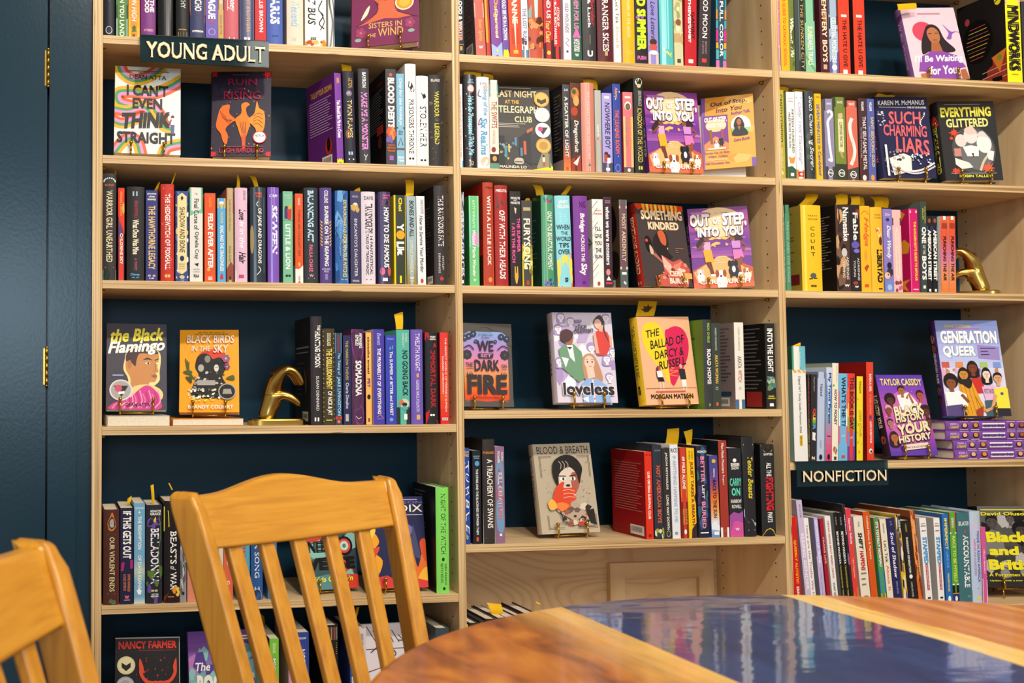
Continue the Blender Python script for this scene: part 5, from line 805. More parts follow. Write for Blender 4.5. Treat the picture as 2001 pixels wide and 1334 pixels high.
SHELVES[(1, 5)] = [
 B(202, 233, 994.8, '#4f2c26', 'dark brown book with flame emblem', [C([(.4, .08), (.55, .03), (.7, .1), (.8, .16), (.7, .2), (.35, .2), (.25, .14)], '#c8722c'), C([(.4, .12), (.6, .1), (.65, .18), (.42, .18)], '#a8a4a0'), L(smooth([(.3, .2), (.5, .22), (.7, .2)]), .06, '#d8922c'), Q(.26, .267, '#7a5a4c', .25, .75), V('OUR VIOLENT ENDS', .29, .86, '#dccf96', .38, .7, .01), Q(.88, .89, '#7a5a4c', .25, .75), scatter(5, ['#5a6a48'], 2, .3, .7, .94, .99, .15)], k='h', d=.145),
 B(235, 260, 991.7, '#24223f', 'navy book with tall white lettering', [V('IF THIS GETS OUT', .035, .53, W_, .2, .85, .025), P([(.1, .57), (1, .54), (1, .63), (.05, .66)], '#a82a74'), V('SOPHIE GONZALES', .69, .87, '#d8824a', .58, .78, .01), V('& CALE DIETRICH', .69, .86, '#d8824a', .25, .45, .01), H('W', .91, .945, '#e8788a', .35, .7, .03), Q(.955, .96, '#c8c4d0', .3, .75)], d=.145),
 B(262, 283, 982.6, '#6fa6c4', 'sky blue book with white lettering', [H('GORDON', .04, .06, '#e4ecf0', .1, .95, .005), P([(.5, .075), (.6, .1), (.4, .1)], W_), V('THE REDEMPTION', .13, .46, W_, .35, .68, .015), V('OF DAYA KEANE', .52, .85, W_, .35, .68, .015), G(.55, .8, ['#6fa6c4', '#b8c4b0', '#6fa6c4']), V('OF DAYA KEANE', .52, .85, W_, .35, .68, .015), scatter(1, [W_], 4, .45, .55, .88, .89, .28), G(.93, 1, ['#6fa6c4', '#d8d8cc'])]),
 B(285, 317, 985.7, '#292a33', 'black floral book with white lettering', [C([(.1, .16), (.3, .13), (.5, .15), (.8, .14), (.9, .2), (.6, .21), (.5, .25), (.3, .22), (.1, .22)], '#6a4a9c'), C([(.45, .16), (.6, .12), (.58, .18)], '#e8b83c'), H('ADALYN', .05, .075, W_, .25, .9, .02), H('GRACE', .08, .105, W_, .25, .9, .02), V('BELLADONNA', .24, .8, '#eeeaea', .28, .8, .012), scatter(10, ['#5a7a34', '#6a4a9c', '#4a6a2c'], 7, .05, .95, .66, .98, .16, .3), L(smooth([(.8, .1), (.9, .3), (.75, .5), (.9, .75)]), .03, '#6a8a3c'), E(.4, .87, .1, .012, '#c8b890'), E(.62, .87, .1, .012, '#c8b890'), H('LITTLE', .9, .915, W_, .35, .75), H('BROWN', .92, .935, W_, .3, .75)], k='h'),
 B(320, 351, 978, '#221c1d', 'black and amber book with serif lettering', [P([(0, .05), (.3, .1), (.35, .25), (0, .3)], '#e0cf3c'), V('BEASTS', .3, .62, W_, .4, .8, .01), V('of', .64, .68, W_, .4, .75, .0, .2), V('WAR', .7, .87, W_, .4, .8, .01), P([(0, .94), (.3, .9), (.9, .84), (1, .84), (1, 1), (0, 1)], '#6a3018'), scatter(8, ['#e0922c', '#e8c04c'], 3, .55, 1, .86, .93, .12), Q(.935, .945, '#e06a3c', .25, .65)], k='h'),
 B(352, 364, 1002, '#8c8c8e', 'slim grey patterned book', [scatter(16, ['#5a5a60', '#b8b8bc'], 8, 0, 1, .1, .9, .3, .3), E(.5, .9, .2, .02, '#2a2a2c')]),
 B(366, 384, 1000, '#d8876c', 'pale coral book behind the chair', [V('TO NIGHT OWL', .1, .7, '#4a2c24', .35, .65)]),
 B(415, 436, 985, '#dfd5c2', 'cream book with handwriting', [V("all the things I've loved", .2, .75, '#2a2624', .3, .7, .005, .2), P([(0, .8), (1, .72), (1, 1), (0, 1)], '#c89a70')]),
 B(437, 455, 998, '#de6846', 'coral red book with white mark', [V('THE SILENCE', .1, .6, '#f4dcd0', .35, .65), LG(.8, W_), LG(.8, '#de6846', .1)]),
 B(464, 488, 984, '#5aa6b8', 'light teal book with red lettering', [V('BLOODY MARY', .08, .62, '#b84a5c', .35, .65, .02)], k='h'),
 B(490, 513, 992, '#2f5a98', 'blue book with white lettering', [V('SWAN SONG', .15, .76, W_, .3, .7, .005), E(.5, .96, .4, .09, '#8a96a8'), E(.5, .97, .33, .08, '#26304a'), BX(.86)], k='h'),
 B(523, 541, 986, '#3f78a8', 'steel blue book by the gap', [V('NORTHERN', .08, .6, '#e0e8f0', .35, .65, .005)]),
 B(852, 877, 951.7, '#85da60', 'lime green book with dark lettering', [V('NIGHT OF THE WITCH', .06, .63, '#24361c', .35, .72, .005), E(.5, .68, .1, .018, '#24361c'), V('SARA RAASCH', .72, .92, '#24361c', .6, .78, .0), V('BETH REVIS', .72, .9, '#24361c', .3, .48, .0), E(.55, .955, .1, .016, '#24361c')], k='h', d=.15, bc='#171616', back=[lines(.06, .9, 22, '#5a5856', .08, .6)]),
]
SHELVES[(2, 5)] = [
 B(904, 918, 875, '#2c4a9c', 'blue book with scrawled lettering', [H('CELIA C', .03, .055, '#d8b83c', .05, .98, .02), H('PEREZ', .065, .09, '#d8b83c', .05, .92, .02), S(*[V(ch, .13 + i * .133, .23 + i * .133, W_, .2, .85, .004, (.25 if i % 2 else -.25)) for i, ch in enumerate('TUMBLE')]), scatter(14, ['#4a6ac0', '#6a8ad8'], 5, 0, 1, .1, .95, .12), E(.4, .93, .2, .022, '#d8c03c'), E(.4, .93, .1, .01, '#2c4a9c')], yo=.006),
 B(924, 940, 879.7, '#24262c', 'black book with blue planet', [H('JUNAUDA', .055, .07, '#9fc8e0', .1, .9, .01), H('PETRUS', .075, .09, '#9fc8e0', .2, .8, .01), E(.55, .14, .28, .028, '#5a9cd0'), V('THE STARS AND THE BLACKNESS BETWEEN THEM', .2, .9, W_, .38, .66, .015), E(.5, .95, .15, .025, '#e05a2c')], yo=.006),
 B(943, 967, 858, '#3a3330', 'black to grey book with serif lettering', [G(.3, 1, ['#2e2826', '#5a524a', '#a89e90', '#c4bcae']), Q(0, .1, '#221c1c'), H('PORANEK', .115, .14, '#d8923c', .05, .95, .01), V('A TREACHERY OF SWANS', .19, .85, '#f4efe6', .32, .78, .012), Q(.94, .952, '#5a5248', .15, .9)], k='h', yo=.006, bc='#1a1615'),
 B(968, 986, 872, '#8f6a88', 'mauve and blue book', [C([(.1, .2), (.8, .15), (.9, .5), (.3, .45)], '#7a94b0'), C([(.1, .6), (.6, .5), (.9, .7), (.8, .88), (.2, .85)], '#6f9cc0'), V('RORY', .06, .15, W_, .68, .88, .01), V('POWER', .05, .17, W_, .25, .5, .01), V('KILL CREATURES', .27, .76, '#ead8d8', .3, .75, .012), V('CREATURES', .42, .76, '#d87070', .3, .75, .012), Q(.9, .925, W_, .4, .65)], yo=.006),
 B(1261, 1275, 882, '#dc3520', 'red book with its back cover showing', [Q(.03, .045, '#8a1c14', .2, .9), V('LUIS ORTEGA SURVIVAL CLUB', .23, .77, '#f6e4d0', .35, .7, .03), E(.5, .96, .2, .02, '#8a1c14')], d=.145, bc='#a3191c', yo=.006, lean=.5, back=[Q(.12, .9, '#b8302e', .06, .94), Q(.125, .895, '#a3191c', .07, .93), lines(.14, .72, 20, '#c87870', .1, .92), barcode(.55, .95, .86, .97)]),
 B(1277, 1295, 868.7, '#2f3440', 'dark book with glitchy orange lettering', [V('NOT AMERICAN BOYS', .22, .83, '#d8603c', .3, .72, .025), S(*[Q(.24 + i * .07, .244 + i * .07, '#2f3440') for i in range(9)]), H('DE LEON', .05, .065, '#a8acb8', .2, .8, 0), scatter(10, ['#a8a43c', '#d8d8c0', '#3a4a2c'], 4, 0, 1, .9, .99, .2)], k='h', yo=.006, lean=.8),
 B(1296, 1311, 874.6, '#35312f', 'charcoal book with cream lettering', [V('JASON REYNOLDS', .05, .46, '#e8e0d4', .35, .68, .02), V('LONG WAY DOWN', .52, .9, '#e8e0d4', .35, .68, .02), LG(.945, '#b0a89c', .26), LG(.945, '#35312f', .2)], yo=.006, lean=.8),
 B(1311.5, 1327, 868, '#e2e4e8', 'white book with grey-blue lettering', [H('RICE', .04, .085, '#26242a', .1, .9, .01), V('IF ANYTHING HAPPENS TO ME', .12, .83, '#a8b4c8', .3, .72, .03), Q(.93, .96, '#8a8e98', .3, .65)], yo=.006, lean=.8),
 B(1330.5, 1343, 873.6, '#c8422c', 'red and orange banded book', [Q(0, .18, '#a03028'), Q(.3, .55, '#e07a2c'), V('49 MILES ALONE', .1, .46, W_, .3, .75, .02), Q(.55, .6, '#d84a30'), Q(.6, 1, '#7a2a20'), V('NATALIE D', .68, .85, '#e0a83c', .6, .85), V('RICHARDS', .68, .85, '#e0a83c', .2, .45), LG(.93, W_, .2)], yo=.006, lean=.8),
 B(1344, 1359, 875, '#eebf1e', 'golden yellow book with dark red lettering', [V('GABBY', .03, .13, '#5a3a1c', .6, .8, 0), V('RIVERA', .03, .13, '#5a3a1c', .25, .45, 0), V('JULIET TAKES A BREATH', .15, .86, '#8f2420', .32, .8, .03), P([(1, .5), (.8, .55), (1, .62)], '#3a2a1c'), P([(1, .83), (.4, .9), (.3, 1), (1, 1)], '#3a2a2c')], yo=.006, lean=.8),
 B(1363, 1383, 869.7, '#262a3c', 'navy starry book with pink lettering', [scatter(14, ['#3a5a80', '#4a3a6c', '#3a6a6c'], 6, 0, 1, .0, .9, .2, .3), H('ROACH', .055, .08, W_, .1, .95, .02), V('BETTER', .12, .4, '#e890b4', .35, .72, .02), V('LEFT', .43, .58, W_, .42, .65, .01), V('BURIED', .61, .9, '#e890b4', .35, .72, .02), Q(.94, .953, W_, .15, .95)], yo=.006, lean=.6),
 B(1388, 1404, 889, '#4a4a8c', 'purple to orange sunset book', [G(0, 1, ['#3f4a88', '#5a4a90', '#8a4a80', '#e0702c', '#e89a4c', '#e0e4ec', '#5a84b8']), E(.5, .07, .24, .025, '#d8b43c'), V('MARSHALL', .16, .27, W_, .4, .6, .01), V('RACE TO THE SUN', .3, .76, '#34243c', .3, .72, .012), P([(0, .84), (.5, .8), (1, .86), (1, .92), (0, .9)], '#e8ecf2'), Q(.93, .97, W_, .3, .9)], yo=.006, lean=.6),
 B(1406, 1422, 860, '#a03a2e', 'tall rust red book', [V('Man Made Monsters', .03, .34, '#f0e4dc', .35, .65, .012), V('Rogers', .36, .46, '#f0e4dc', .35, .62, .005), Q(.9, 1, '#efe8e0'), P([(.4, .93), (.55, .92), (.5, .96)], '#8a8078')], yo=.006, lean=.6, bc='#14202c'),
 B(1424, 1450, 874.6, '#2a2a2e', 'black book with mint lettering', [E(.5, .14, .14, .022, W_), V('SIMON', .17, .21, W_, .2, .85, 0), H('SIMON', .17, .205, W_, .2, .85, .01), H('SNOW', .21, .245, W_, .25, .8, .01), H('CARRY', .34, .43, '#5fd0b0', .1, .95, .02), H('ON', .45, .54, '#5fd0b0', .2, .85, .03), H('RAINBOW', .58, .62, W_, .12, .92, .01), H('ROWELL', .64, .68, W_, .2, .9, .01), P([(0, .76), (.3, .72), (.7, .74), (1, .71), (1, 1), (0, 1)], '#a0509c'), P([(0, .84), (.6, .82), (1, .85), (1, 1), (0, 1)], '#d0559c'), H('W', .9, .93, W_, .4, .7)], yo=.006, lean=.5),
 B(1452, 1475, 853, '#2b292b', 'tall black book with yellow script', [Q(0, .1, '#6a7a68'), P([(0, .1), (1, .1), (1, .13), (0, .17)], '#6a7a68'), Q(.07, .085, '#d8dcd0', .1, .9), V('Tender', .2, .4, '#e8d43c', .35, .8, .012, .25), V('Beasts', .42, .62, '#e8d43c', .35, .8, .012, .25), P([(0, .72), (.6, .83), (1, .87), (.9, .9), (.3, .86), (0, .8)], '#a8b4c8'), Q(.93, .94, '#a8a0a8', .25, .85)], yo=.006, k='h', lean=.6),
 B(1487, 1514, 867.8, '#29282b', 'black book with gold ornaments', [P([(0, 0), (1, 0), (.75, .08), (.5, .1), (.25, .08)], '#e8c33c'), P([(.3, 0), (.7, 0), (.5, .05)], '#5a2c1c'), E(.5, .06, .08, .01, '#29282b'), H('SAWYERR', .095, .12, W_, .2, .85, .01), V('ALL THE', .2, .35, '#f4f0e8', .35, .7, .015), V('FIGHTING', .36, .72, '#d8242c', .28, .85, .04), V('PARTS', .74, .85, '#f4f0e8', .35, .7, .015), P([(0, 1), (1, 1), (.75, .93), (.5, .91), (.25, .93)], '#e8c33c'), E(.5, .96, .12, .015, '#29282b')], yo=.006, k='h', bc='#1a1819'),
]
LN = 4.6
SHELVES[(3, 5)] = [
 B(1544, 1562, 1008.5, '#cc2018', 'red book with yellow lettering', [Q(0, .1, '#d83a20'), V('QUEERLY AUTISTIC', .25, .72, '#f0b02c', .4, .75, .03), V('ERIN EKINS', .75, .98, W_, .4, .75, .02)], lean=2.5),
 B(1566, 1577, 976, '#c9b8d4', 'lilac book with outline lettering', [V('IRIS GOTTLIEB', .04, .16, '#4a4454', .4, .65, 0), V('SEEING GENDER', .3, .82, '#f0eaf2', .25, .78, .02), Q(.93, .937, '#3a3448', .1, .9)], lean=LN, bc='#a89cac'),
 B(1579, 1588, 1011, '#eeeae8', 'white book with red italic lettering', [V('Here are the Truths We Hold', .08, .95, '#b06a68', .3, .75, .008, .15)], lean=LN),
 B(1597, 1607, 1010, '#c0b0dc', 'purple and lilac book', [Q(0, .42, '#4a3f90'), V('GROWING UP TRANS', .03, .5, '#efeaf6', .3, .75, .015), V('in our own words', .55, .95, '#8f80b8', .35, .65, 0)], lean=LN, bc='#8b8894'),
 B(1610, 1617, 1012, '#a3202c', 'slim dark red book', [V('TRANS LIFE', .2, .5, '#e0c0c0', .3, .7)], lean=LN),
 B(1620, 1631, 1007, '#ece8e4', 'white book with small red lettering', [V('CERTAIN LESSONS ABOUT PRESENT LESSONS', .05, .67, '#b0302c', .35, .65, .015), V('STUART GETTY', .72, .9, '#2a2826', .3, .65, .015)], lean=LN),
 B(1637, 1645, 1000, '#1f1d1d', 'black book with stacked lettering', [V('KUKLIN', .05, .13, '#b8b4b0', .35, .65, 0), V('BEYOND MAGENTA', .2, .54, W_, .3, .75, .02), V('TRANSGENDER TEENS', .55, .9, '#b8a83c', .35, .65)], lean=LN, bc='#8a8884'),
 B(1646, 1655, 1000, '#1f1d1d', 'black book with stacked lettering', [V('KUKLIN', .05, .13, '#b8b4b0', .35, .65, 0), V('BEYOND MAGENTA', .2, .54, W_, .3, .75, .02), V('TRANSGENDER TEENS', .55, .9, '#b8a83c', .35, .65)], lean=LN),
 B(1655.5, 1660, 984, '#2a2628', 'very slim black book with colour dots', [Q(0, .04, '#b02c3c'), V('GENDER', .1, .3, W_, .3, .7), scatter(4, ['#4a7ac0', '#d8402c'], 3, .2, .8, .5, .6, .3)], lean=LN),
 B(1661, 1671, 992, '#dd4238', 'pink red and purple book', [P([(0, 0), (1, 0), (1, .3), (0, .45)], '#d84a94'), V('Gender Rebels', .1, .36, '#f8e4ec', .35, .75, .015), V('YES! Magazine', .5, .7, '#f4d0c8', .35, .65, .01), P([(0, .86), (1, .78), (1, .95), (0, .95)], '#e07030'), Q(.93, 1, '#4a3f98')], lean=LN),
 B(1676, 1694, 1007, '#e9dfcb', 'cream book with black and red title', [V('MARK', .06, .12, '#3a3430', .4, .6, 0), V('SHIFT', .18, .37, '#26221f', .3, .75, .035, .2), V('HAPPENS', .38, .6, '#c02c28', .3, .75, .035, .2), lines(.62, .8, 3, '#8a7f70', .2, .8), E(.5, .92, .4, .05, '#8a8078'), Q(.9, .95, '#4f9a80', .45, .9)], lean=LN, bc='#d4cab8'),
 B(1695, 1708, 998, '#d4571c', 'burnt orange book', [V('Untitled Moves & Manners', .05, .5, '#f6dcc4', .4, .7, .01), Q(.9, 1, '#efe6dc')], lean=LN, bc='#a8302a'),
 B(1715, 1725, 1010, '#4a9a58', 'red green and blue book', [P([(0, 0), (1, 0), (1, .55), (0, .4)], '#c8243c'), V("IT'S TOTALLY NORMAL!", .05, .55, W_, .3, .8, .03), Q(.6, .85, '#3a84c8'), Q(.85, .95, '#e0a02c'), Q(.95, 1, '#3f8a4c')], lean=LN),
 B(1727, 1739, 1013, '#eadfc8', 'cream book with coloured title', [V("Let's Talk", .25, .5, '#3a342e', .3, .75, .01), V('About It', .53, .82, '#d8703c', .3, .75, .01), Q(.05, .16, '#a8a08c', .4, .6), LG(.93, '#d8a088', .2)], lean=LN, bc='#4a8a4c'),
 B(1740, 1756, 1011, '#2a2858', 'indigo book with white lettering', [V('J.S.', .03, .09, '#8a86b0', .35, .65), V('Soul of Shadow', .16, .68, '#efecf4', .3, .7, .012, .15), V('EMMA NOYES', .72, .86, '#8a9ac8', .4, .6), H('W', .91, .94, W_, .35, .65)], lean=LN, bc='#1c1a34'),
 B(1758, 1767, 1004, '#d8b42c', 'yellow and black patchwork book', [scatter(22, ['#26221c', '#e8dcc0', '#7a5a8a', '#5a4a3c'], 9, 0, 1, 0, .95, .35, .3), V('POSTER BOY', .06, .2, W_, .4, .8, .02)], lean=LN),
 B(1769, 1785, 1015.5, '#232020', 'black book with white and red lettering', [V('HARRY', .04, .14, '#a8a048', .4, .6), V('DARKROOM GENERATION', .2, .62, W_, .35, .6, .015), E(.5, .66, .2, .025, W_), V('A NOVEL AND OTHERS', .72, .9, '#d8d4cc', .4, .6, .005)], lean=LN, bc='#1c1818'),
 B(1787, 1796, 996, '#d8692e', 'orange engraved book', [scatter(14, ['#8a3f1c', '#e8a060'], 4, 0, 1, 0, 1, .35, .3), V('SONS OF LIBERTY BOUND', .25, .75, '#7a3010', .35, .65)], lean=LN, d=.17, bc='#8a4a2c', back=[scatter(20, ['#5a2c1c', '#a85a34'], 4, 0, 1, 0, 1, .16)]),
 B(1803, 1816, 1011, '#f0edea', 'white book with blue and red title', [H('JASON', .06, .075, K_, .2, .8), H('REYNOLDS', .085, .1, K_, .15, .85), H('IBRAM', .14, .155, K_, .2, .8), V('STAMPED', .22, .53, '#4a9ad0', .2, .85, .04), Q(.53, .83, '#b8242c', .35, .7), V('RACISM ANTIRACISM AND YOU', .54, .82, W_, .43, .62, .01), E(.4, .92, .12, .012, K_, 10), E(.62, .92, .12, .012, K_, 10)], lean=3.2, bc='#c8c4c0'),
 B(1829, 1841, 1011, '#f0edea', 'white book with blue and red title', [H('JASON', .06, .075, K_, .2, .8), H('REYNOLDS', .085, .1, K_, .15, .85), H('IBRAM', .14, .155, K_, .2, .8), V('STAMPED', .22, .53, '#4a9ad0', .2, .85, .04), Q(.53, .83, '#b8242c', .35, .7), V('RACISM ANTIRACISM AND YOU', .54, .82, W_, .43, .62, .01), E(.4, .92, .12, .012, K_, 10), E(.62, .92, .12, .012, K_, 10)], lean=2, bc='#b8b4b0'),
 B(1845, 1857, 1003, '#2a6cb8', 'bright blue book with yellow title', [V('IMPERFECT', .05, .4, '#f0dc3c', .3, .75, .03), V('LIKE US', .42, .6, '#6ab0e0', .35, .7), V('MARGARET MOORE', .66, .86, '#e8d84c', .35, .65), LG(.94, W_, .24)], lean=1.5, bc='#3a6ca0'),
 B(1858.5, 1871, 1000, '#5aa83c', 'red green and black banded book', [Q(0, .22, '#c8242c'), V('SEMENYA', .06, .17, W_, .3, .65, .01), Q(.22, .235, W_), V('RACE TO BE MYSELF', .26, .76, '#e0e06c', .3, .75, .02), Q(.78, .795, W_), Q(.795, .88, K_), Q(.88, .89, '#d8903c'), Q(.89, 1, '#2f3470'), LG(.94, W_, .2)], lean=1, bc='#3f8a3c'),
 B(1872, 1896, 1000, '#3f6e74', 'teal book with tall white lettering', [H('SLATER', .1, .145, W_, .1, .95, .015), E(.55, .21, .1, .016, '#c8404a'), V('ACCOUNTABLE', .25, .82, '#f4f0ec', .35, .82, .02), Q(.91, .925, '#6fa0a0', .55, .85)], k='h', lean=.4),
 B(1897, 1917, 998, '#b8c8e0', 'pastel blue and yellow book', [P([(.4, 0), (1, 0), (1, .4), (.3, .2)], '#e4d85c'), C([(.1, .2), (.5, .15), (.6, .35), (.2, .4)], '#e4b4d0'), P([(0, .86), (.5, .83), (1, .88), (1, 1), (0, 1)], '#7a9a6c'), V('MADE IN ASIAN AMERICA', .22, .77, '#4458a8', .5, .78, .015), V('A HISTORY FOR YOUNG PEOPLE', .3, .7, '#b870a0', .22, .4, .005), Q(.92, .96, '#e8d84c', .4, .7)], k='h'),
 B(1919, 1928, 1029, '#d4589a', 'slim pink and white book', [Q(.65, 1, '#efe8ec'), P([(0, .6), (1, .66), (1, .7), (0, .68)], '#d4589a'), V('HELLO BRAVELY', .3, .62, '#f8e0ec', .35, .65)]),
]
SHELVES[(1, 6)] = [
 B(511, 519.5, 1236, '#57b0a8', 'slim teal book behind the chair', [V('CATS', .05, .2, W_, .3, .7)]),
 B(527, 545, 1247, '#7cc23c', 'lime green book with white lettering', [V('DOUG', .05, .15, '#e8f4d0', .35, .65), V('MIGHTY MILLIE', .2, .75, '#7a2058', .28, .72, .03), V('MIGHTY MILLIE', .205, .745, W_, .32, .68, .02)], bc='#2a241f'),
 B(564, 577, 1235, '#d894b4', 'pink book with white script', [V('Lately', .2, .6, W_, .3, .8, .02, .2)]),
 B(578, 604, 1234.5, '#33458f', 'blue striped book with serif lettering', [S(*[L(smooth([(.1 + .2 * i, 0), (.2 + .2 * i, .3), (.05 + .2 * i, .6), (.15 + .2 * i, 1)]), .02, '#5566b0') for i in range(5)]), H('HOLLOW', .05, .07, W_, .15, .8), V('NOT ABOUT A BOY', .17, .75, W_, .3, .72, .008)]),
 B(633, 661, 1220, '#26231f', 'black patterned book with butterfly', [S(*[L([(.1 + .1 * i, .02), (.1 + .1 * i, .14)], .03, ('#c8c0a8', '#b8504a')[i % 2]) for i in range(9)]), S(*[Q(.17 + .02 * i, .176 + .02 * i, '#b8a468', .1, .9) for i in range(6)]), C([(.2, .34), (.5, .37), (.8, .34), (.75, .4), (.5, .39), (.25, .4)], '#d8922c'), H('WHAT', .44, .465, W_, .2, .8), H('THE', .49, .515, W_, .3, .7), H('RIVER', .54, .565, W_, .2, .8), H('KNOWS', .59, .615, W_, .15, .85)], k='h'),
 B(684, 697, 1229, '#2f4a8c', 'blue book with vertical white title', [V('SHUTTER', .1, .6, W_, .25, .8, .04)]),
 B(699, 716, 1227, '#d8cfd4', 'white sketch-patterned book', [L([(.1, .3), (.9, .35), (.5, .5), (.8, .7)], .06, '#3a3436'), L([(.2, .5), (.6, .42), (.4, .62)], .05, '#3a3436'), L([(.3, .6), (.7, .66)], .04, '#8a3038'), Q(.2, .205, '#3a3436'), V('GHOST GIRL', .05, .17, '#7a7478', .35, .65)], k='h'),
 B(852, 878, 1226, '#3f4e54', 'dark slate book at the end', [Q(.1, .9, '#4f5e64', .3, .5)], k='h', bc='#1a1a1c'),
]
SHELVES[(2, 6)] = [
 B(909, 916, 1220, '#c8b83c', 'slim yellow book by the upright', []),
 B(918, 937, 1216, '#2a2c2e', 'low dark book by the upright', [], k='h'),
 B(939, 947, 1212, '#3a3a3c', 'slim black book showing its top', [], k='h'),
 B(949, 972, 1208, '#3c2c34', 'low plum-black book', [], k='h'),
 B(974, 990, 1206, '#2c3a4c', 'low navy book with the yellow slip', []),
 B(992, 1010, 1206, '#d8d2c8', 'low white book behind the table', []),
 B(1012, 1030, 1204, '#4a2c30', 'low maroon book behind the table', [], k='h'),
 B(1032, 1056, 1200, '#3a2c3c', 'low aubergine book behind the table', [], k='h'),
]

ROWN = {1: 'top shelf', 2: 'second shelf', 3: 'third shelf', 4: 'fourth shelf', 5: 'fifth shelf', 6: 'bottom shelf'}
BAYN = {1: 'left bay', 2: 'middle bay', 3: 'right bay'}
def place_books():
    for (bay, row), bks in SHELVES.items():
        zb = ZS[(bay, row)]; xa, xb = BAYX[bay]
        pos = []
        for b in bks:
            Yf = b['yo']
            yt = b['top']
            hgt = b['h']
            ptop = at((b['x0'] + b['x1']) / 2, yt, Yf)
            if hgt is None: hgt = ptop.z - zb - .0006
            ymid = yt + (at_y(zb, Yf, (b['x0'] + b['x1']) / 2) - yt) / 2
            X0 = at(b['x0'], ymid, Yf).x; X1 = at(b['x1'], ymid, Yf).x
            pos.append([X0, X1, hgt])
        for i in range(len(pos)):
            pos[i][0] = max(pos[i][0], xa + .0012 + max(0, pos[i][2] / 2 * sin(rad(bks[i]['lean'])))); pos[i][1] = min(pos[i][1], xb - .0012)
            if i and pos[i][0] < pos[i - 1][1] + .0005:
                m = (pos[i][0] + pos[i - 1][1]) / 2
                pos[i - 1][1] = m - .0003; pos[i][0] = m + .0003
        for i, b in enumerate(bks):
            X0, X1, hgt = pos[i]; w = X1 - X0; th = rad(b['lean'])
            hgt = hgt / cos(th) - (w * sin(abs(th)) if th else 0) * .9
            root = empty('book')
            head = lambda d: d.split(' with ')[0].split(' showing ')[0].split(' by ')[0].split(' beside ')[0].split(' behind ')[0].split(' without ')[0]
            where = ('right of ' + head(bks[i - 1]['desc'])) if i else 'first from the left'
            cut = b['desc']
            for tail in ('', ' lettering', ' title'):                     # keep the label within sixteen words
                lab = cut.replace(' and ', '-and-') + ', ' + where.replace(' and ', '-and-').replace(' to ', '-to-') + ', ' + BAYN[bay] + ' ' + ROWN[row]
                if len(lab.split()) <= 16: break
                cut = b['desc'].replace(' with white lettering', ', white-lettered').replace(' and black ', ' and ')
            if len(lab.split()) > 16: lab = lab.replace('right of ', 'after ')
            tag(root, lab, 'book', 'books standing on the %s of the %s' % (ROWN[row], BAYN[bay]))
            # lean about the lower corner on the side it tips to
            piv = 0.0 if th >= 0 else w
            mid = hgt / 2
            Mx = Matrix.Translation((X0 + piv + mid * sin(th), b['yo'], zb + (.0024 if b['yaw'] else .0004))) @ Matrix.Rotation(-th, 4, 'Y') @ Matrix.Rotation(rad(b['yaw']), 4, 'Z') @ Matrix.Translation((-piv, 0, 0))
            root.matrix_world = Mx
            book_parts(root, w, hgt, b['d'], b['col'], b['spine'], (), b['back'], b['k'], b['rough'], b['bc'])
def at_y(z, Y, x):
    """photo row of height z on the plane Y in photo column x"""
    lo, hi = -400.0, 1800.0
    for _ in range(40):
        m = (lo + hi) / 2
        if at(x, m, Y).z > z: lo = m
        else: hi = m
    return lo
place_books()
# ------------------------------------------------------------------ books shown face-out on brass easels
def star(c, a, r, ra, col, n=8, inner=.5, seed=0):
    rnd = random.Random(seed)
    return P([(c + r * (1 if i % 2 == 0 else inner) * (.75 + .5 * rnd.random()) * cos(pi * i / n), a + ra * (1 if i % 2 == 0 else inner) * (.75 + .5 * rnd.random()) * sin(pi * i / n)) for i in range(2 * n)], col)
def flower(c, a, r, ra, col, core='#e8c84c', n=6):
    return S(*[E(c + r * .6 * cos(2 * pi * i / n), a + ra * .6 * sin(2 * pi * i / n), r * .42, ra * .42, col, 10) for i in range(n)], E(c, a, r * .25, ra * .25, core, 10))
def seal(c, a, r, ra, ring, inner, mark):
    return S(E(c, a, r, ra, ring, 28), E(c, a, r * .86, ra * .86, inner, 28), mark)
def head_(c, a, r, ra, skin, hair, style='short'):
    s = []
    if style == 'long': s.append(C([(c - r * 1.1, a - ra * .6), (c, a - ra * 1.35), (c + r * 1.1, a - ra * .6), (c + r * 1.3, a + ra * 1.7), (c - r * 1.3, a + ra * 1.7)], hair))
    if style == 'afro': s.append(E(c, a - ra * .35, r * 1.55, ra * 1.35, hair))
    s += [P([(c - r * .4, a + ra * .5), (c + r * .4, a + ra * .5), (c + r * .45, a + ra * 1.6), (c - r * .45, a + ra * 1.6)], skin), E(c, a, r, ra, skin)]
    if style != 'none': s.append(C([(c - r * 1.05, a - ra * .1), (c - r * .9, a - ra * .9), (c, a - ra * 1.25), (c + r * .9, a - ra * .9), (c + r * 1.05, a - ra * .1), (c + r * .6, a - ra * .55), (c - r * .5, a - ra * .6)], hair))
    s += [Q(a - ra * .12, a - ra * .02, '#2a1c18', c - r * .55, c - r * .15), Q(a - ra * .12, a - ra * .02, '#2a1c18', c + r * .15, c + r * .55), Q(a + ra * .48, a + ra * .58, '#9a4a40', c - r * .28, c + r * .28), L([(c, a), (c + r * .12, a + ra * .25), (c - r * .05, a + ra * .28)], r * .1, '#8a5a48')]
    return S(*s)
def ribbon(pts, w, cols):
    sp = smooth(pts, 8); out = []
    n = len(cols)
    for k, col in enumerate(cols):
        off = (k - (n - 1) / 2) * w
        q = []
        for i in range(len(sp)):
            a, b = sp[max(i - 1, 0)], sp[min(i + 1, len(sp) - 1)]
            dx, dy = b[0] - a[0], (b[1] - a[1]) * 1.45; l = math.hypot(dx, dy) or 1
            q.append((sp[i][0] - dy / l * off, sp[i][1] + dx / l * off / 1.45))
        out.append(L(q, w * 1.04, col))
    return S(*out)
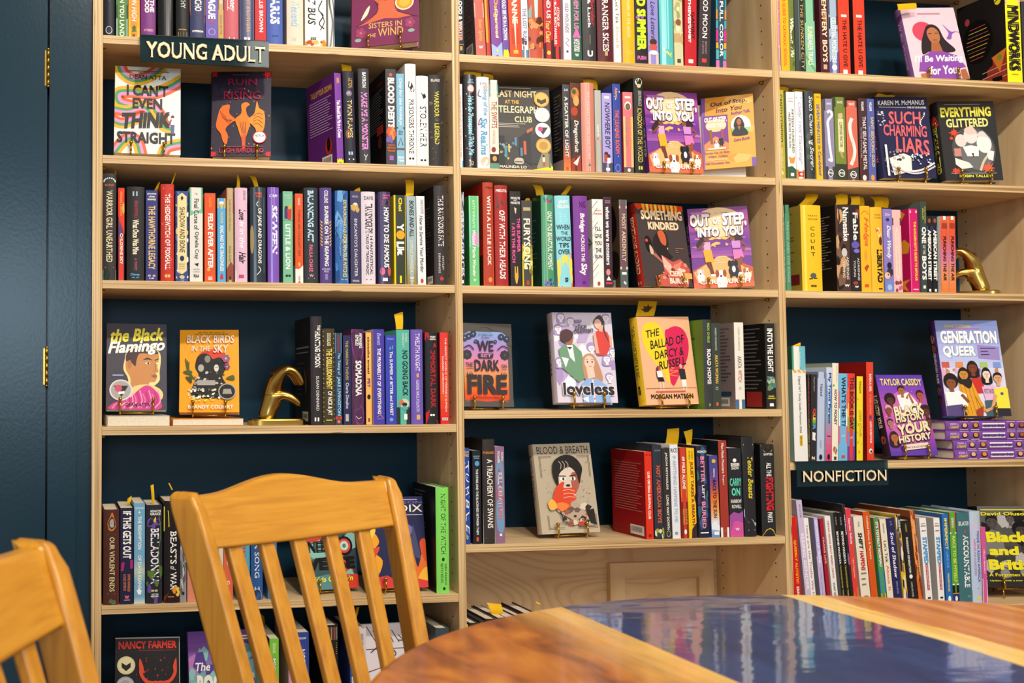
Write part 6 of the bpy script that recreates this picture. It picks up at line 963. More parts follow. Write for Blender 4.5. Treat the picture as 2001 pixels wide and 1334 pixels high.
def dog(c, a, s, body, patch):
    return S(E(c, a + .035 * s, .05 * s, .04 * s, body), Q(a + .05 * s, a + .085 * s, body, c - .04 * s, c - .02 * s), Q(a + .05 * s, a + .085 * s, body, c + .015 * s, c + .035 * s), E(c - .005 * s, a - .012 * s, .034 * s, .028 * s, body), E(c - .035 * s, a - .018 * s, .016 * s, .024 * s, patch), E(c + .028 * s, a - .018 * s, .016 * s, .024 * s, patch), E(c - .005 * s, a, .01 * s, .007 * s, '#2a1c18', 8))
RB = ['#df5f2a', '#d690c4', '#4f9a5c', '#efae1f']

def step_art():
    return [G(0, .62, ['#7a3a8c', '#b0459a', '#8a3f9c', '#6a3490', '#a85aa8']), E(.5, .2, .42, .2, '#f0cf9a'), scatter(20, ['#6a2f88', '#c06ab0', '#e09a4a', '#9a4a9c'], 21, 0, 1, .05, .6, .16, .12), E(.52, .22, .3, .15, '#f0d2a4'),
      P([(0, .78), (.5, .6), (1, .76), (1, 1), (0, 1)], '#c85a3c'), P([(.02, .8), (.45, .61), (.57, .61), (.98, .82), (.9, 1), (.1, 1)], '#eeb070'), Q(.93, 1, '#dc6a48'),
      scatter(6, ['#eebb5c'], 5, .28, .45, .36, .5, .05, .3), scatter(6, ['#eebb5c'], 8, .55, .8, .36, .48, .05, .3),
      C([(.1, .46), (.2, .36), (.3, .35), (.24, .42), (.16, .52)], '#2f1f24'), E(.27, .39, .04, .036, '#7a4a34'), P([(.22, .43), (.33, .43), (.33, .53), (.22, .53)], '#e0a4c4'), L([(.23, .44), (.12, .52)], .04, '#7a4a34'), P([(.2, .53), (.34, .53), (.37, .68), (.23, .69)], '#e8a82c'), L([(.29, .68), (.33, .84)], .06, '#6a3a2c'), L([(.25, .68), (.3, .76)], .05, '#6a3a2c'), Q(.83, .86, '#e8e4ec', .3, .38),
      C([(.66, .36), (.76, .35), (.88, .4), (.8, .44)], '#3a2328'), E(.7, .39, .04, .036, '#8a4f38'), P([(.68, .43), (.83, .43), (.82, .52), (.69, .52)], '#c88ad0'), L([(.83, .44), (.92, .5), (.86, .55)], .035, '#8a4f38'), P([(.69, .54), (.84, .54), (.87, .64), (.7, .66)], '#d878b8'), L([(.76, .65), (.78, .84)], .06, '#8a4f38'), L([(.83, .63), (.8, .72)], .05, '#8a4f38'), Q(.82, .85, '#e8e4ec', .73, .82),
      lines(.62, .71, 4, '#f6dcb4', .4, .6), dog(.13, .82, 1.3, '#e8e2e4', '#c8c0c8'), dog(.47, .86, 1.9, '#f0e8e4', '#9a4a2c'), dog(.68, .74, 1.7, '#2a2630', '#1a1820'), E(.68, .78, .03, .04, '#f0ecec'), dog(.9, .82, 1.2, '#e8dcd4', '#b06a44'),
      H('OUT', .085, .24, '#4a2468', .03, .36, .05), H('OUT', .08, .235, '#f6f2ec', .02, .35, .04), H('OF', .13, .215, '#f6f2ec', .4, .52, .03), H('STEP,', .085, .26, '#4a2468', .57, .97, .05), H('STEP,', .08, .255, '#f6f2ec', .56, .96, .04), H('INTO', .255, .375, '#4a2468', .14, .5, .05), H('INTO', .25, .37, '#f6f2ec', .13, .49, .04), H('YOU', .255, .375, '#4a2468', .57, .9, .05), H('YOU', .25, .37, '#f6f2ec', .56, .89, .04), H('CIERA BURCH', .9, .955, '#f6f2ec', .1, .92, .02)]

FACES = {
'think': dict(pose=(0.0981, 0.0276, 1.5349, -0.0433, 0.1863, 0.1450, 0.2114, -0.0159), t=.026, col='#eeeae0', lab='white face-out paperback with rainbow ribbons and bold black title, left bay second shelf', pegs=1, spine=[G(0, 1, ['#df5f2a', '#d690c4', '#efae1f', '#eeeae0'])],
  front=[ribbon([(.06, -.03), (.12, .08), (.28, .15), (.45, .13), (.6, .06), (.72, -.03)], .05, RB), ribbon([(1.04, .13), (.8, .24), (.55, .31), (.25, .3), (.06, .32), (.08, .42), (.3, .46), (.55, .46), (.68, .55), (.74, .66), (.88, .7)], .05, RB), ribbon([(-.04, .5), (.2, .52), (.38, .47), (.5, .53), (.35, .6), (.12, .66), (-.04, .62)], .045, RB[::-1]), ribbon([(-.02, 1.02), (.12, .88), (.25, .82), (.36, .88), (.42, 1.04)], .045, RB), ribbon([(.72, 1.04), (.8, .92), (1.04, .87)], .045, RB[::-1]),
    Q(.045, .055, '#6a645c', .22, .82), Q(.065, .073, '#6a645c', .36, .7), H('DEAN ATTA', .095, .145, '#2a2624', .22, .78, .005), H("I CAN'T", .21, .34, K_, .18, .81, .03), H('EVEN', .365, .49, K_, .27, .72, .03), H('THINK', .53, .71, K_, .11, .84, .045, .12, .03), H('STRAIGHT', .755, .885, K_, .04, .92, .03), E(.88, .57, .025, .02, '#6a2f28'), Q(.585, .66, '#f4f0ec', .85, .9), L([(.86, .6), (.83, .66)], .02, '#6a3a2c'), P([(.85, .66), (.91, .66), (.9, .77), (.86, .77)], '#4a5a8c')]),
'ruin': dict(pose=(0.3059, 0.0330, 1.5366, -0.1983, 0.2198, 0.1331, 0.2150, -0.0111), t=.03, col='#2b2536', lab='dark face-out book with orange firebird and red lettering, left bay second shelf', pegs=1, kind='h',
  front=[Q(0, .06, '#c8242c', 0, .08), star(.94, .04, .08, .05, '#d8242c'), star(.04, .97, .07, .04, '#c8242c'), star(.96, .97, .07, .04, '#c8242c'), scatter(50, ['#8a4a3a', '#c88a4a', '#5a3040'], 3, 0, 1, .2, .95, .012, .8), Q(.04, .05, '#5a5a5c', .34, .62),
    H('RUIN', .09, .17, '#8f1c3c', .27, .76, .01), H('AND', .2, .225, '#8f1c3c', .43, .57, .005), H('RISING', .24, .335, '#a01c3c', .2, .82, .005),
    C([(.5, .4), (.58, .37), (.64, .4), (.58, .44), (.6, .52), (.66, .58), (.62, .7), (.56, .8), (.5, .78), (.44, .66), (.4, .57), (.5, .5)], '#ea7d22'), C([(.42, .58), (.3, .5), (.3, .4), (.16, .43), (.1, .55), (.08, .66), (.16, .74), (.2, .83), (.26, .86), (.28, .76), (.24, .68), (.36, .6)], '#ea6a20'), C([(.62, .58), (.72, .5), (.76, .36), (.8, .44), (.88, .48), (.9, .6), (.86, .72), (.76, .76), (.74, .68)], '#f0902c'), P([(.5, .76), (.58, .74), (.57, .9), (.53, .93)], '#d8532c'), S(*[L(smooth([(.14 + i * .03, .47 + i * .02), (.2 + i * .03, .56 + i * .02), (.34, .58)]), .008, '#6a2418') for i in range(4)]), S(*[L([(.48 + i * .03, .6), (.52 + i * .02, .74)], .009, '#7a2c18') for i in range(4)]), S(*[L(smooth([(.7, .54 + i * .03), (.78, .5 + i * .04), (.86, .52 + i * .05)]), .008, '#7a2c18') for i in range(4)]),
    seal(.81, .78, .115, .072, '#d8242c', '#f2eeea', H('NETFLIX', .75, .775, K_, .73, .89, .01)), lines(.785, .83, 4, '#a8a4a0', .75, .87), Q(.885, .893, '#a8243c', .17, .87), H('LEIGH BARDUGO', .905, .96, '#b8243c', .14, .88, .01)]),
'telegraph': dict(pose=(0.9764, 0.0344, 1.5327, -0.12, 0.16, 0.1287, 0.2088, -0.03), t=.024, col='#3f3b39', lab='dark face-out paperback of a night street with round medals, middle bay second shelf', pegs=0,
  front=[G(.35, .75, ['#3f3b39', '#4a4642', '#3a3a3c']), Q(.02, .028, '#a8a49c', .08, .66), H('LAST NIGHT', .055, .135, '#f0cf9a', .02, .76, .01), H('AT THE', .17, .215, '#eeb43c', .17, .43, .015), H('TELEGRAPH', .24, .325, '#f0e6b4', .05, .78, .01), H('CLUB', .365, .435, '#e8e4a8', .34, .66, .01), lines(.45, .51, 3, '#c8c0b0', .04, .56),
    Q(.6, .95, '#26272a', 0, .14), P([(.4, .62), (.64, .5), (.64, .95), (.4, .86)], '#2c2b2d'), P([(.62, .58), (.92, .55), (1, .6), (1, .95), (.62, .92)], '#35363a'), scatter(14, ['#8aa0a8', '#c8a860', '#5a7a80'], 7, .02, .3, .68, .88, .03, .5), Q(.72, .86, '#4a8a94', .13, .18), Q(.7, .8, '#c8b060', .2, .23), Q(.62, .72, '#5a84b0', .32, .36), Q(.66, .82, '#c05a3c', .48, .53), Q(.74, .84, '#4a84a0', .42, .46), P([(.55, .53), (.66, .49), (.66, .53), (.55, .57)], '#b06a48'), C([(.3, .89), (.36, .86), (.46, .87), (.46, .93), (.32, .93)], '#b8b09c'), Q(.9, .915, '#5a5650', .31, .45), P([(.82, .78), (.92, .78), (1, .98), (.7, .98)], '#8a8466'), E(.84, .83, .02, .015, '#2a1c18'), Q(.845, .9, '#e8e0d8', .82, .86), Q(.9, .95, '#b8402c', .82, .865), P([(.6, 1), (1, .95), (1, 1)], '#f0d21e'), Q(.8, .97, '#6a6450', .93, .96),
    seal(.845, .155, .14, .09, '#c8963c', '#e0b45c', P([(.76, .14), (.84, .165), (.93, .14), (.93, .185), (.84, .215), (.76, .185)], '#4a3c24')), seal(.845, .34, .14, .09, '#c4c4c4', '#e6e6e4', E(.845, .34, .09, .055, '#d6d6d6')), seal(.845, .525, .14, .09, '#d8d8d6', '#eeeeec', S(P([(.75, .49), (.94, .49), (.845, .58)], '#3a3a3c'), E(.8, .51, .045, .03, '#d8407c'))), seal(.845, .71, .14, .09, '#c09040', '#d8ac5c', E(.845, .71, .08, .05, '#b48a3c')), H('MALINDA LO', .955, .985, '#f0ecdc', .03, .52, .01)]),
'step1': dict(pose=(1.3669, 0.0481, 1.5407, -0.0329, 0.1186, 0.1376, 0.2045, -0.0109), t=.022, col='#6f3a8c', lab='purple face-out book of two dog walkers, beside the orange event flyer, middle bay second shelf', pegs=1, front=step_art(), spine=[V('OUT OF STEP', .2, .8, W_)]),
'flyer': dict(pose=(1.5050, 0.0440, 1.5569, -0.5523, 0.22, 0.1150, 0.1900, 0.0051), t=.001, col='#e6a850', lab='orange event flyer with author photo propped on white books, middle bay second shelf', pegs=0, what='flyer', front=[
    scatter(10, ['#e0983c', '#eeb868'], 3, 0, 1, 0, 1, .2, .3), P([(0, 0), (.08, 0), (.03, 1), (0, 1)], '#8a5ab0'), Q(.88, 1, '#7a58a8', .92, 1), H('Out of Step,', .06, .135, '#3c2448', .18, .88, .012, .15, .03), H('Into You', .15, .215, '#3c2448', .28, .78, .012, .15, .03), H('Author Talk', .22, .265, '#7a3f9c', .56, .93, .015, 0, .02),
    Q(.26, .74, '#7a3f8c', .03, .5), E(.27, .4, .2, .09, '#eecb98'), P([(.03, .66), (.25, .55), (.5, .66), (.5, .74), (.03, .74)], '#e08a5a'), H('OUT OF STEP,', .28, .36, '#f4eee8', .05, .48, .04), H('INTO YOU', .37, .43, '#f4eee8', .1, .44, .04), L([(.16, .46), (.18, .66)], .05, '#8a5a34'), L([(.38, .46), (.4, .66)], .05, '#9a4a60'), dog(.27, .65, 1, '#f0e8e4', '#9a4a2c'), dog(.36, .62, .9, '#2a2630', '#1a1820'), Q(.715, .735, '#f4e0d0', .1, .44),
    E(.74, .43, .19, .14, '#cfe0e8', 28), P([(.56, .46), (.92, .46), (.9, .52), (.58, .52)], '#9cc888'), C([(.63, .36), (.7, .31), (.78, .36), (.8, .46), (.62, .46)], '#3a241c'), E(.71, .38, .045, .045, '#a86a4c'), C([(.58, .56), (.63, .46), (.71, .44), (.8, .46), (.87, .56)], '#2f3338'), P([(.68, .44), (.74, .44), (.71, .5)], '#a86a4c'), H('Ciera Burch', .6, .64, '#7a3f9c', .6, .9, .015, 0, .02),
    H('Sunday, Feb 15, 2026', .77, .8, '#6a3a8c', .04, .5, .012), H('4:30pm - 5:30pm', .82, .85, '#6a3a8c', .1, .47, .012), H('All She Wrote Books', .865, .89, '#f0d8b0', .08, .46, .005), H('1463 Dorchester Ave', .91, .94, '#6a3a8c', .04, .5, .012)]),
'liars': dict(pose=(1.9955, 0.0425, 1.5465, -0.0837, 0.1089, 0.1389, 0.2108, 0.0069), t=.03, col='#2c2b4c', kind='h', lab='navy face-out book with coral hand-lettered title and white pearls, right bay second shelf', pegs=1, spine=[V('SUCH CHARMING LIARS', .2, .8, '#e86a66')],
  front=[H('KAREN M. McMANUS', .04, .1, W_, .05, .94, .01, .1, .015), Q(.125, .133, '#c8c4d0', .06, .58), H('ONE OF US IS LYING', .115, .14, W_, .6, .96, .02), H('SUCH', .18, .34, '#e5686a', .22, .84, .015, .1), H('CHARMING', .35, .49, '#e5686a', .1, .92, .015, .1, -.02), H('LIARS', .51, .7, '#e5686a', .3, .93, .015, .1, -.05), scatter(16, ['#d8d4dc'], 5, .02, .14, .18, .36, .02, .4), S(*[E(.86 + .05 * cos(i * .5), .2 + i * .02, .014, .008, W_, 8) for i in range(9)]), P([(.14, .76), (.42, .7), (.56, .74), (.54, .92), (.2, .97)], '#eae4dc'), scatter(30, ['#3a3640', '#8a8480', '#c8c0b8'], 9, .08, .45, .66, .92, .03, .5), S(*[E(.16 + .8 * i / 26, .82 + .1 * sin(i / 26 * 3.1), .02, .013, W_, 8) for i in range(27)]), S(*[E(.2 + .76 * i / 24, .86 + .09 * sin(i / 24 * 3.1), .018, .012, '#d8d4d8', 8) for i in range(25)]), scatter(26, [W_, '#c8d0e0'], 4, .55, .92, .7, .84, .02, .4), Q(.6, .98, W_, .06, .1)]),
'glitter': dict(pose=(2.1780, 0.0420, 1.5461, -0.1761, 0.1206, 0.1420, 0.2088, 0.0009), t=.03, col='#29292a', kind='h', lab='black face-out book with yellow title and red splatters, right bay second shelf', pegs=1, rough=.3, spine=[V('EVERYTHING GLITTERED', .25, .9, '#e8dc4c'), scatter(4, ['#c8302c'], 2, .2, .8, .15, .3, .3)],
  front=[E(.55, .62, .38, .3, '#4a4c4c', 28), E(.6, .62, .3, .25, '#6a6c6a', 28), Q(.035, .043, '#8a8884', .12, .75), H('EVERYTHING', .075, .2, '#eedf4a', .04, .93, .03, 0, .01), H('GLITTERED', .22, .33, '#efe48a', .12, .86, .025, 0, .01), star(.24, .4, .09, .06, '#d8482c', 8, .5, 2), star(.76, .85, .14, .08, '#d8603f', 9, .45, 3), star(.2, .88, .1, .05, '#d8482c', 7, .5, 5), E(.18, .47, .03, .02, '#d8482c'), E(.22, .68, .03, .02, '#d8482c'),
    E(.34, .5, .1, .08, '#e8d4cc'), E(.52, .44, .12, .1, '#f0dcd4'), C([(.42, .36), (.55, .32), (.64, .4), (.58, .42), (.46, .42)], '#e8c4b8'), E(.74, .54, .13, .12, '#f0e8e2'), C([(.62, .44), (.74, .38), (.86, .5), (.78, .46)], '#d8d0cc'), P([(.36, .58), (.5, .56), (.64, .58), (.62, .7), (.42, .7)], '#f2eeea'), P([(.5, .66), (.54, .66), (.53, .72)], '#2a2a2a'), P([(.2, .72), (.44, .78), (.5, .84), (.3, .86), (.2, .8)], '#ece4dc'), Q(.6, .7, '#c88a7c', .2, .32), L(smooth([(.62, .88), (.7, .76), (.82, .66)]), .04, '#d8c4a8'), P([(.76, .62), (.9, .64), (.86, .76), (.78, .74)], '#eae6e2'), Q(.91, .917, '#a8a4a0', .1, .9), H('ROBIN TALLEY', .93, .965, '#e8dc4c', .24, .8, .02)]),
'waiting': dict(pose=(2.0969, 0.0427, 1.8004, -0.1698, 0.2488, 0.1366, 0.2061, 0.0002), t=.024, col='#ecc6d0', kind='h', lab='pale pink face-out book of a person in a purple shirt, right bay top shelf', pegs=1, spine=[V("I'll Be Waiting", .2, .85, '#c8a4cc', .3, .7, .01, .2)], spinecol='#7a5690',
  front=[Q(.075, .1, '#b88a98', .3, .72), E(.34, .34, .2, .14, '#cf4a60', 30), C([(.34, .36), (.42, .26), (.54, .24), (.64, .3), (.7, .45), (.86, .6), (.7, .64), (.4, .62), (.24, .66), (.26, .5)], '#30262a'), C([(.4, .34), (.5, .28), (.6, .32), (.62, .44), (.52, .53), (.42, .46)], '#b4704a'), P([(.44, .5), (.58, .48), (.62, .62), (.4, .64)], '#a8643f'), Q(.365, .375, '#2a1c18', .42, .48), Q(.36, .37, '#2a1c18', .54, .6), Q(.455, .465, '#7a3f34', .48, .56), P([(.18, .7), (.4, .62), (.62, .62), (.86, .68), (.98, .84), (.84, .86), (.84, 1), (.24, 1), (.24, .9), (.1, .9)], '#8a4ba4'), P([(.12, .93), (.26, .92), (.24, 1), (.12, 1)], '#b4704a'), P([(.86, .88), (.96, .86), (1, 1), (.86, 1)], '#a8643f'), C([(.72, .24), (.84, .34), (.94, .34), (.86, .38), (.82, .45), (.74, .44), (.8, .36)], '#8a58b4'), L([(.92, .34), (1, .355)], .008, '#7a4a9c'), H("I'll Be Waiting", .67, .79, '#fbf6f6', .06, .96, .02, .25, .02), H('for You', .82, .94, '#fbf6f6', .3, .8, .02, .25, .02)]),
'kindred': dict(pose=(1.3502, 0.0621, 1.2679, 0.1599, 0.1544, 0.1413, 0.2064, -0.0042), t=.024, col='#463c3b', kind='h', lab='dark face-out book with flaming title and red spine, middle bay third shelf', pegs=1, spinecol='#a3261f', spine=[V('SOMETHING KINDRED', .16, .85, '#f0c89a', .25, .75, .02), BX(.94)],
  front=[Q(0, .03, '#d8401f'), P([(0, 0), (1, 0), (1, .06), (.93, .1), (.86, .04), (.8, .12), (.7, .04), (.6, .1), (.5, .03), (.4, .11), (.32, .05), (.22, .1), (.14, .05), (.06, .08), (0, .03)], '#d8401f'), S(*[P([(.14 + i * .085, 0), (.2 + i * .085, 0), (.19 + i * .085, .12), (.17 + i * .085, .14)], ('#f0b42c', '#f6dc5c')[i % 2]) for i in range(9)]), H('SOMETHING', .075, .19, '#f4d6b0', .1, .96, .03, 0, .01), H('KINDRED', .215, .31, '#f4d0a8', .22, .86, .035, 0, .01),
    C([(.3, .42), (.42, .33), (.56, .34), (.6, .46), (.58, .58), (.66, .64), (.5, .7), (.36, .62), (.28, .52)], '#2c2423'), C([(.4, .34), (.5, .32), (.56, .4), (.54, .5), (.46, .48), (.42, .42)], '#c8603c'), C([(.12, .42), (.2, .4), (.26, .5), (.22, .6), (.14, .56)], '#1f1a1a'), E(.15, .45, .03, .02, '#c84a3c'), C([(.2, .5), (.26, .56), (.26, .62), (.2, .6)], '#d8b09c'), P([(.24, .62), (.42, .72), (.44, .7), (.3, .6)], '#b0685a'), P([(.42, .62), (.64, .7), (.8, .66), (.98, .78), (.9, 1), (.26, 1), (.24, .88), (.44, .84)], '#bf5a4e'), P([(.42, .62), (.6, .74), (.56, .86), (.44, .76)], '#e8b0a0'), P([(.6, .76), (.84, .68), (.72, .82)], '#d88070'), scatter(16, ['#e8c0b0', '#8a3028', '#d88a78'], 7, .4, .9, .72, .98, .04, .5), E(.56, .54, .012, .014, '#d8b09c'), lines(.53, .6, 3, '#a07060', .72, .92), H('CIERA', .81, .875, '#f4dcc4', .54, .82, .03), H('BURCH', .895, .965, '#f4dcc4', .52, .9, .03), Q(.83, .9, '#d8a860', .84, 1)]),
'step2': dict(pose=(1.4923, 0.0590, 1.2677, -0.34, 0.12, 0.1367, 0.2010, 0.0290), t=.024, col='#6f3a8c', lab='purple face-out book of two dog walkers, beside the flaming-title book, middle bay third shelf', pegs=1, front=step_art(), spine=[V('OUT OF STEP', .2, .8, W_)]),
'flamingo': dict(pose=(0.0784, 0.0647, 0.9759, -0.0249, 0.2634, 0.1331, 0.2053, -0.0160), t=.022, col='#47444f', lab='grey face-out book of a cropped-haired profile and pink feathers, left bay fourth shelf', pegs=1, spinecol='#c8243c', spine=[V('The Black Flamingo', .25, .8, '#e8a0a8')],
  front=[S(*[L(smooth([(.05 + .12 * i, .2), (.1 + .12 * i, .28), (.02 + .12 * i, .36)]), .005, '#5c5966') for i in range(8)]), C([(.3, .42), (.34, .32), (.5, .27), (.74, .26), (.88, .34), (.9, .44), (.88, .56), (.88, .66), (.8, .72), (.72, .76), (.66, .9), (.36, .9), (.36, .66), (.28, .54)], '#ecdc94'), C([(.32, .42), (.36, .34), (.5, .29), (.74, .28), (.86, .35), (.86, .44), (.84, .5), (.86, .56), (.82, .58), (.84, .62), (.8, .68), (.7, .7), (.66, .88), (.38, .88), (.4, .66), (.32, .54)], '#c98a52'), C([(.32, .44), (.34, .34), (.5, .285), (.74, .275), (.86, .34), (.78, .36), (.56, .35), (.5, .42), (.48, .5), (.44, .48), (.38, .44)], '#4a3436'), E(.38, .48, .035, .05, '#b87a48'), C([(.6, .43), (.68, .4), (.76, .43), (.68, .42)], '#2a1c1e'), L([(.8, .43), (.87, .41)], .015, '#2a1c1e'), E(.68, .465, .04, .012, '#f0e4d8'), E(.69, .465, .016, .012, '#4a2c20'), E(.84, .465, .02, .01, '#f0e4d8'), L([(.8, .47), (.82, .54), (.77, .56)], .008, '#8a5a34'), C([(.74, .61), (.8, .595), (.84, .61), (.8, .635)], '#a05a4c'),
    E(.64, .83, .3, .12, '#e8cf8c'), C([(.06, .96), (.2, .9), (.4, .86), (.52, .78), (.68, .72), (.84, .8), (.9, .9), (.84, 1), (.1, 1)], '#d0408c'), S(*[L(smooth([(.3 + .045 * i, .98), (.34 + .05 * i, .9), (.3 + .05 * i, .82 - .02 * (i % 3))]), .018, ('#e87ab0', '#b82c70', '#f0a4c8')[i % 3]) for i in range(12)]), S(*[L(smooth([(.1 + .06 * i, .99), (.14 + .06 * i, .95), (.2 + .06 * i, .92)]), .014, ('#f0a4c8', '#b82c70', '#efe0a8')[i % 3]) for i in range(6)]),
    Q(.6, .62, '#8a9ac0', .1, .28), seal(.24, .78, .19, .122, '#d8d4d0', '#a8a4a2', S(P([(.12, .73), (.36, .73), (.25, .86)], '#2c2a2c'), E(.2, .76, .06, .04, '#d0506c'), P([(.2, .8), (.3, .79), (.3, .82), (.2, .83)], W_))), H('the Black', .06, .215, '#ece04c', .06, .95, .025, .25, .03), H('Flamingo', .2, .38, '#f6f2ee', .02, .97, .025, .25, .05), H('DEAN ATTA', .925, .965, '#3a2430', .32, .72, .015)]),
'birds': dict(pose=(0.2388, 0.0644, 0.9654, -0.1589, 0.2928, 0.1332, 0.2045, -0.0001), t=.022, col='#f0a31c', lab='orange face-out book of black and white faces among flowers, left bay fourth shelf', pegs=1, spinecol='#c8502c',
  front=[H('THE STORY AND LEGACY OF', .025, .042, '#3a2a1c', .3, .76, .005), H('THE 1921 TULSA RACE MASSACRE', .047, .064, '#3a2a1c', .25, .82, .005), E(.55, .4, .28, .16, '#d8442c', 30), C([(.3, .34), (.4, .29), (.5, .31), (.56, .36), (.66, .34), (.76, .38), (.76, .5), (.72, .58), (.8, .68), (.86, .8), (.5, .84), (.2, .8), (.24, .66), (.32, .56), (.26, .46)], '#25211f'), E(.47, .36, .05, .045, '#8a8680'), E(.36, .47, .05, .045, '#b0aca4'), E(.62, .47, .04, .045, '#d8d4cc'), C([(.56, .42), (.62, .38), (.72, .4), (.72, .46), (.64, .43)], '#1a1716'), Q(.46, .465, '#2a2624', .6, .65), scatter(30, ['#8a8680', '#4a4642', '#c8c4bc'], 12, .24, .8, .52, .74, .03, .5), Q(.62, .68, '#a8a49c', .3, .6), scatter(50, ['#e8e4c8', '#d8d4a0', '#3a3a24', '#f0ecdc'], 5, .15, .68, .72, .84, .025, .5), S(*[L(smooth([(.2 + .02 * i, .6), (.14 + .01 * i, .5), (.1 + .03 * i, .36 + .02 * i)]), .018, '#4a5a2c') for i in range(3)]), C([(.06, .52), (.16, .5), (.22, .53), (.14, .55)], '#4a5a2c'), C([(.78, .6), (.9, .56), (.92, .62)], '#4a5a2c'), C([(.1, .58), (.2, .6), (.2, .66)], '#3a4a24'), flower(.78, .36, .07, .05, '#8a5a88'), flower(.8, .46, .05, .035, '#7a4a7a'), scatter(14, ['#f0d84c'], 8, .2, .6, .84, .88, .02, .5),
    H('BLACK BIRDS', .075, .17, '#ece4dc', .12, .92, .008, .1), H('IN THE', .205, .27, '#e0dcd8', .2, .52, .005, .1), H('SKY', .19, .29, '#e0dcd8', .57, .82, .01, .1), seal(.8, .76, .15, .098, '#a8a49c', '#211d1c', P([(.72, .79), (.74, .73), (.86, .73), (.88, .79)], '#a09a90')), H('BRANDY COLBERT', .92, .965, '#f0e8dc', .15, .9, .02)]),
'darkfire': dict(pose=(0.8862, 0.0632, 0.9821, 0.1, 0.06, 0.1385, 0.1969, -0.0142), t=.022, col='#59534d', lab='grey-brown face-out book with blue to red papercut panel, middle bay fourth shelf', pegs=1, rough=.25,
  front=[G(.1, .94, ['#8fb4e8', '#a49ad8', '#c88ac8', '#e08aa8', '#ee9a70', '#f0923c', '#e8602c', '#dc4a2c'], .1, .92), P([(0, 0), (1, 0), (1, .14), (.9, .14), (.82, .1), (.66, .09), (.56, .05), (.44, .05), (.36, .09), (.2, .1), (.1, .14), (0, .14)], '#59534d'), Q(.14, .26, '#59534d', .9, 1), Q(.9, .945, '#59534d', 0, .1), Q(.92, 1, '#59534d'), P([(.1, .95), (.2, .9), (.8, .9), (.92, .95), (.8, .92), (.5, .94), (.2, .92)], '#d8502c'),
    S(*[flower(c, a, .09, .06, '#3f3c44', '#59534d', 8) for c, a in ((.16, .38), (.86, .38))]), S(*[flower(c, a, .06, .04, '#3f4458', '#8fa4d8', 8) for c, a in ((.2, .16), (.8, .16), (.28, .13), (.9, .18), (.12, .18))]), S(*[flower(c, a, .035, .024, '#3f4458', '#a49ad8', 6) for c, a in ((.32, .22), (.68, .22))]), L(smooth([(.1, .3), (.2, .27), (.28, .32)]), .02, '#3f3c44'), L(smooth([(.72, .32), (.82, .27), (.92, .3)]), .02, '#3f3c44'), Q(.1, .105, '#3a4458', .36, .62), H('LET REBELLION', .13, .15, '#4a4a60', .36, .64, .005), H('BURN', .165, .185, '#4a4a60', .43, .57, .005),
    H('WE', .21, .34, '#3a363c', .34, .64, .02), P([(.35, .365), (.64, .365), (.62, .42), (.37, .42)], '#3a363c'), H('SET', .375, .41, '#d898b4', .4, .6, .015), H('DARK', .44, .575, '#3a363c', .28, .74, .02), H('THE', .475, .53, '#3a363c', .12, .25, .01), Q(.545, .55, '#3a363c', .12, .25), H('ON', .49, .535, '#3a363c', .78, .88, .01), Q(.55, .555, '#3a363c', .78, .88), S(*[P([(.13 + .03 * i, .64), (.15 + .03 * i, .57 + .02 * (i % 2)), (.16 + .03 * i, .64)], '#3a363c') for i in range(4)]), S(*[P([(.76 + .03 * i, .64), (.78 + .03 * i, .57 + .02 * (i % 2)), (.79 + .03 * i, .64)], '#3a363c') for i in range(4)]), H('FIRE', .62, .85, '#3a363c', .14, .87, .035), H('TEHLOR KAY MEJIA', .88, .905, '#5a2418', .3, .72, .01)]),
'loveless': dict(pose=(1.1280, 0.0459, 0.9937, -0.1028, 0.1565, 0.1427, 0.2154, -0.0075), t=.034, col='#d2c9d8', kind='h', lab='pale lilac face-out book of drawn figures above a black lowercase title, middle bay fourth shelf', pegs=1, spine=[V('loveless', .3, .7, '#3a343c', .3, .7, .01), lines(.05, .28, 4, '#a898b8')],
  front=[scatter(26, ['#b9a4cc', '#e6dfe8', '#a88fc0', '#efeaf0'], 14, 0, 1, .02, .98, .12, .7), S(*[head_(c, a, .055, .04, '#ece4ee', '#a88fc4', st) for c, a, st in ((.14, .05, 'long'), (.3, .1, 'short'), (.9, .06, 'short'), (.08, .18, 'long'), (.62, .4, 'afro'), (.3, .68, 'afro'), (.86, .52, 'long'), (.97, .44, 'short'), (.88, .72, 'short'), (.06, .55, 'long'))]),
    P([(.06, .42), (.16, .36), (.32, .36), (.44, .44), (.5, .72), (.36, .78), (.1, .62)], '#6a9472'), P([(.2, .37), (.3, .37), (.32, .56), (.24, .5)], '#f0ecf0'), P([(.2, .39), (.29, .39), (.25, .42)], '#2c3a34'), E(.24, .31, .075, .06, '#a86238'), C([(.1, .3), (.12, .22), (.22, .19), (.32, .23), (.3, .29), (.24, .33), (.16, .34)], '#4a2c30'), P([(.1, .5), (.22, .52), (.16, .62)], '#f0e8ee'),
    P([(.68, .24), (.76, .19), (.9, .22), (.96, .34), (.86, .48), (.7, .48)], '#cf3f38'), P([(.66, .26), (.7, .22), (.74, .46), (.68, .46)], '#e0a890'), P([(.92, .24), (.97, .28), (.97, .38), (.93, .38)], '#e0a890'), C([(.68, .12), (.72, .06), (.8, .03), (.86, .1), (.86, .2), (.92, .34), (.86, .26), (.8, .14)], '#43313a'), E(.75, .13, .06, .055, '#e8b8a4'), P([(.76, .16), (.84, .14), (.82, .22), (.76, .21)], '#e0a890'),
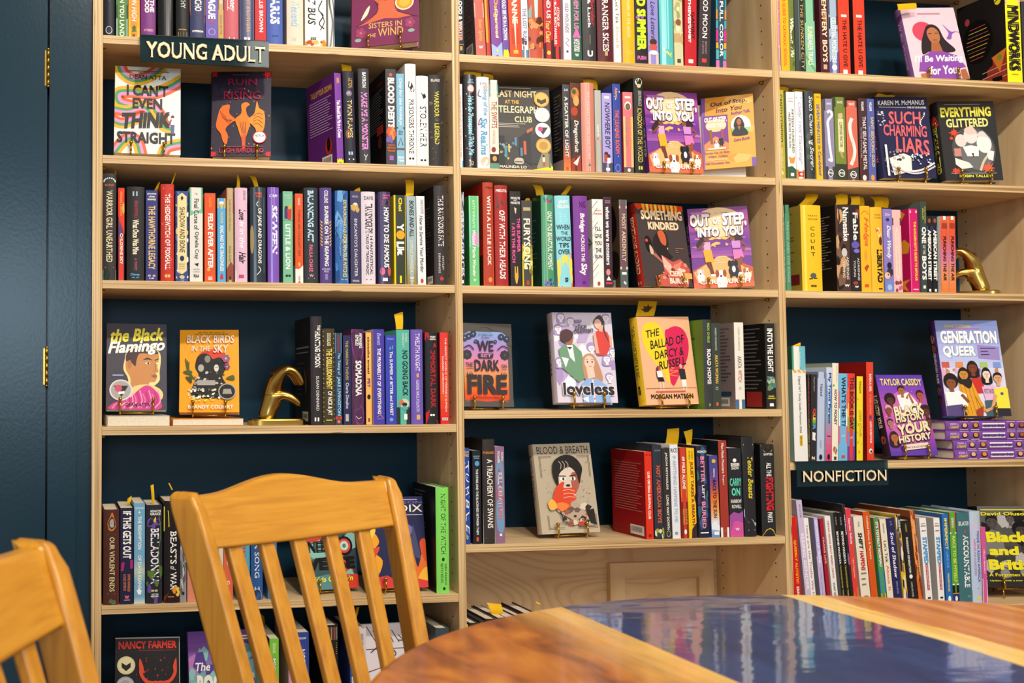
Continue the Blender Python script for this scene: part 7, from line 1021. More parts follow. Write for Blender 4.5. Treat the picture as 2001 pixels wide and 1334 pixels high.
    C([(.44, .6), (.46, .5), (.56, .46), (.66, .5), (.74, .64), (.76, .76), (.62, .78), (.48, .76)], '#bd8a68'), E(.56, .56, .085, .075, '#eec4b0'), P([(.5, .62), (.62, .62), (.64, .72), (.52, .74)], '#eec4b0'), L([(.5, .53), (.54, .525)], .008, '#4a342c'), L([(.59, .525), (.63, .53)], .008, '#4a342c'), E(.525, .555, .012, .012, '#2a2428', 8), E(.605, .555, .012, .012, '#2a2428', 8), Q(.6, .606, '#b06a5a', .54, .59), P([(.4, .8), (.5, .74), (.66, .74), (.84, .82), (.88, 1), (.42, 1)], '#8aaede'), L([(.59, .75), (.6, 1)], .03, '#e4d4e0'), E(.6, .9, .014, .01, '#c04a70', 8), E(.6, .96, .014, .01, '#c04a70', 8),
    P([(.5, 1), (.4, .96), (.5, .93)], '#f0ecf0'), Q(.085, .115, '#8f7ab0', .36, .48), H('alice', .13, .19, '#2c282c', .36, .56, .008, 0, .02), H('oseman', .19, .235, '#2c282c', .33, .66, .008, 0, .02), H('loveless', .78, .925, '#e4dce6', .08, .95, .065), H('loveless', .785, .92, '#29252a', .09, .94, .03)]),
'ballad': dict(pose=(1.3310, 0.0270, 0.9887, 0.0611, 0.1304, 0.1398, 0.2096, 0.0169), t=.030, col='#f0b288', kind='h', lab='peach face-out book with half yellow half red heart, middle bay fourth shelf', pegs=1, spinecol='#e6c02a', spine=[V('THE BALLAD OF DARCY & RUSSELL', .1, .72, '#3a2c28', .3, .7, .01), E(.5, .8, .14, .02, '#2a2624'), Q(.82, .88, '#2a2624', .35, .65), Q(.94, .96, '#a84a3c', .2, .8)],
  front=[C([(.5, .28), (.42, .1), (.24, .06), (.08, .14), (.08, .32), (.2, .48), (.42, .66), (.5, .76)], '#eece2c'), P([(.5, .24), (.5, .78), (.42, .7), (.46, .4)], '#eece2c'), C([(.5, .22), (.58, .14), (.74, .11), (.88, .16), (.94, .3), (.88, .48), (.68, .68), (.52, .77)], '#d42a58'), P([(.5, .2), (.56, .22), (.56, .7), (.5, .78)], '#d42a58'), Q(.2, .78, '#f0b288', .495, .502), L(smooth([(.38, .6), (.6, .58), (.52, .62), (.68, .62), (.5, .66), (.66, .68)]), .014, '#ee8a44'),
    H('THE', .145, .23, '#2a2422', .14, .4, .01, .1, .03), H('BALLAD OF', .24, .34, '#2a2422', .2, .86, .01, .1, .07), H('DARCY &', .37, .465, '#2a2422', .26, .82, .01, .1, .05), H('RUSSELL', .485, .58, '#2a2422', .32, .84, .012, .1, .06),
    E(.3, .585, .03, .026, '#c8604c'), C([(.25, .6), (.3, .57), (.28, .7), (.25, .7)], '#6a2c44'), P([(.26, .62), (.36, .62), (.37, .7), (.27, .7)], '#f0e8e4'), P([(.27, .69), (.37, .69), (.39, .74), (.27, .74)], '#2a2624'), Q(.74, .85, '#e8c4b0', .28, .31), Q(.74, .85, '#e8c4b0', .34, .37), E(.73, .57, .028, .026, '#d8a890'), P([(.68, .6), (.8, .6), (.81, .72), (.7, .72)], '#2c302e'), Q(.72, .8, '#efe8e0', .71, .8), Q(.8, .86, '#e8c4b0', .72, .75), Q(.8, .86, '#e8c4b0', .77, .8), L([(.02, .815), (.98, .815)], .006, '#4a3428'), Q(.845, .862, '#c8604c', .2, .76), H('MORGAN MATSON', .88, .935, '#2a2422', .1, .9, .02)]),
'history': dict(pose=(1.9690, 0.0290, 0.8547, 0.0889, 0.1914, 0.1410, 0.2075, -0.0004), t=.022, col='#5a3fa8', kind='h', lab='purple face-out book ringed by cartoon heads, right bay fourth shelf', pegs=1, spinecol='#2a2028', spine=[V('BLACK HISTORY', .25, .5, '#efe0b8'), V('YOUR', .52, .66, '#efe0b8'), E(.5, .8, .3, .05, '#a8503c')],
  front=[G(0, 1, ['#5a3fb0', '#8a4ab8', '#b85ab0', '#d060a8', '#a04cb0', '#5a3fa8']), E(.5, .55, .4, .35, '#cf6ab0', 28), scatter(26, ['#f0d8ec', '#e89ad0'], 6, 0, 1, .2, .95, .008, .7), H('TAYLOR CASSIDY', .05, .135, '#f2da86', .06, .95, .02),
    P([(.36, .26), (.62, .22), (.78, .36), (.7, .46), (.4, .44)], '#f4f0f0'), head_(.48, .2, .07, .055, '#a86a40', '#3a2420'), L([(.56, .3), (.62, .24), (.68, .36)], .05, '#a86a40'), head_(.2, .32, .075, .055, '#5a3424', '#2a1a18', 'afro'), head_(.86, .26, .07, .055, '#b05a3c', '#3a1f28'), head_(.12, .44, .065, .05, '#8a5038', '#e0a4b4'), head_(.92, .46, .07, .05, '#5f3828', '#3a2024', 'afro'), head_(.1, .6, .06, .045, '#b07a70', '#4a2c2c'), head_(.93, .6, .06, .05, '#6a4638', '#3f2a28'), head_(.12, .78, .075, .06, '#b4683c', '#2f2424', 'long'),
    H('BLACK', .385, .505, '#2c2036', .23, .87, .05, 0, .05), H('BLACK', .375, .495, '#f0dfb4', .22, .86, .035, 0, .05), H('HISTORY', .5, .59, '#2c2036', .23, .87, .05, 0, .05), H('HISTORY', .49, .58, '#f0dfb4', .22, .86, .03, 0, .05), H('IS', .575, .62, '#f0dfb4', .46, .54, .04), H('YOUR', .61, .74, '#2c2036', .23, .93, .05, 0, .06), H('YOUR', .6, .73, '#f0dfb4', .22, .92, .035, 0, .06), H('HISTORY', .75, .84, '#2c2036', .21, .91, .05, 0, .05), H('HISTORY', .74, .83, '#f0dfb4', .2, .9, .03, 0, .05), P([(.24, .875), (.8, .845), (.83, .91), (.26, .94)], '#eedcc4'), H('WHAT IS BLACK HISTORY', .885, .91, '#3a2a34', .3, .78, .01, 0, .02)]),
'genq': dict(pose=(2.1491, 0.0260, 0.9522, -0.2283, 0.1742, 0.1489, 0.2466, -0.0070), t=.026, col='#9aa6da', kind='h', lab='large blue face-out book of a linked-arm crowd, standing on the purple stack', pegs=1, spinecol='#503070', spine=[V('GENERATION QUEER', .34, .66, W_, .3, .7, .02), head_(.5, .18, .3, .035, '#c8906c', '#2a1c1c', 'long'), head_(.5, .28, .3, .035, '#a8602c', '#2a1c1c', 'long'), head_(.5, .72, .3, .035, '#8a5a44', '#1c1616'), head_(.5, .83, .3, .035, '#5a3424', '#1c1616')],
  front=[G(0, .5, ['#7f8cc8', '#a4aee0', '#c4cbec']), G(.5, 1, ['#d4d4ee', '#e4dcec']), H('KINN TOPPING', .045, .075, '#e0cc3c', .14, .56, .015), Q(.085, .092, '#c84a8a', .22, .7), H('GENERATION', .115, .25, '#6a78b0', .07, .97, .045), H('GENERATION', .11, .245, '#f6f4f2', .06, .96, .035), H('QUEER', .275, .4, '#6a78b0', .08, .6, .045), H('QUEER', .27, .395, '#f6f4f2', .07, .59, .035), P([(.63, .26), (.97, .28), (.96, .42), (.62, .4)], '#9a86c0'), lines(.29, .39, 3, '#3f3468', .67, .94),
    S(*[S(Q(.44, .5, col, c, c + .12), Q(.5, .58, '#8a6a5a', c + .055, c + .065)) for c, col in ((.02, '#c85a48'), (.24, '#dc8a50'), (.63, '#a8c070'), (.84, '#7a98d8'))]), scatter(14, ['#c8884c', '#e0a8c8', '#8a6aa8'], 9, 0, 1, .52, .6, .04, .7),
    P([(.38, .62), (.62, .6), (.66, .76), (.36, .78)], '#c8342c'), head_(.5, .5, .07, .055, '#7a3f24', '#2a1a18', 'long'), P([(.24, .66), (.46, .64), (.56, .84), (.5, 1), (.3, 1)], '#e0a02c'), S(*[L([(.26 + .06 * i, .66), (.34 + .06 * i, .98)], .008, '#a8602c') for i in range(4)]), head_(.34, .57, .07, .055, '#c88a3c', '#2a1a18', 'long'), C([(.26, .64), (.36, .62), (.46, .64), (.4, .72)], '#2a2624'),
    P([(.6, .7), (.8, .68), (.82, .84), (.64, .86)], '#e0b4d4'), H('PROTECT TRANS KIDS', .72, .77, '#4a3040', .63, .78, .015), P([(.62, .84), (.82, .83), (.8, 1), (.62, 1)], '#46606a'), head_(.7, .57, .06, .055, '#ecd0bc', '#1f1a1e', 'long'), P([(.0, .76), (.22, .74), (.34, .78), (.34, .9), (.02, .92)], '#f4f0f0'), P([(.0, .9), (.26, .88), (.26, 1), (0, 1)], '#5a4a7c'), head_(.12, .66, .075, .06, '#8a4f2c', '#221818', 'afro'), L([(.26, .78), (.36, .86)], .05, '#8a4f2c'),
    P([(.78, .72), (.98, .7), (1, .72), (1, .92), (.8, .92)], '#ecdc44'), Q(.92, 1, '#2c2a34', .8, 1), head_(.87, .61, .065, .05, '#d8a074', '#2a1f1e'), L([(.8, .78), (.72, .92), (.6, .95)], .05, '#d8a074'), L([(.5, .8), (.6, .95)], .05, '#d89a2c'), E(.9, .77, .025, .015, '#4a5a8c'), P([(.46, .94), (.58, .9), (.56, 1), (.46, 1)], '#a0402c')]),
'breath': dict(pose=(1.0829, 0.0504, 0.6929, -0.0006, 0.1765, 0.1436, 0.2077, 0.0177), t=.024, col='#b9aa91', kind='h', lab='beige face-out book of a painted face covered by a red hand, middle bay fifth shelf', pegs=1, spine=[V('BLOOD & BREATH', .12, .62, '#2a2624', .3, .7, .004)],
  front=[H('BLOOD & BREATH', .03, .115, '#29251f', .06, .95, .002), S(*[S(Q(a, a + .004, '#4a4238', c0, c1)) for a, c0, c1 in ((.14, .08, .3), (.155, .1, .3), (.14, .74, .95), (.155, .74, .93), (.95, .12, .4), (.935, .14, .4), (.95, .62, .97), (.935, .62, .95))]), S(*[Q(.14 if s == 0 else .8, .38 if s == 0 else .95, '#4a4238', c, c + .006) for c, s in ((.08, 0), (.1, 0), (.95, 0), (.93, 0), (.12, 1), (.14, 1), (.96, 1))]), scatter(90, ['#4a4238', '#6a5f4f'], 8, .1, .92, .16, .7, .006, .8),
    P([(.28, .74), (.5, .62), (.62, .62), (.66, .68), (.86, .7), (.92, .78), (.9, .92), (.66, .93), (.5, .84), (.3, .76)], '#b8a08a'), scatter(30, ['#3a302c', '#a85a44', '#d8c8b4', '#6a5a50'], 5, .4, .9, .7, .9, .06, .5), P([(.78, .76), (.92, .74), (.94, .92), (.84, .9)], '#2c2522'), C([(.34, .4), (.4, .3), (.56, .26), (.7, .32), (.72, .44), (.64, .58), (.5, .62), (.38, .54)], '#d8c8b6'), C([(.6, .34), (.7, .34), (.72, .46), (.62, .58), (.58, .46)], '#a8604c'), C([(.28, .34), (.3, .22), (.42, .15), (.58, .13), (.72, .18), (.8, .28), (.76, .38), (.72, .46), (.68, .34), (.58, .27), (.46, .3), (.38, .36), (.36, .46), (.32, .44)], '#25211f'), S(*[L(smooth([(.4 + .06 * i, .2), (.44 + .06 * i, .24), (.42 + .06 * i, .29)]), .014, '#a8988a') for i in range(3)]), L([(.38, .365), (.5, .37)], .016, '#2a2220'), L([(.56, .37), (.68, .36)], .016, '#2a2220'), E(.44, .4, .05, .02, '#f0ebe4'), E(.45, .4, .018, .018, '#3a302c'), E(.62, .4, .045, .02, '#f0ebe4'), E(.615, .4, .018, .018, '#3a302c'), E(.52, .475, .04, .014, '#3a2a28'),
    C([(.28, .52), (.4, .44), (.46, .44), (.44, .5), (.6, .5), (.66, .54), (.6, .58), (.64, .62), (.54, .66), (.5, .72), (.34, .74), (.22, .7)], '#d8482c'), C([(.14, .66), (.22, .62), (.3, .7), (.22, .74), (.16, .73)], '#e8b04c'), S(*[L(smooth([(.42, .53 + .04 * i), (.52, .52 + .04 * i), (.62, .54 + .035 * i)]), .012, '#f0b094') for i in range(3)]), C([(.28, .68), (.4, .66), (.5, .7), (.36, .76)], '#e8803c'), L([(.34, .76), (.38, .88)], .016, '#2c2522'), E(.68, .9, .06, .025, '#b8402c'), H('QURATULAIN', .88, .9, '#6a5f50', .24, .54, .0)]),
'verse': dict(pose=(0.5105, 0.0444, 0.5809, 0.28, 0.17, 0.1371, 0.2150, -0.02), t=.022, col='#3a4448', kind='h', lab='teal red and black swirl face-out book seen between the chair slats', pegs=1, rough=.4,
  front=[scatter(34, ['#3f5a5c', '#c8503c', '#8ab8ac', '#2a3034', '#e09a80', '#5a8a88'], 3, 0, 1, 0, 1, .2, .6), C([(0, .3), (.3, .25), (.4, .45), (.1, .5)], '#c8483c'), C([(.1, .55), (.5, .5), (.6, .62), (.2, .68)], '#8cc0b4'), E(.78, .56, .16, .1, K_), E(.78, .56, .12, .075, '#d84a44'), E(.78, .56, .08, .05, '#c8d8cc'), E(.78, .56, .035, .022, '#4a8a6c'), H('THE', .35, .46, K_, .12, .6, .04), H('NEBO', .5, .62, K_, .1, .6, .05), H('VERSE', .67, .8, K_, .06, .96, .05), P([(0, .88), (.5, .84), (1, .86), (1, 1), (0, 1)], '#5a8a8c'), P([(.6, .94), (.8, .86), (1, .86), (1, 1), (.6, 1)], '#d0402c'), H('Idris Goodwin', .865, .92, '#e8e03c', .18, .9, .02, .1)]),
'dix': dict(pose=(0.6600, 0.0280, 0.5799, 0.0956, 0.1764, 0.1401, 0.2067, -0.02), t=.026, col='#2a2c50', kind='h', lab='navy face-out book of flames and a violet dress form, left bay fifth shelf', pegs=1,
  front=[Q(.03, .038, '#c8c4d8', .3, .9), H('PETERSON', .05, .08, '#7a6ab0', .2, .98, .005), H('RADIX', .09, .17, '#f0ead4', .25, .98, .005), Q(.2, .208, '#d0b8c0', .4, .98), C([(.6, .28), (.7, .3), (.8, .36), (.72, .46), (.78, .56), (.72, .62), (.5, .62), (.52, .46), (.46, .36)], '#7a6aa8'), L([(.62, .24), (.62, .3)], .02, '#8a7ab8'), P([(.8, .3), (.92, .7), (.7, .64)], '#4a4c70'), C([(0, .45), (.12, .4), (.2, .5), (.1, .6), (.24, .7), (.16, .85), (0, .9)], '#f0a02c'), C([(0, .4), (.14, .35), (.12, .42), (0, .5)], '#f4c84c'), C([(.02, .6), (.2, .55), (.12, .66), (0, .7)], '#d8502c'), C([(.7, .9), (.78, .66), (.84, .78), (.94, .6), (1, .64), (1, 1), (.7, 1)], '#e8702c'), C([(.9, .5), (1, .48), (1, .72), (.92, .64)], '#dc542c'), C([(.86, .86), (1, .78), (1, 1), (.8, 1)], '#f0b43c'), P([(0, .9), (.3, .86), (.5, .93), (.7, .88), (1, .93), (1, 1), (0, 1)], '#d8403c')]),
'sisters': dict(pose=(0.6348, 0.0180, 1.8041, -0.4395, 0.1984, 0.1503, 0.2250, 0.0168), t=.03, col='#7a3558', kind='h', lab='plum face-out book with gold lettering and round sticker, left bay top shelf', pegs=1,
  front=[C([(.3, .2), (.5, .1), (.75, .2), (.78, .42), (.6, .56), (.4, .52), (.28, .38)], '#c8643f'), P([(.42, .5), (.64, .5), (.7, .64), (.9, .7), (.1, .76), (.38, .64)], '#d06a48'), L(smooth([(.36, .5), (.4, .6), (.26, .7), (.08, .76)]), .01, '#3a1c30'), L(smooth([(.66, .5), (.68, .62), (.84, .68), (1, .72)]), .01, '#3a1c30'), C([(.44, .46), (.52, .44), (.6, .46), (.52, .5)], '#a0402c'), C([(.14, .7), (.22, .58), (.28, .54), (.24, .64)], '#e8dcc0'), seal(.8, .54, .14, .09, '#e8e0d8', '#e89a24', E(.8, .54, .08, .05, '#d0b04c')), P([(0, .78), (.5, .7), (1, .74), (1, 1), (0, 1)], '#7a3558'), H('SISTERS IN', .74, .8, '#e0ae64', .26, .76, .005), H('THE', .86, .9, '#e0ae64', .24, .37, .005), H('WIND', .81, .9, '#e0ae64', .4, .78, .005), flower(.14, .84, .08, .06, '#9a4468', '#c86a70', 5), flower(.88, .78, .08, .06, '#9a4468', '#c86a70', 5), E(.1, .92, .05, .02, '#8fa8a0'), E(.9, .87, .05, .02, '#8fa8a0')]),
'british': dict(pose=(2.2560, 0.0440, 0.5330, -0.1533, 0.1483, 0.1420, 0.1983, -0.0027), t=.034, col='#2f2d2c', lab='black and grey face-out paperback with large yellow title, right bay fifth shelf', pegs=1, spinecol='#211f1e', spine=[V('Black and British', .06, .72, '#e2cf2c', .3, .75, .02), H('David', .76, .79, '#e2cf2c', .2, .8), H('Olusoga', .81, .84, '#e2cf2c', .1, .9), Q(.9, .93, '#8a8884', .2, .8)],
  front=[G(0, 1, ['#6a6864', '#4a4846', '#2a2827']), scatter(24, ['#8a8884', '#3a3836', '#b4b0ac', '#1f1d1c'], 6, 0, 1, .12, .9, .12, .6), head_(.22, .2, .1, .075, '#4a4644', '#1c1a19'), P([(.04, .36), (.2, .29), (.36, .34), (.4, .6), (.04, .6)], '#7a7876'), head_(.55, .16, .07, .055, '#5a5654', '#1c1a19'), head_(.72, .3, .1, .07, '#3f3b39', '#151312', 'afro'), head_(.9, .2, .08, .06, '#5a5654', '#1c1a19'), Q(.04, .055, '#d8d04c', .04, .85), H('David Olusoga', .075, .13, '#eadf2c', .04, .95, .02), H('Black', .32, .45, '#eadf2c', .08, .8, .04), H('and', .5, .61, '#eadf2c', .1, .62, .04), H('British', .66, .79, '#eadf2c', .06, .96, .04), H('A Forgotten History', .83, .88, '#eadf2c', .04, .95, .015), H('Updated with a new chapter', .91, .935, '#eadf2c', .04, .85, .01)]),
'nancy': dict(pose=(0.0999, 0.0290, 0.2958, -0.0725, 0.2024, 0.1395, 0.1980, -0.0024), t=.026, col='#26201f', lab='black face-out book with red scorpion and round medals, left bay bottom shelf', pegs=0,
  front=[Q(0, .012, '#b8aca0'), Q(0, 1, '#b8aca0', .988, 1), H('NANCY FARMER', .04, .12, '#e03c28', .05, .95, .03), Q(.135, .143, '#8a3028', .36, .94), scatter(60, ['#8a2c24', '#5a2420', '#b8402c'], 3, .3, .9, .2, .9, .012, .8), seal(.17, .29, .14, .095, '#d8cf98', '#e4dcae', P([(.1, .26), (.17, .29), (.24, .26), (.24, .31), (.17, .35), (.1, .31)], '#2a2620')), seal(.16, .5, .14, .095, '#a8a8aa', '#bcbcbe', E(.16, .5, .08, .06, '#a4a4a8')), C([(.58, .48), (.66, .46), (.74, .48), (.74, .7), (.7, .9), (.62, .9), (.58, .7)], '#e2502c'), L(smooth([(.62, .48), (.48, .46), (.4, .38), (.4, .3)]), .05, '#e2502c'), C([(.37, .32), (.38, .22), (.44, .32), (.43, .38)], '#e2502c'), L(smooth([(.7, .48), (.84, .46), (.92, .38), (.92, .3)]), .05, '#e2502c'), C([(.89, .32), (.94, .22), (.95, .32), (.94, .38)], '#e2502c'), S(*[L(smooth([(.6, .54 + .06 * i), (.5, .54 + .07 * i), (.38, .6 + .09 * i)]), .02, '#e2502c') for i in range(3)]), S(*[L(smooth([(.72, .54 + .06 * i), (.82, .54 + .07 * i), (.94, .6 + .09 * i)]), .02, '#e2502c') for i in range(3)]), H('THE HOUSE OF', .8, .85, W_, .1, .6, .01), H('THE SCORPION', .88, .95, W_, .1, .9, .02)]),
'riot': dict(pose=(0.2700, 0.0560, 0.2958, 0.04, 0.2, 0.15, 0.2, 0), t=.024, col='#6a4a9c', lab='violet and teal face-out book half hidden by the chair, left bay bottom shelf', pegs=0,
  front=[G(0, 1, ['#6a3f98', '#8a5aa8', '#7ab0b0', '#8ac0a8', '#c8b84c']), scatter(16, ['#8ac0c0', '#b87ab8', '#5a3f8c'], 4, 0, 1, .2, .6, .08, 1.2), Q(.06, .075, W_, .5, .9), Q(.09, .105, W_, .45, .92), H('The', .33, .42, W_, .1, .32, .015, .2), H('BOOK', .46, .68, '#f0ecd8', .12, .62, .04), H('RIOTS', .46, .68, '#f0ecd8', .66, .98, .03), C([(.7, .35), (.8, .3), (.85, .42), (.74, .45)], '#c82c4c')]),
'ghost': dict(pose=(0.6620, 0.0400, 0.2958, 0.03, 0.15, 0.148, 0.205, 0), t=.02, col='#ded6da', lab='white sketch-covered face-out book behind the chair, left bay bottom shelf', pegs=0,
  front=[S(*[L([(.05 + .1 * i, .02 + .05 * (i % 3)), (.2 + .09 * i, .2)], .012, '#3a3436') for i in range(8)]), L(smooth([(.1, .3), (.3, .22), (.5, .32), (.3, .4)]), .016, '#3a3436'), Q(.26, .268, '#3a3436'), L([(.6, .1), (.9, .05)], .012, '#3a3436'), L([(.55, .18), (.98, .2)], .014, '#3a3436'), Q(.4, .42, '#a8a0a4', .35, .6), Q(.44, .46, '#a8a0a4', .32, .66), L([(.05, .5), (.3, .45), (.2, .6)], .014, '#8a3038')]),
}
def easel(frame, w, h, t, base, pegs_u=(-.036, .036)):
    """brass wire easel; frame maps (across, toward viewer, up) from the cover's foot"""
    root = empty('book_easel')
    mb = MB(); r = .0019
    for u in pegs_u:
        mb.tube([frame(u, -t - .004, min(h * .72, .15)), frame(u, -t - .004, .01), frame(u, -t - .003, -.002), frame(u, 0, -.0035), frame(u, .008, -.0035), frame(u, .0115, 0)], r, BRASS, 8)
    mb.tube([frame(pegs_u[0], -t - .004, min(h * .72, .15)), frame(0, -t - .004, min(h * .72, .15) + .01), frame(pegs_u[1], -t - .004, min(h * .72, .15))], r, BRASS, 8)
    mb.tube([frame(pegs_u[0], -t * .5, -.0045), frame(pegs_u[1], -t * .5, -.0045)], r, BRASS, 8)
    mb.build('wire_frame', root)
    lg = MB(); foot = frame(0, -t - .045, 0); foot.z = base + .0026; foot.y = min(foot.y, .252)
    lg.tube([frame(0, -t - .006, min(h * .7, .145)), foot], r, BRASS, 8); lg.build('rear_leg', root)
    for u in pegs_u:
        lg = MB(); ft = frame(u, .006, -.004); ft.z = base + .0024; lg.tube([frame(u, .003, -.0035), ft], r, BRASS, 8); lg.build('front_leg', root)
        pg = MB(); pg.tube([frame(u, .0115, 0), frame(u, .0105, .018)], .0024, BRASS, 8); pg.ball(tuple(frame(u, .0105, .021)), .0044, BRASS, 12); pg.build('peg', root)
    return root
SHELF_OF = {'think': (1, 2), 'ruin': (1, 2), 'step1': (2, 2), 'liars': (3, 2), 'glitter': (3, 2), 'waiting': (3, 1), 'kindred': (2, 3), 'step2': (2, 3), 'darkfire': (2, 4), 'loveless': (2, 4), 'ballad': (2, 4), 'history': (3, 4), 'breath': (2, 5), 'verse': (1, 5), 'dix': (1, 5), 'sisters': (1, 1), 'british': (3, 5)}
def base_of(key):
    return ZS[SHELF_OF[key]] if key in SHELF_OF else {'flamingo': ZS[(1, 4)] + .0226, 'birds': ZS[(1, 4)] + .0156, 'genq': ZS[(3, 4)] + .0942}[key]
FROOT = {}
def face_out(key):
    f = FACES[key]; X, Y, Zb, phi, th, w, h, roll = f['pose']; t = f['t']
    r = Vector((cos(phi), sin(phi), 0)); n = Vector((sin(phi), -cos(phi), 0)); u = Vector((0, 0, 1)) * cos(th) - n * sin(th)
    n2 = n * cos(th) + Vector((0, 0, 1)) * sin(th)
    r, u = r * cos(roll) + u * sin(roll), u * cos(roll) - r * sin(roll)
    if f['pegs']:                                                        # the wire foot needs room under the book
        zb = base_of(key); need = zb + t * sin(th) + .0068
        if Zb < need: h -= need - Zb; Zb = need
    P0 = Vector((X, Y, Zb))
    if f.get('what') == 'flyer':
        root = empty('event_flyer')
        mb = MB(); mb.box((0, 0, 0), (t, w, h), M(f['col'], .5)); marks(mb, f['front'], w, h, lambda a, v, e: (t + e, a, v)); mb.build('printed_sheet', root)
        tag(root, f['lab'], 'flyer')
    else:
        root = empty('book')
        book_parts(root, t, h, w, f['col'], f.get('spine', ()), f['front'], (), f.get('kind', 'p'), f.get('rough', .38), None, f.get('spinecol'))
        tag(root, f['lab'], 'book', 'books shown face-out')
    o = P0 - n2 * t - r * (w / 2)
    root.matrix_world = Matrix(((n2.x, r.x, u.x, o.x), (n2.y, r.y, u.y, o.y), (n2.z, r.z, u.z, o.z), (0, 0, 0, 1)))
    FROOT[key] = root
    fr = lambda a, b, c: P0 + r * a + n2 * b + u * c
    return fr, w, h, t
ENAME = {'think': 'the rainbow-ribbon book', 'ruin': 'the orange firebird book', 'step1': 'the dog-walker book on the second shelf', 'liars': 'the coral-titled navy book', 'glitter': 'the yellow-titled black book', 'waiting': 'the pale pink book', 'kindred': 'the flaming-title book', 'step2': 'the dog-walker book on the third shelf', 'darkfire': 'the papercut-panel book', 'loveless': 'the pale lilac book', 'ballad': 'the heart book', 'history': 'the purple cartoon-heads book', 'breath': 'the beige painted-face book', 'verse': 'the swirl-patterned book', 'dix': 'the navy flames book', 'sisters': 'the plum book', 'british': 'the yellow-titled photo book', 'flamingo': 'the pink-feathers book', 'birds': 'the orange flowers book', 'genq': 'the large crowd book'}
for key in FACES:
    fr, w, h, t = face_out(key)
    if not FACES[key]['pegs']: continue
    e = easel(fr, w, h, t, base_of(key))
    tag(e, 'brass wire easel holding up ' + ENAME[key], 'book easel', 'brass book easels')

# ------------------------------------------------------------------ books lying flat
def lying(name_lab, x0, x1, Yf, z, t, w_along, depth, col, kind, spine_front=False, spine=(), group=None, yaw=0):
    """flat book: head of the page block (or the spine) toward the viewer"""
    root = empty('book'); tag(root, name_lab, 'book', group)
    W = x1 - x0
    if spine_front:   # spine toward the viewer, reading left to right
        book_parts(root, t, W, depth, col, spine, (), (), kind)
        # local z -> -X(world left to right reversed), local x -> +Z
        root.matrix_world = Matrix.Translation((x1, Yf, z)) @ Matrix.Rotation(yaw, 4, 'Z') @ Matrix(((0, 0, -1, 0), (0, 1, 0, 0), (1, 0, 0, 0), (0, 0, 0, 1)))
    else:
        book_parts(root, t, depth, W, col, (), (), (), kind)
        root.matrix_world = Matrix.Translation((x0, Yf + depth, z)) @ Matrix.Rotation(yaw, 4, 'Z') @ Matrix(((0, 1, 0, 0), (0, 0, -1, 0), (1, 0, 0, 0), (0, 0, 0, 1)))
    return root
a, b = at(209, 820, .03), at(332, 820, .03)
lying('thick book lying flat under the pink-feathers book, page edges outward', a.x, b.x, .03, ZS[(1, 4)] + .0006, .022, 0, .2, '#d8d2c4', 'p')
a, b = at(337, 825, .03), at(476, 825, .03)
lying('thin orange book lying flat under the orange flowers book, page edges outward', a.x, b.x, .03, ZS[(1, 4)] + .0006, .015, 0, .2, '#e08a1c', 'p')
GQ = [G(0, 1, ['#7a4aa8', '#8a55b4'])]
def stack_marks():
    s = [V('TOPPING', .9, .98, '#e8d03c', .5, .75, .02), V('KINN', .91, .97, '#c8a0d8', .2, .4, .02)]
    return s
# four copies in a stack; spine reads from the left, so marks run from the foot of the local frame
nm = ['topmost', 'second', 'third', 'lowest']
for k in range(4):
    i = 3 - k
    X0 = at([1851.6, 1851.6, 1865, 1867][k], 860, .012).x
    z = ZS[(3, 4)] + .0006 + i * .0235
    root = empty('book')
    tag(root, 'purple book lying flat, %s of the stack of four under the large crowd book' % nm[k], 'book', 'purple books stacked flat')
    Wd, t, dp = .236, .0228, .165
    sp = [('S', [])]
    mk = [Q(0, 1, '#84509f'), V('TOPPING', .04, .15, '#ead23c', .5, .78, .02), V('KINN T', .05, .15, '#d8b0d8', .2, .42, .02),
          *[S(Q(c - .05, c + .05, bg, .05, .95), E(.5, c, .3, .038, '#2a1c1c'), E(.45, c, .22, .026, sk)) for c, bg, sk in ((.22, '#e8d8e4', '#e8b088'), (.35, '#efe4ee', '#d8902c'), (.78, '#e0c8dc', '#e4a878'), (.9, '#d8b8c8', '#a8582c'))],
          Q(.43, .7, '#efe8ee', .22, .78), V('GENERATION QUEER', .44, .69, '#5a3a78', .32, .68, .02)]
    book_parts(root, t, Wd, dp, '#7a4a9c', mk, (), (), 'h')
    # local +z (foot->head) runs to world -X so that the spine reads left to right
    root.matrix_world = Matrix.Translation((X0, .018, z + t)) @ Matrix(((0, 0, -1, Wd), (0, 1, 0, 0), (-1, 0, 0, 0), (0, 0, 0, 1)))
# two white books lying behind / under the flyer
for k in range(2):
    root = empty('book'); tag(root, 'white book %s propped behind the orange event flyer' % ('standing in front,', 'standing at the back,')[k], 'book', 'white books behind the flyer')
    X, Y, Zb, phi, th, w, h, roll = FACES['flyer']['pose']
    th = .14; phi = -.48; X = 1.4925; Y = .066
    r = Vector((cos(phi), sin(phi), 0)); n = Vector((sin(phi), -cos(phi), 0)); u = Vector((0, 0, 1)) * cos(th) - n * sin(th); n2 = n * cos(th) + Vector((0, 0, 1)) * sin(th)
    w, h, t = .118, .198, .015
    book_parts(root, t, h, w, '#e8e2da', [], (), (), 'p')
    o = Vector((X, Y, ZS[(2, 2)] + .0045)) - n2 * (.007 + t + k * (t + .001)) - r * (w / 2) + u * (.001 if k == 0 else .002)
    root.matrix_world = Matrix(((n2.x, r.x, u.x, o.x), (n2.y, r.y, u.y, o.y), (n2.z, r.z, u.z, o.z), (0, 0, 0, 1)))
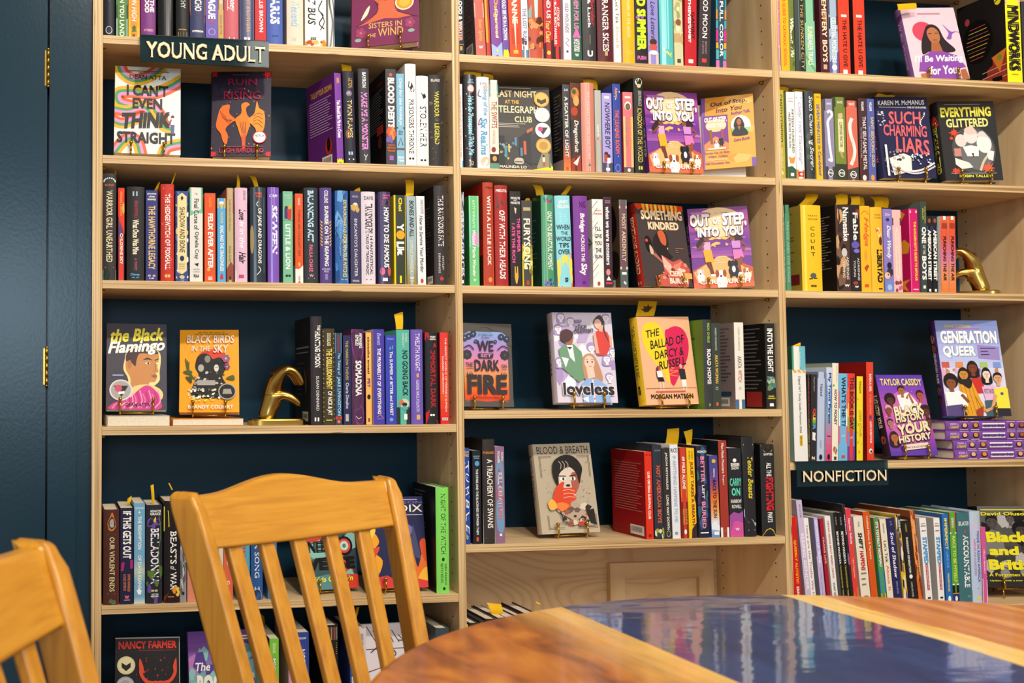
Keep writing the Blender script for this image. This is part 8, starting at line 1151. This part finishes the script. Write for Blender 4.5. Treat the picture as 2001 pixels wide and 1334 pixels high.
# ------------------------------------------------------------------ yellow card slips standing out of books
YEL = M('#e3b212', .6)
BIRD = [(.2, .55), (.36, .5), (.3, .3), (.48, .42), (.52, .22), (.62, .4), (.8, .34), (.7, .55), (.62, .72), (.44, .74), (.34, .64)]
SLIPS = [
 # bottom-left x,y  bottom-right x,y  top-right x,y  top-left x,y , plane, curl, label
 (669, 139, 687, 139, 683, 121, 663, 119, .055, .5, 'curled yellow card slip in the gold-lettered navy book, left bay second shelf', 0),
 (902, 151, 941, 150, 930, 134, 911, 132, .06, .8, 'wide curled yellow card slip in the black glossy book, middle bay second shelf', 0),
 (942, 155, 964, 155, 956, 140, 941, 134, .07, .8, 'curled yellow card slip in the pale lilac book, middle bay second shelf', 0),
 (1140, 165, 1168, 177, 1157, 146, 1133, 154, .07, .8, 'curled yellow card slip in the copper pink book, middle bay second shelf', 0),
 (1200, 166, 1228, 166, 1233, 149, 1207, 149, .1, .3, 'shaded yellow card slip behind the deep blue book, middle bay second shelf', 0),
 (1519, 176, 1540, 180, 1531, 158, 1519, 155, .06, .8, 'curled yellow card slip in the olive yellow book, right bay second shelf', 0),
 (1546, 180, 1578, 178, 1570, 163, 1556, 160, .075, .8, 'curled yellow card slip in the white and green book, right bay second shelf', 0),
 (1709, 190, 1746, 190, 1757, 177, 1718, 176, .075, .2, 'yellow card slip with bird emblem in the coral-titled navy book, right bay', 1),
 (1755, 20, 1791, 17, 1790, 6, 1753, 8, .07, .1, 'bright yellow card slip above the pale pink face-out book', 0),
 (224, 343, 227, 343, 226, 331, 225, 331, .05, .4, 'thin edge-on yellow slip in the tall charcoal book, left bay third shelf', 0),
 (301, 373, 307, 373, 313, 355, 309, 357, .07, .4, 'yellow slip leaning out of the gold-lettered navy book, left bay third shelf', 0),
 (334, 360, 337, 360, 345, 335, 342, 337, .05, .3, 'thin slanted yellow slip in the red white-lettered book, left bay third shelf', 0),
 (462, 367, 469, 367, 466, 341, 463, 341, .05, .5, 'narrow yellow slip in the pink gridded book, left bay third shelf', 0),
 (497, 365, 505, 365, 496, 338, 488, 344, .06, .6, 'yellow slip bent left in the dark glossy book, left bay third shelf', 0),
 (690, 374, 704, 374, 703, 366, 697, 368, .06, .2, 'short yellow slip tip in the dusky navy book, left bay third shelf', 0),
 (793, 383, 808, 382, 808, 347, 792, 352, .05, .3, 'tall upright yellow slip beside the pale blue to olive book, left bay', 0),
 (1048, 382, 1063, 381, 1050, 352, 1036, 355, .06, .7, 'yellow slip bent left in the green glossy book, middle bay third shelf', 0),
 (1096, 380, 1106, 381, 1120, 355, 1112, 356, .06, .7, 'yellow slip bent right in the rainbow-striped book, middle bay third shelf', 0),
 (1025, 392, 1036, 392, 1034, 387, 1028, 387, .06, .2, 'yellow slip tip in the grey and yellow book, middle bay third shelf', 0),
 (1560, 401, 1586, 401, 1599, 375, 1575, 379, .055, .8, 'wide curling yellow slip in the thick bright yellow book', 0),
 (1633, 400, 1656, 399, 1654, 375, 1632, 382, .05, .3, 'flat yellow slip in the dark bronze patterned book, right bay third shelf', 0),
 (1664, 400, 1689, 402, 1676, 374, 1655, 378, .08, .8, 'curling yellow slip at the back of the purple gem book, right bay', 0),
 (1662, 401, 1680, 400, 1679, 383, 1663, 386, .045, .2, 'short yellow slip at the front of the purple gem book, right bay', 0),
 (1708, 405, 1735, 406, 1728, 377, 1700, 384, .07, .8, 'curling yellow slip in the bold-lettered yellow book, right bay third shelf', 0),
 (774, 643, 787, 643, 787, 609, 770, 614, .05, .25, 'tall yellow slip in the teal book, left bay fourth shelf', 0),
 (1242, 618, 1278, 617, 1284, 588, 1248, 588, .075, .1, 'yellow card slip with bird emblem above the heart book, middle bay', 1),
 (1300, 868, 1324, 868, 1327, 836, 1304, 838, .06, .2, 'tall yellow slip in the white grey-blue lettered book, middle bay fifth shelf', 0),
 (1342, 871, 1350, 870, 1353, 838, 1336, 843, .06, .2, 'tall yellow slip in the golden yellow book, middle bay fifth shelf', 0),
 (1547, 676, 1564, 676, 1564, 669, 1556, 672, .05, .1, 'short yellow slip tip in the tall white study guide', 0),
 (248, 985, 254, 985, 257, 968, 249, 974, .06, .4, 'yellow slip in the tall-lettered navy book, left bay fifth shelf', 0),
 (297, 983, 302, 982, 300, 946, 294, 948, .05, .4, 'tall narrow yellow slip in the black floral book, left bay fifth shelf', 0),
 (335, 957, 338, 957, 331, 943, 329, 944, .05, .2, 'thin yellow slip tip behind the chair back, left bay fifth shelf', 0),
 (511, 1250, 520, 1248, 516, 1204, 506, 1196, .17, .5, 'shaded curled yellow slip behind the chair slats, left bay bottom shelf', 0),
 (687, 1220, 691, 1220, 702, 1186, 697, 1186, .05, .4, 'narrow yellow slip seen between chair slats, left bay bottom shelf', 0),
 (960, 1203, 982, 1201, 979, 1180, 951, 1177, .05, .5, 'curled yellow slip beyond the table edge, middle bay bottom shelf', 0),
 (1050, 1182, 1058, 1181, 1053, 1177, 1046, 1174, .05, .2, 'yellow slip tip just above the table edge, middle bay bottom shelf', 0),
]
def slip(bl, br, tr, tl, Y, curl, lab, bird):
    n = 8; mb = MB(); F = []; K2 = []
    z0 = at(*bl, Y).z; xm = at(*bl, Y).x; bay = 1 if xm < .79 else (2 if xm < 1.6 else 3)
    zmax = min([z for (b_, r_), z in ZS.items() if b_ == bay and z - TH > z0 - .01] + [2.10]) - TH - .003
    pb, pr, pt, pl = (at(*bl, Y), at(*br, Y), at(*tr, Y + .012 * curl), at(*tl, Y + .012 * curl))
    for i in range(n + 1):
        t = i / n; row = []
        for s in (0, .5, 1):
            a = pb.lerp(pr, s); b = pl.lerp(pt, s)
            p = a.lerp(b, t)
            p.z = min(p.z, zmax - .004 * s)
            p = p + Vector((0, curl * (-.010 * sin(pi * t) - .004 * sin(pi * s)), 0))
            row.append(p)
        F.append(row)
    vs = [p for r in F for p in r] + [p + Vector((0, .0005, 0)) for r in F for p in r]; m = 3 * (n + 1)
    fs = []
    for i in range(n):
        for j in range(2):
            a = i * 3 + j; fs.append((a, a + 1, a + 4, a + 3)); fs.append((m + a, m + a + 3, m + a + 4, m + a + 1))
        for j in (0, 2): a = i * 3 + j; fs.append((a, a + 3, m + a + 3, m + a))
    for i in (0, n):
        for j in (0, 1): a = i * 3 + j; fs.append((a, a + 1, m + a + 1, m + a))
    mb.add(vs, fs, YEL, False)
    if bird:
        q = [pl.lerp(pt, c).lerp(pb.lerp(pr, c), a) + Vector((0, -.0012 - curl * .016, 0)) for c, a in BIRD]
        mb.add(q, [tuple(range(len(q)))], M('#4a3a14', .6))
    o = mb.build('bookmark_slip')
    tag(o, lab, 'bookmark', 'yellow card slips in the books')
for s in SLIPS: slip((s[0], s[1]), (s[2], s[3]), (s[4], s[5]), (s[6], s[7]), s[8], s[9], s[10], s[11])

# ------------------------------------------------------------------ acrylic shelf signs with raised gold letters
def acrylic():
    m, nt, b = node_mat('smoked_acrylic')
    b.inputs['Base Color'].default_value = hexc('#2c4650'); b.inputs['Roughness'].default_value = .06
    b.inputs['Coat Weight'].default_value = .4
    tr = nt.nodes.new('ShaderNodeBsdfTransparent'); tr.inputs['Color'].default_value = (.30, .50, .54, 1)
    mx = nt.nodes.new('ShaderNodeMixShader'); mx.inputs[0].default_value = .30
    out = nt.nodes['Material Output']
    nt.links.new(tr.outputs[0], mx.inputs[1]); nt.links.new(b.outputs[0], mx.inputs[2]); nt.links.new(mx.outputs[0], out.inputs['Surface'])
    return m
ACR = acrylic()
def sign(px0, px1, z1, drop, text, c0, c1, a0, a1, lab):
    X0, X1 = at(px0, 100 if z1 > 1.5 else 920, -.008).x, at(px1, 100 if z1 > 1.5 else 920, -.008).x
    root = empty('shelf_sign', ((X0 + X1) / 2, -.006, z1)); tag(root, lab, 'sign', 'acrylic section signs')
    w = X1 - X0
    mb = MB(); mb.box((-w / 2, -.003, -drop), (w / 2, 0, .0015), ACR); mb.build('panel', root)
    mb = MB(); mb.box((-w / 2, -.003, .0012), (w / 2, .012, .0030), M('#17191b', .35)); mb.build('clip', root)
    mb = MB(); out = M('#d9b878', .3, .7); inn = M('#f6e6c4', .4)
    tm = text_mesh(text, 0, 0)
    for col, dy, grow in ((out, -.0065, 0),):
        vs0 = []
        for tx, ty in tm[0]:
            vs0.append((-w / 2 + w * (c0 + (c1 - c0) * tx), -drop * (a1 + (a0 - a1) * ty)))
        n = len(vs0)
        fr = [(x, dy, z) for x, z in vs0]; bk = [(x, -.0031, z) for x, z in vs0]
        cnt = {}
        for f in tm[1]:
            for i in range(len(f)):
                e = (f[i], f[(i + 1) % len(f)]); cnt[tuple(sorted(e))] = cnt.get(tuple(sorted(e)), 0) + 1
        side = [(a, b, n + b, n + a) for f in tm[1] for a, b in [(f[i], f[(i + 1) % len(f)]) for i in range(len(f))] if cnt[tuple(sorted((a, b)))] == 1]
        for ox, oz in ((-.0009, -.0009), (.0009, -.0009), (-.0009, .0009), (.0009, .0009)):
            mb.add([(x + ox, y, z + oz) for x, y, z in fr + bk], side, M('#b98a3a', .3, .9))
            mb.add([(x + ox, y, z + oz) for x, y, z in fr], tm[1], col)
    mb.add([(-w / 2 + w * (c0 + (c1 - c0) * tx), -.0072, -drop * (a1 + (a0 - a1) * ty)) for tx, ty in tm[0]], tm[1], inn)
    o = mb.build('lettering', root)
    return root
sign(273.8, 525.2, ZS[(1, 1)], .0565, 'YOUNG ADULT', .05, .965, .23, .83, 'teal acrylic sign with gold letters YOUNG ADULT hanging from the shelf')
sign(1556.5, 1734.7, ZS[(3, 4)], .0555, 'NONFICTION', .055, .965, .34, .80, 'teal acrylic sign with gold letters NONFICTION hanging from the shelf')

# ------------------------------------------------------------------ gold hand bookends
def hand_bookend(mirror, X, Y, z, lab, sc=1.0):
    """a hand rising from a plate: wrist, arched palm, four drooping fingers with knuckles, thumb below"""
    root = empty('hand_bookend', (X, Y, z)); tag(root, lab, 'bookend', 'gold hand bookends')
    s = -1 if mirror else 1
    mb = MB(); n = 32; pl = []
    for k in range(n):                                                  # rounded plate
        a = 2 * pi * k / n; e = .35
        cx, cy = abs(cos(a)) ** e * (1 if cos(a) >= 0 else -1), abs(sin(a)) ** e * (1 if sin(a) >= 0 else -1)
        pl.append((s * (.062 * cx + .062), .040 * cy + .045))
    for z0, z1, g0, g1 in ((0, .010, 1, 1), (.010, .013, 1, .96)):
        c = s * .062
        lo = [(c + (x - c) * g0, .045 + (y - .045) * g0, z0) for x, y in pl]; hi = [(c + (x - c) * g1, .045 + (y - .045) * g1, z1) for x, y in pl]
        mb.add(lo + hi, [(k, (k + 1) % n, n + (k + 1) % n, n + k) for k in range(n)], GOLD, True)
    mb.add([(s * .062 + (x - s * .062) * .96, .045 + (y - .045) * .96, .013) for x, y in pl], [tuple(range(n))], GOLD)
    mb.add([(x, y, 0) for x, y in pl], [tuple(range(n))[::-1]], GOLD)
    mb.build('base_plate', root)
    me = bpy.data.meshes.new('hand')
    V0 = []; E0 = []; R0 = []
    def v(x, y, zz, r):
        V0.append((s * x, y, zz)); R0.append(r); return len(V0) - 1
    def chain(pts, start=None):
        prev = start
        for p in pts:
            k = v(*p)
            if prev is not None: E0.append((prev, k))
            prev = k
        return prev
    w0 = chain([(.038, .045, .002, .027), (.043, .045, .028, .0225), (.049, .045, .052, .0215)])
    p1 = chain([(.057, .045, .078, .0245)], w0)
    yk = (.018, .036, .054, .072); ln = (.95, 1.0, 1.01, .97)
    for y, l in zip(yk, ln):
        chain([(.064, .045 + (y - .045) * .78, .106, .0150), (.078, y, .126 + .006 * (l - .97), .0132), (.081 + .017 * l, y, .121, .0118), (.081 + .029 * l, y, .107, .0108), (.081 + .036 * l, y, .094, .0096), (.081 + .038 * l, y, .086, .0066)], p1)
    chain([(.066, .032, .066, .0160), (.080, .026, .066, .0128), (.096, .024, .058, .0112), (.108, .024, .048, .0100), (.113, .022, .041, .0066)], w0)
    me.from_pydata(V0, E0, [])
    me.materials.append(GOLD)
    o = bpy.data.objects.new('hand', me); COL.objects.link(o); o.parent = root
    sk = o.modifiers.new('skin', 'SKIN'); sk.use_smooth_shade = True
    if not me.skin_vertices: me.skin_vertices.new()
    for i, d in enumerate(me.skin_vertices[0].data):
        d.radius = (R0[i], R0[i]); d.use_root = (i == 0)
    sm_ = o.modifiers.new('smooth', 'SMOOTH'); sm_.factor = .4; sm_.iterations = 1
    sb = o.modifiers.new('subd', 'SUBSURF'); sb.levels = 2; sb.render_levels = 2
    root.scale = (sc, sc, sc)
    return root
pA = at(492, 822, .02)
hand_bookend(False, pA.x, .012, ZS[(1, 4)] + .0005, 'gold hand bookend in the left bay leaning toward the tall charcoal book')
pB = at(1877, 560, .05)
hb = hand_bookend(True, pB.x + .080, .020, ZS[(3, 3)] + .0005, 'gold hand bookend in the right bay behind the orange to pink books', .95)
hb.rotation_euler = (0, 0, rad(-50))
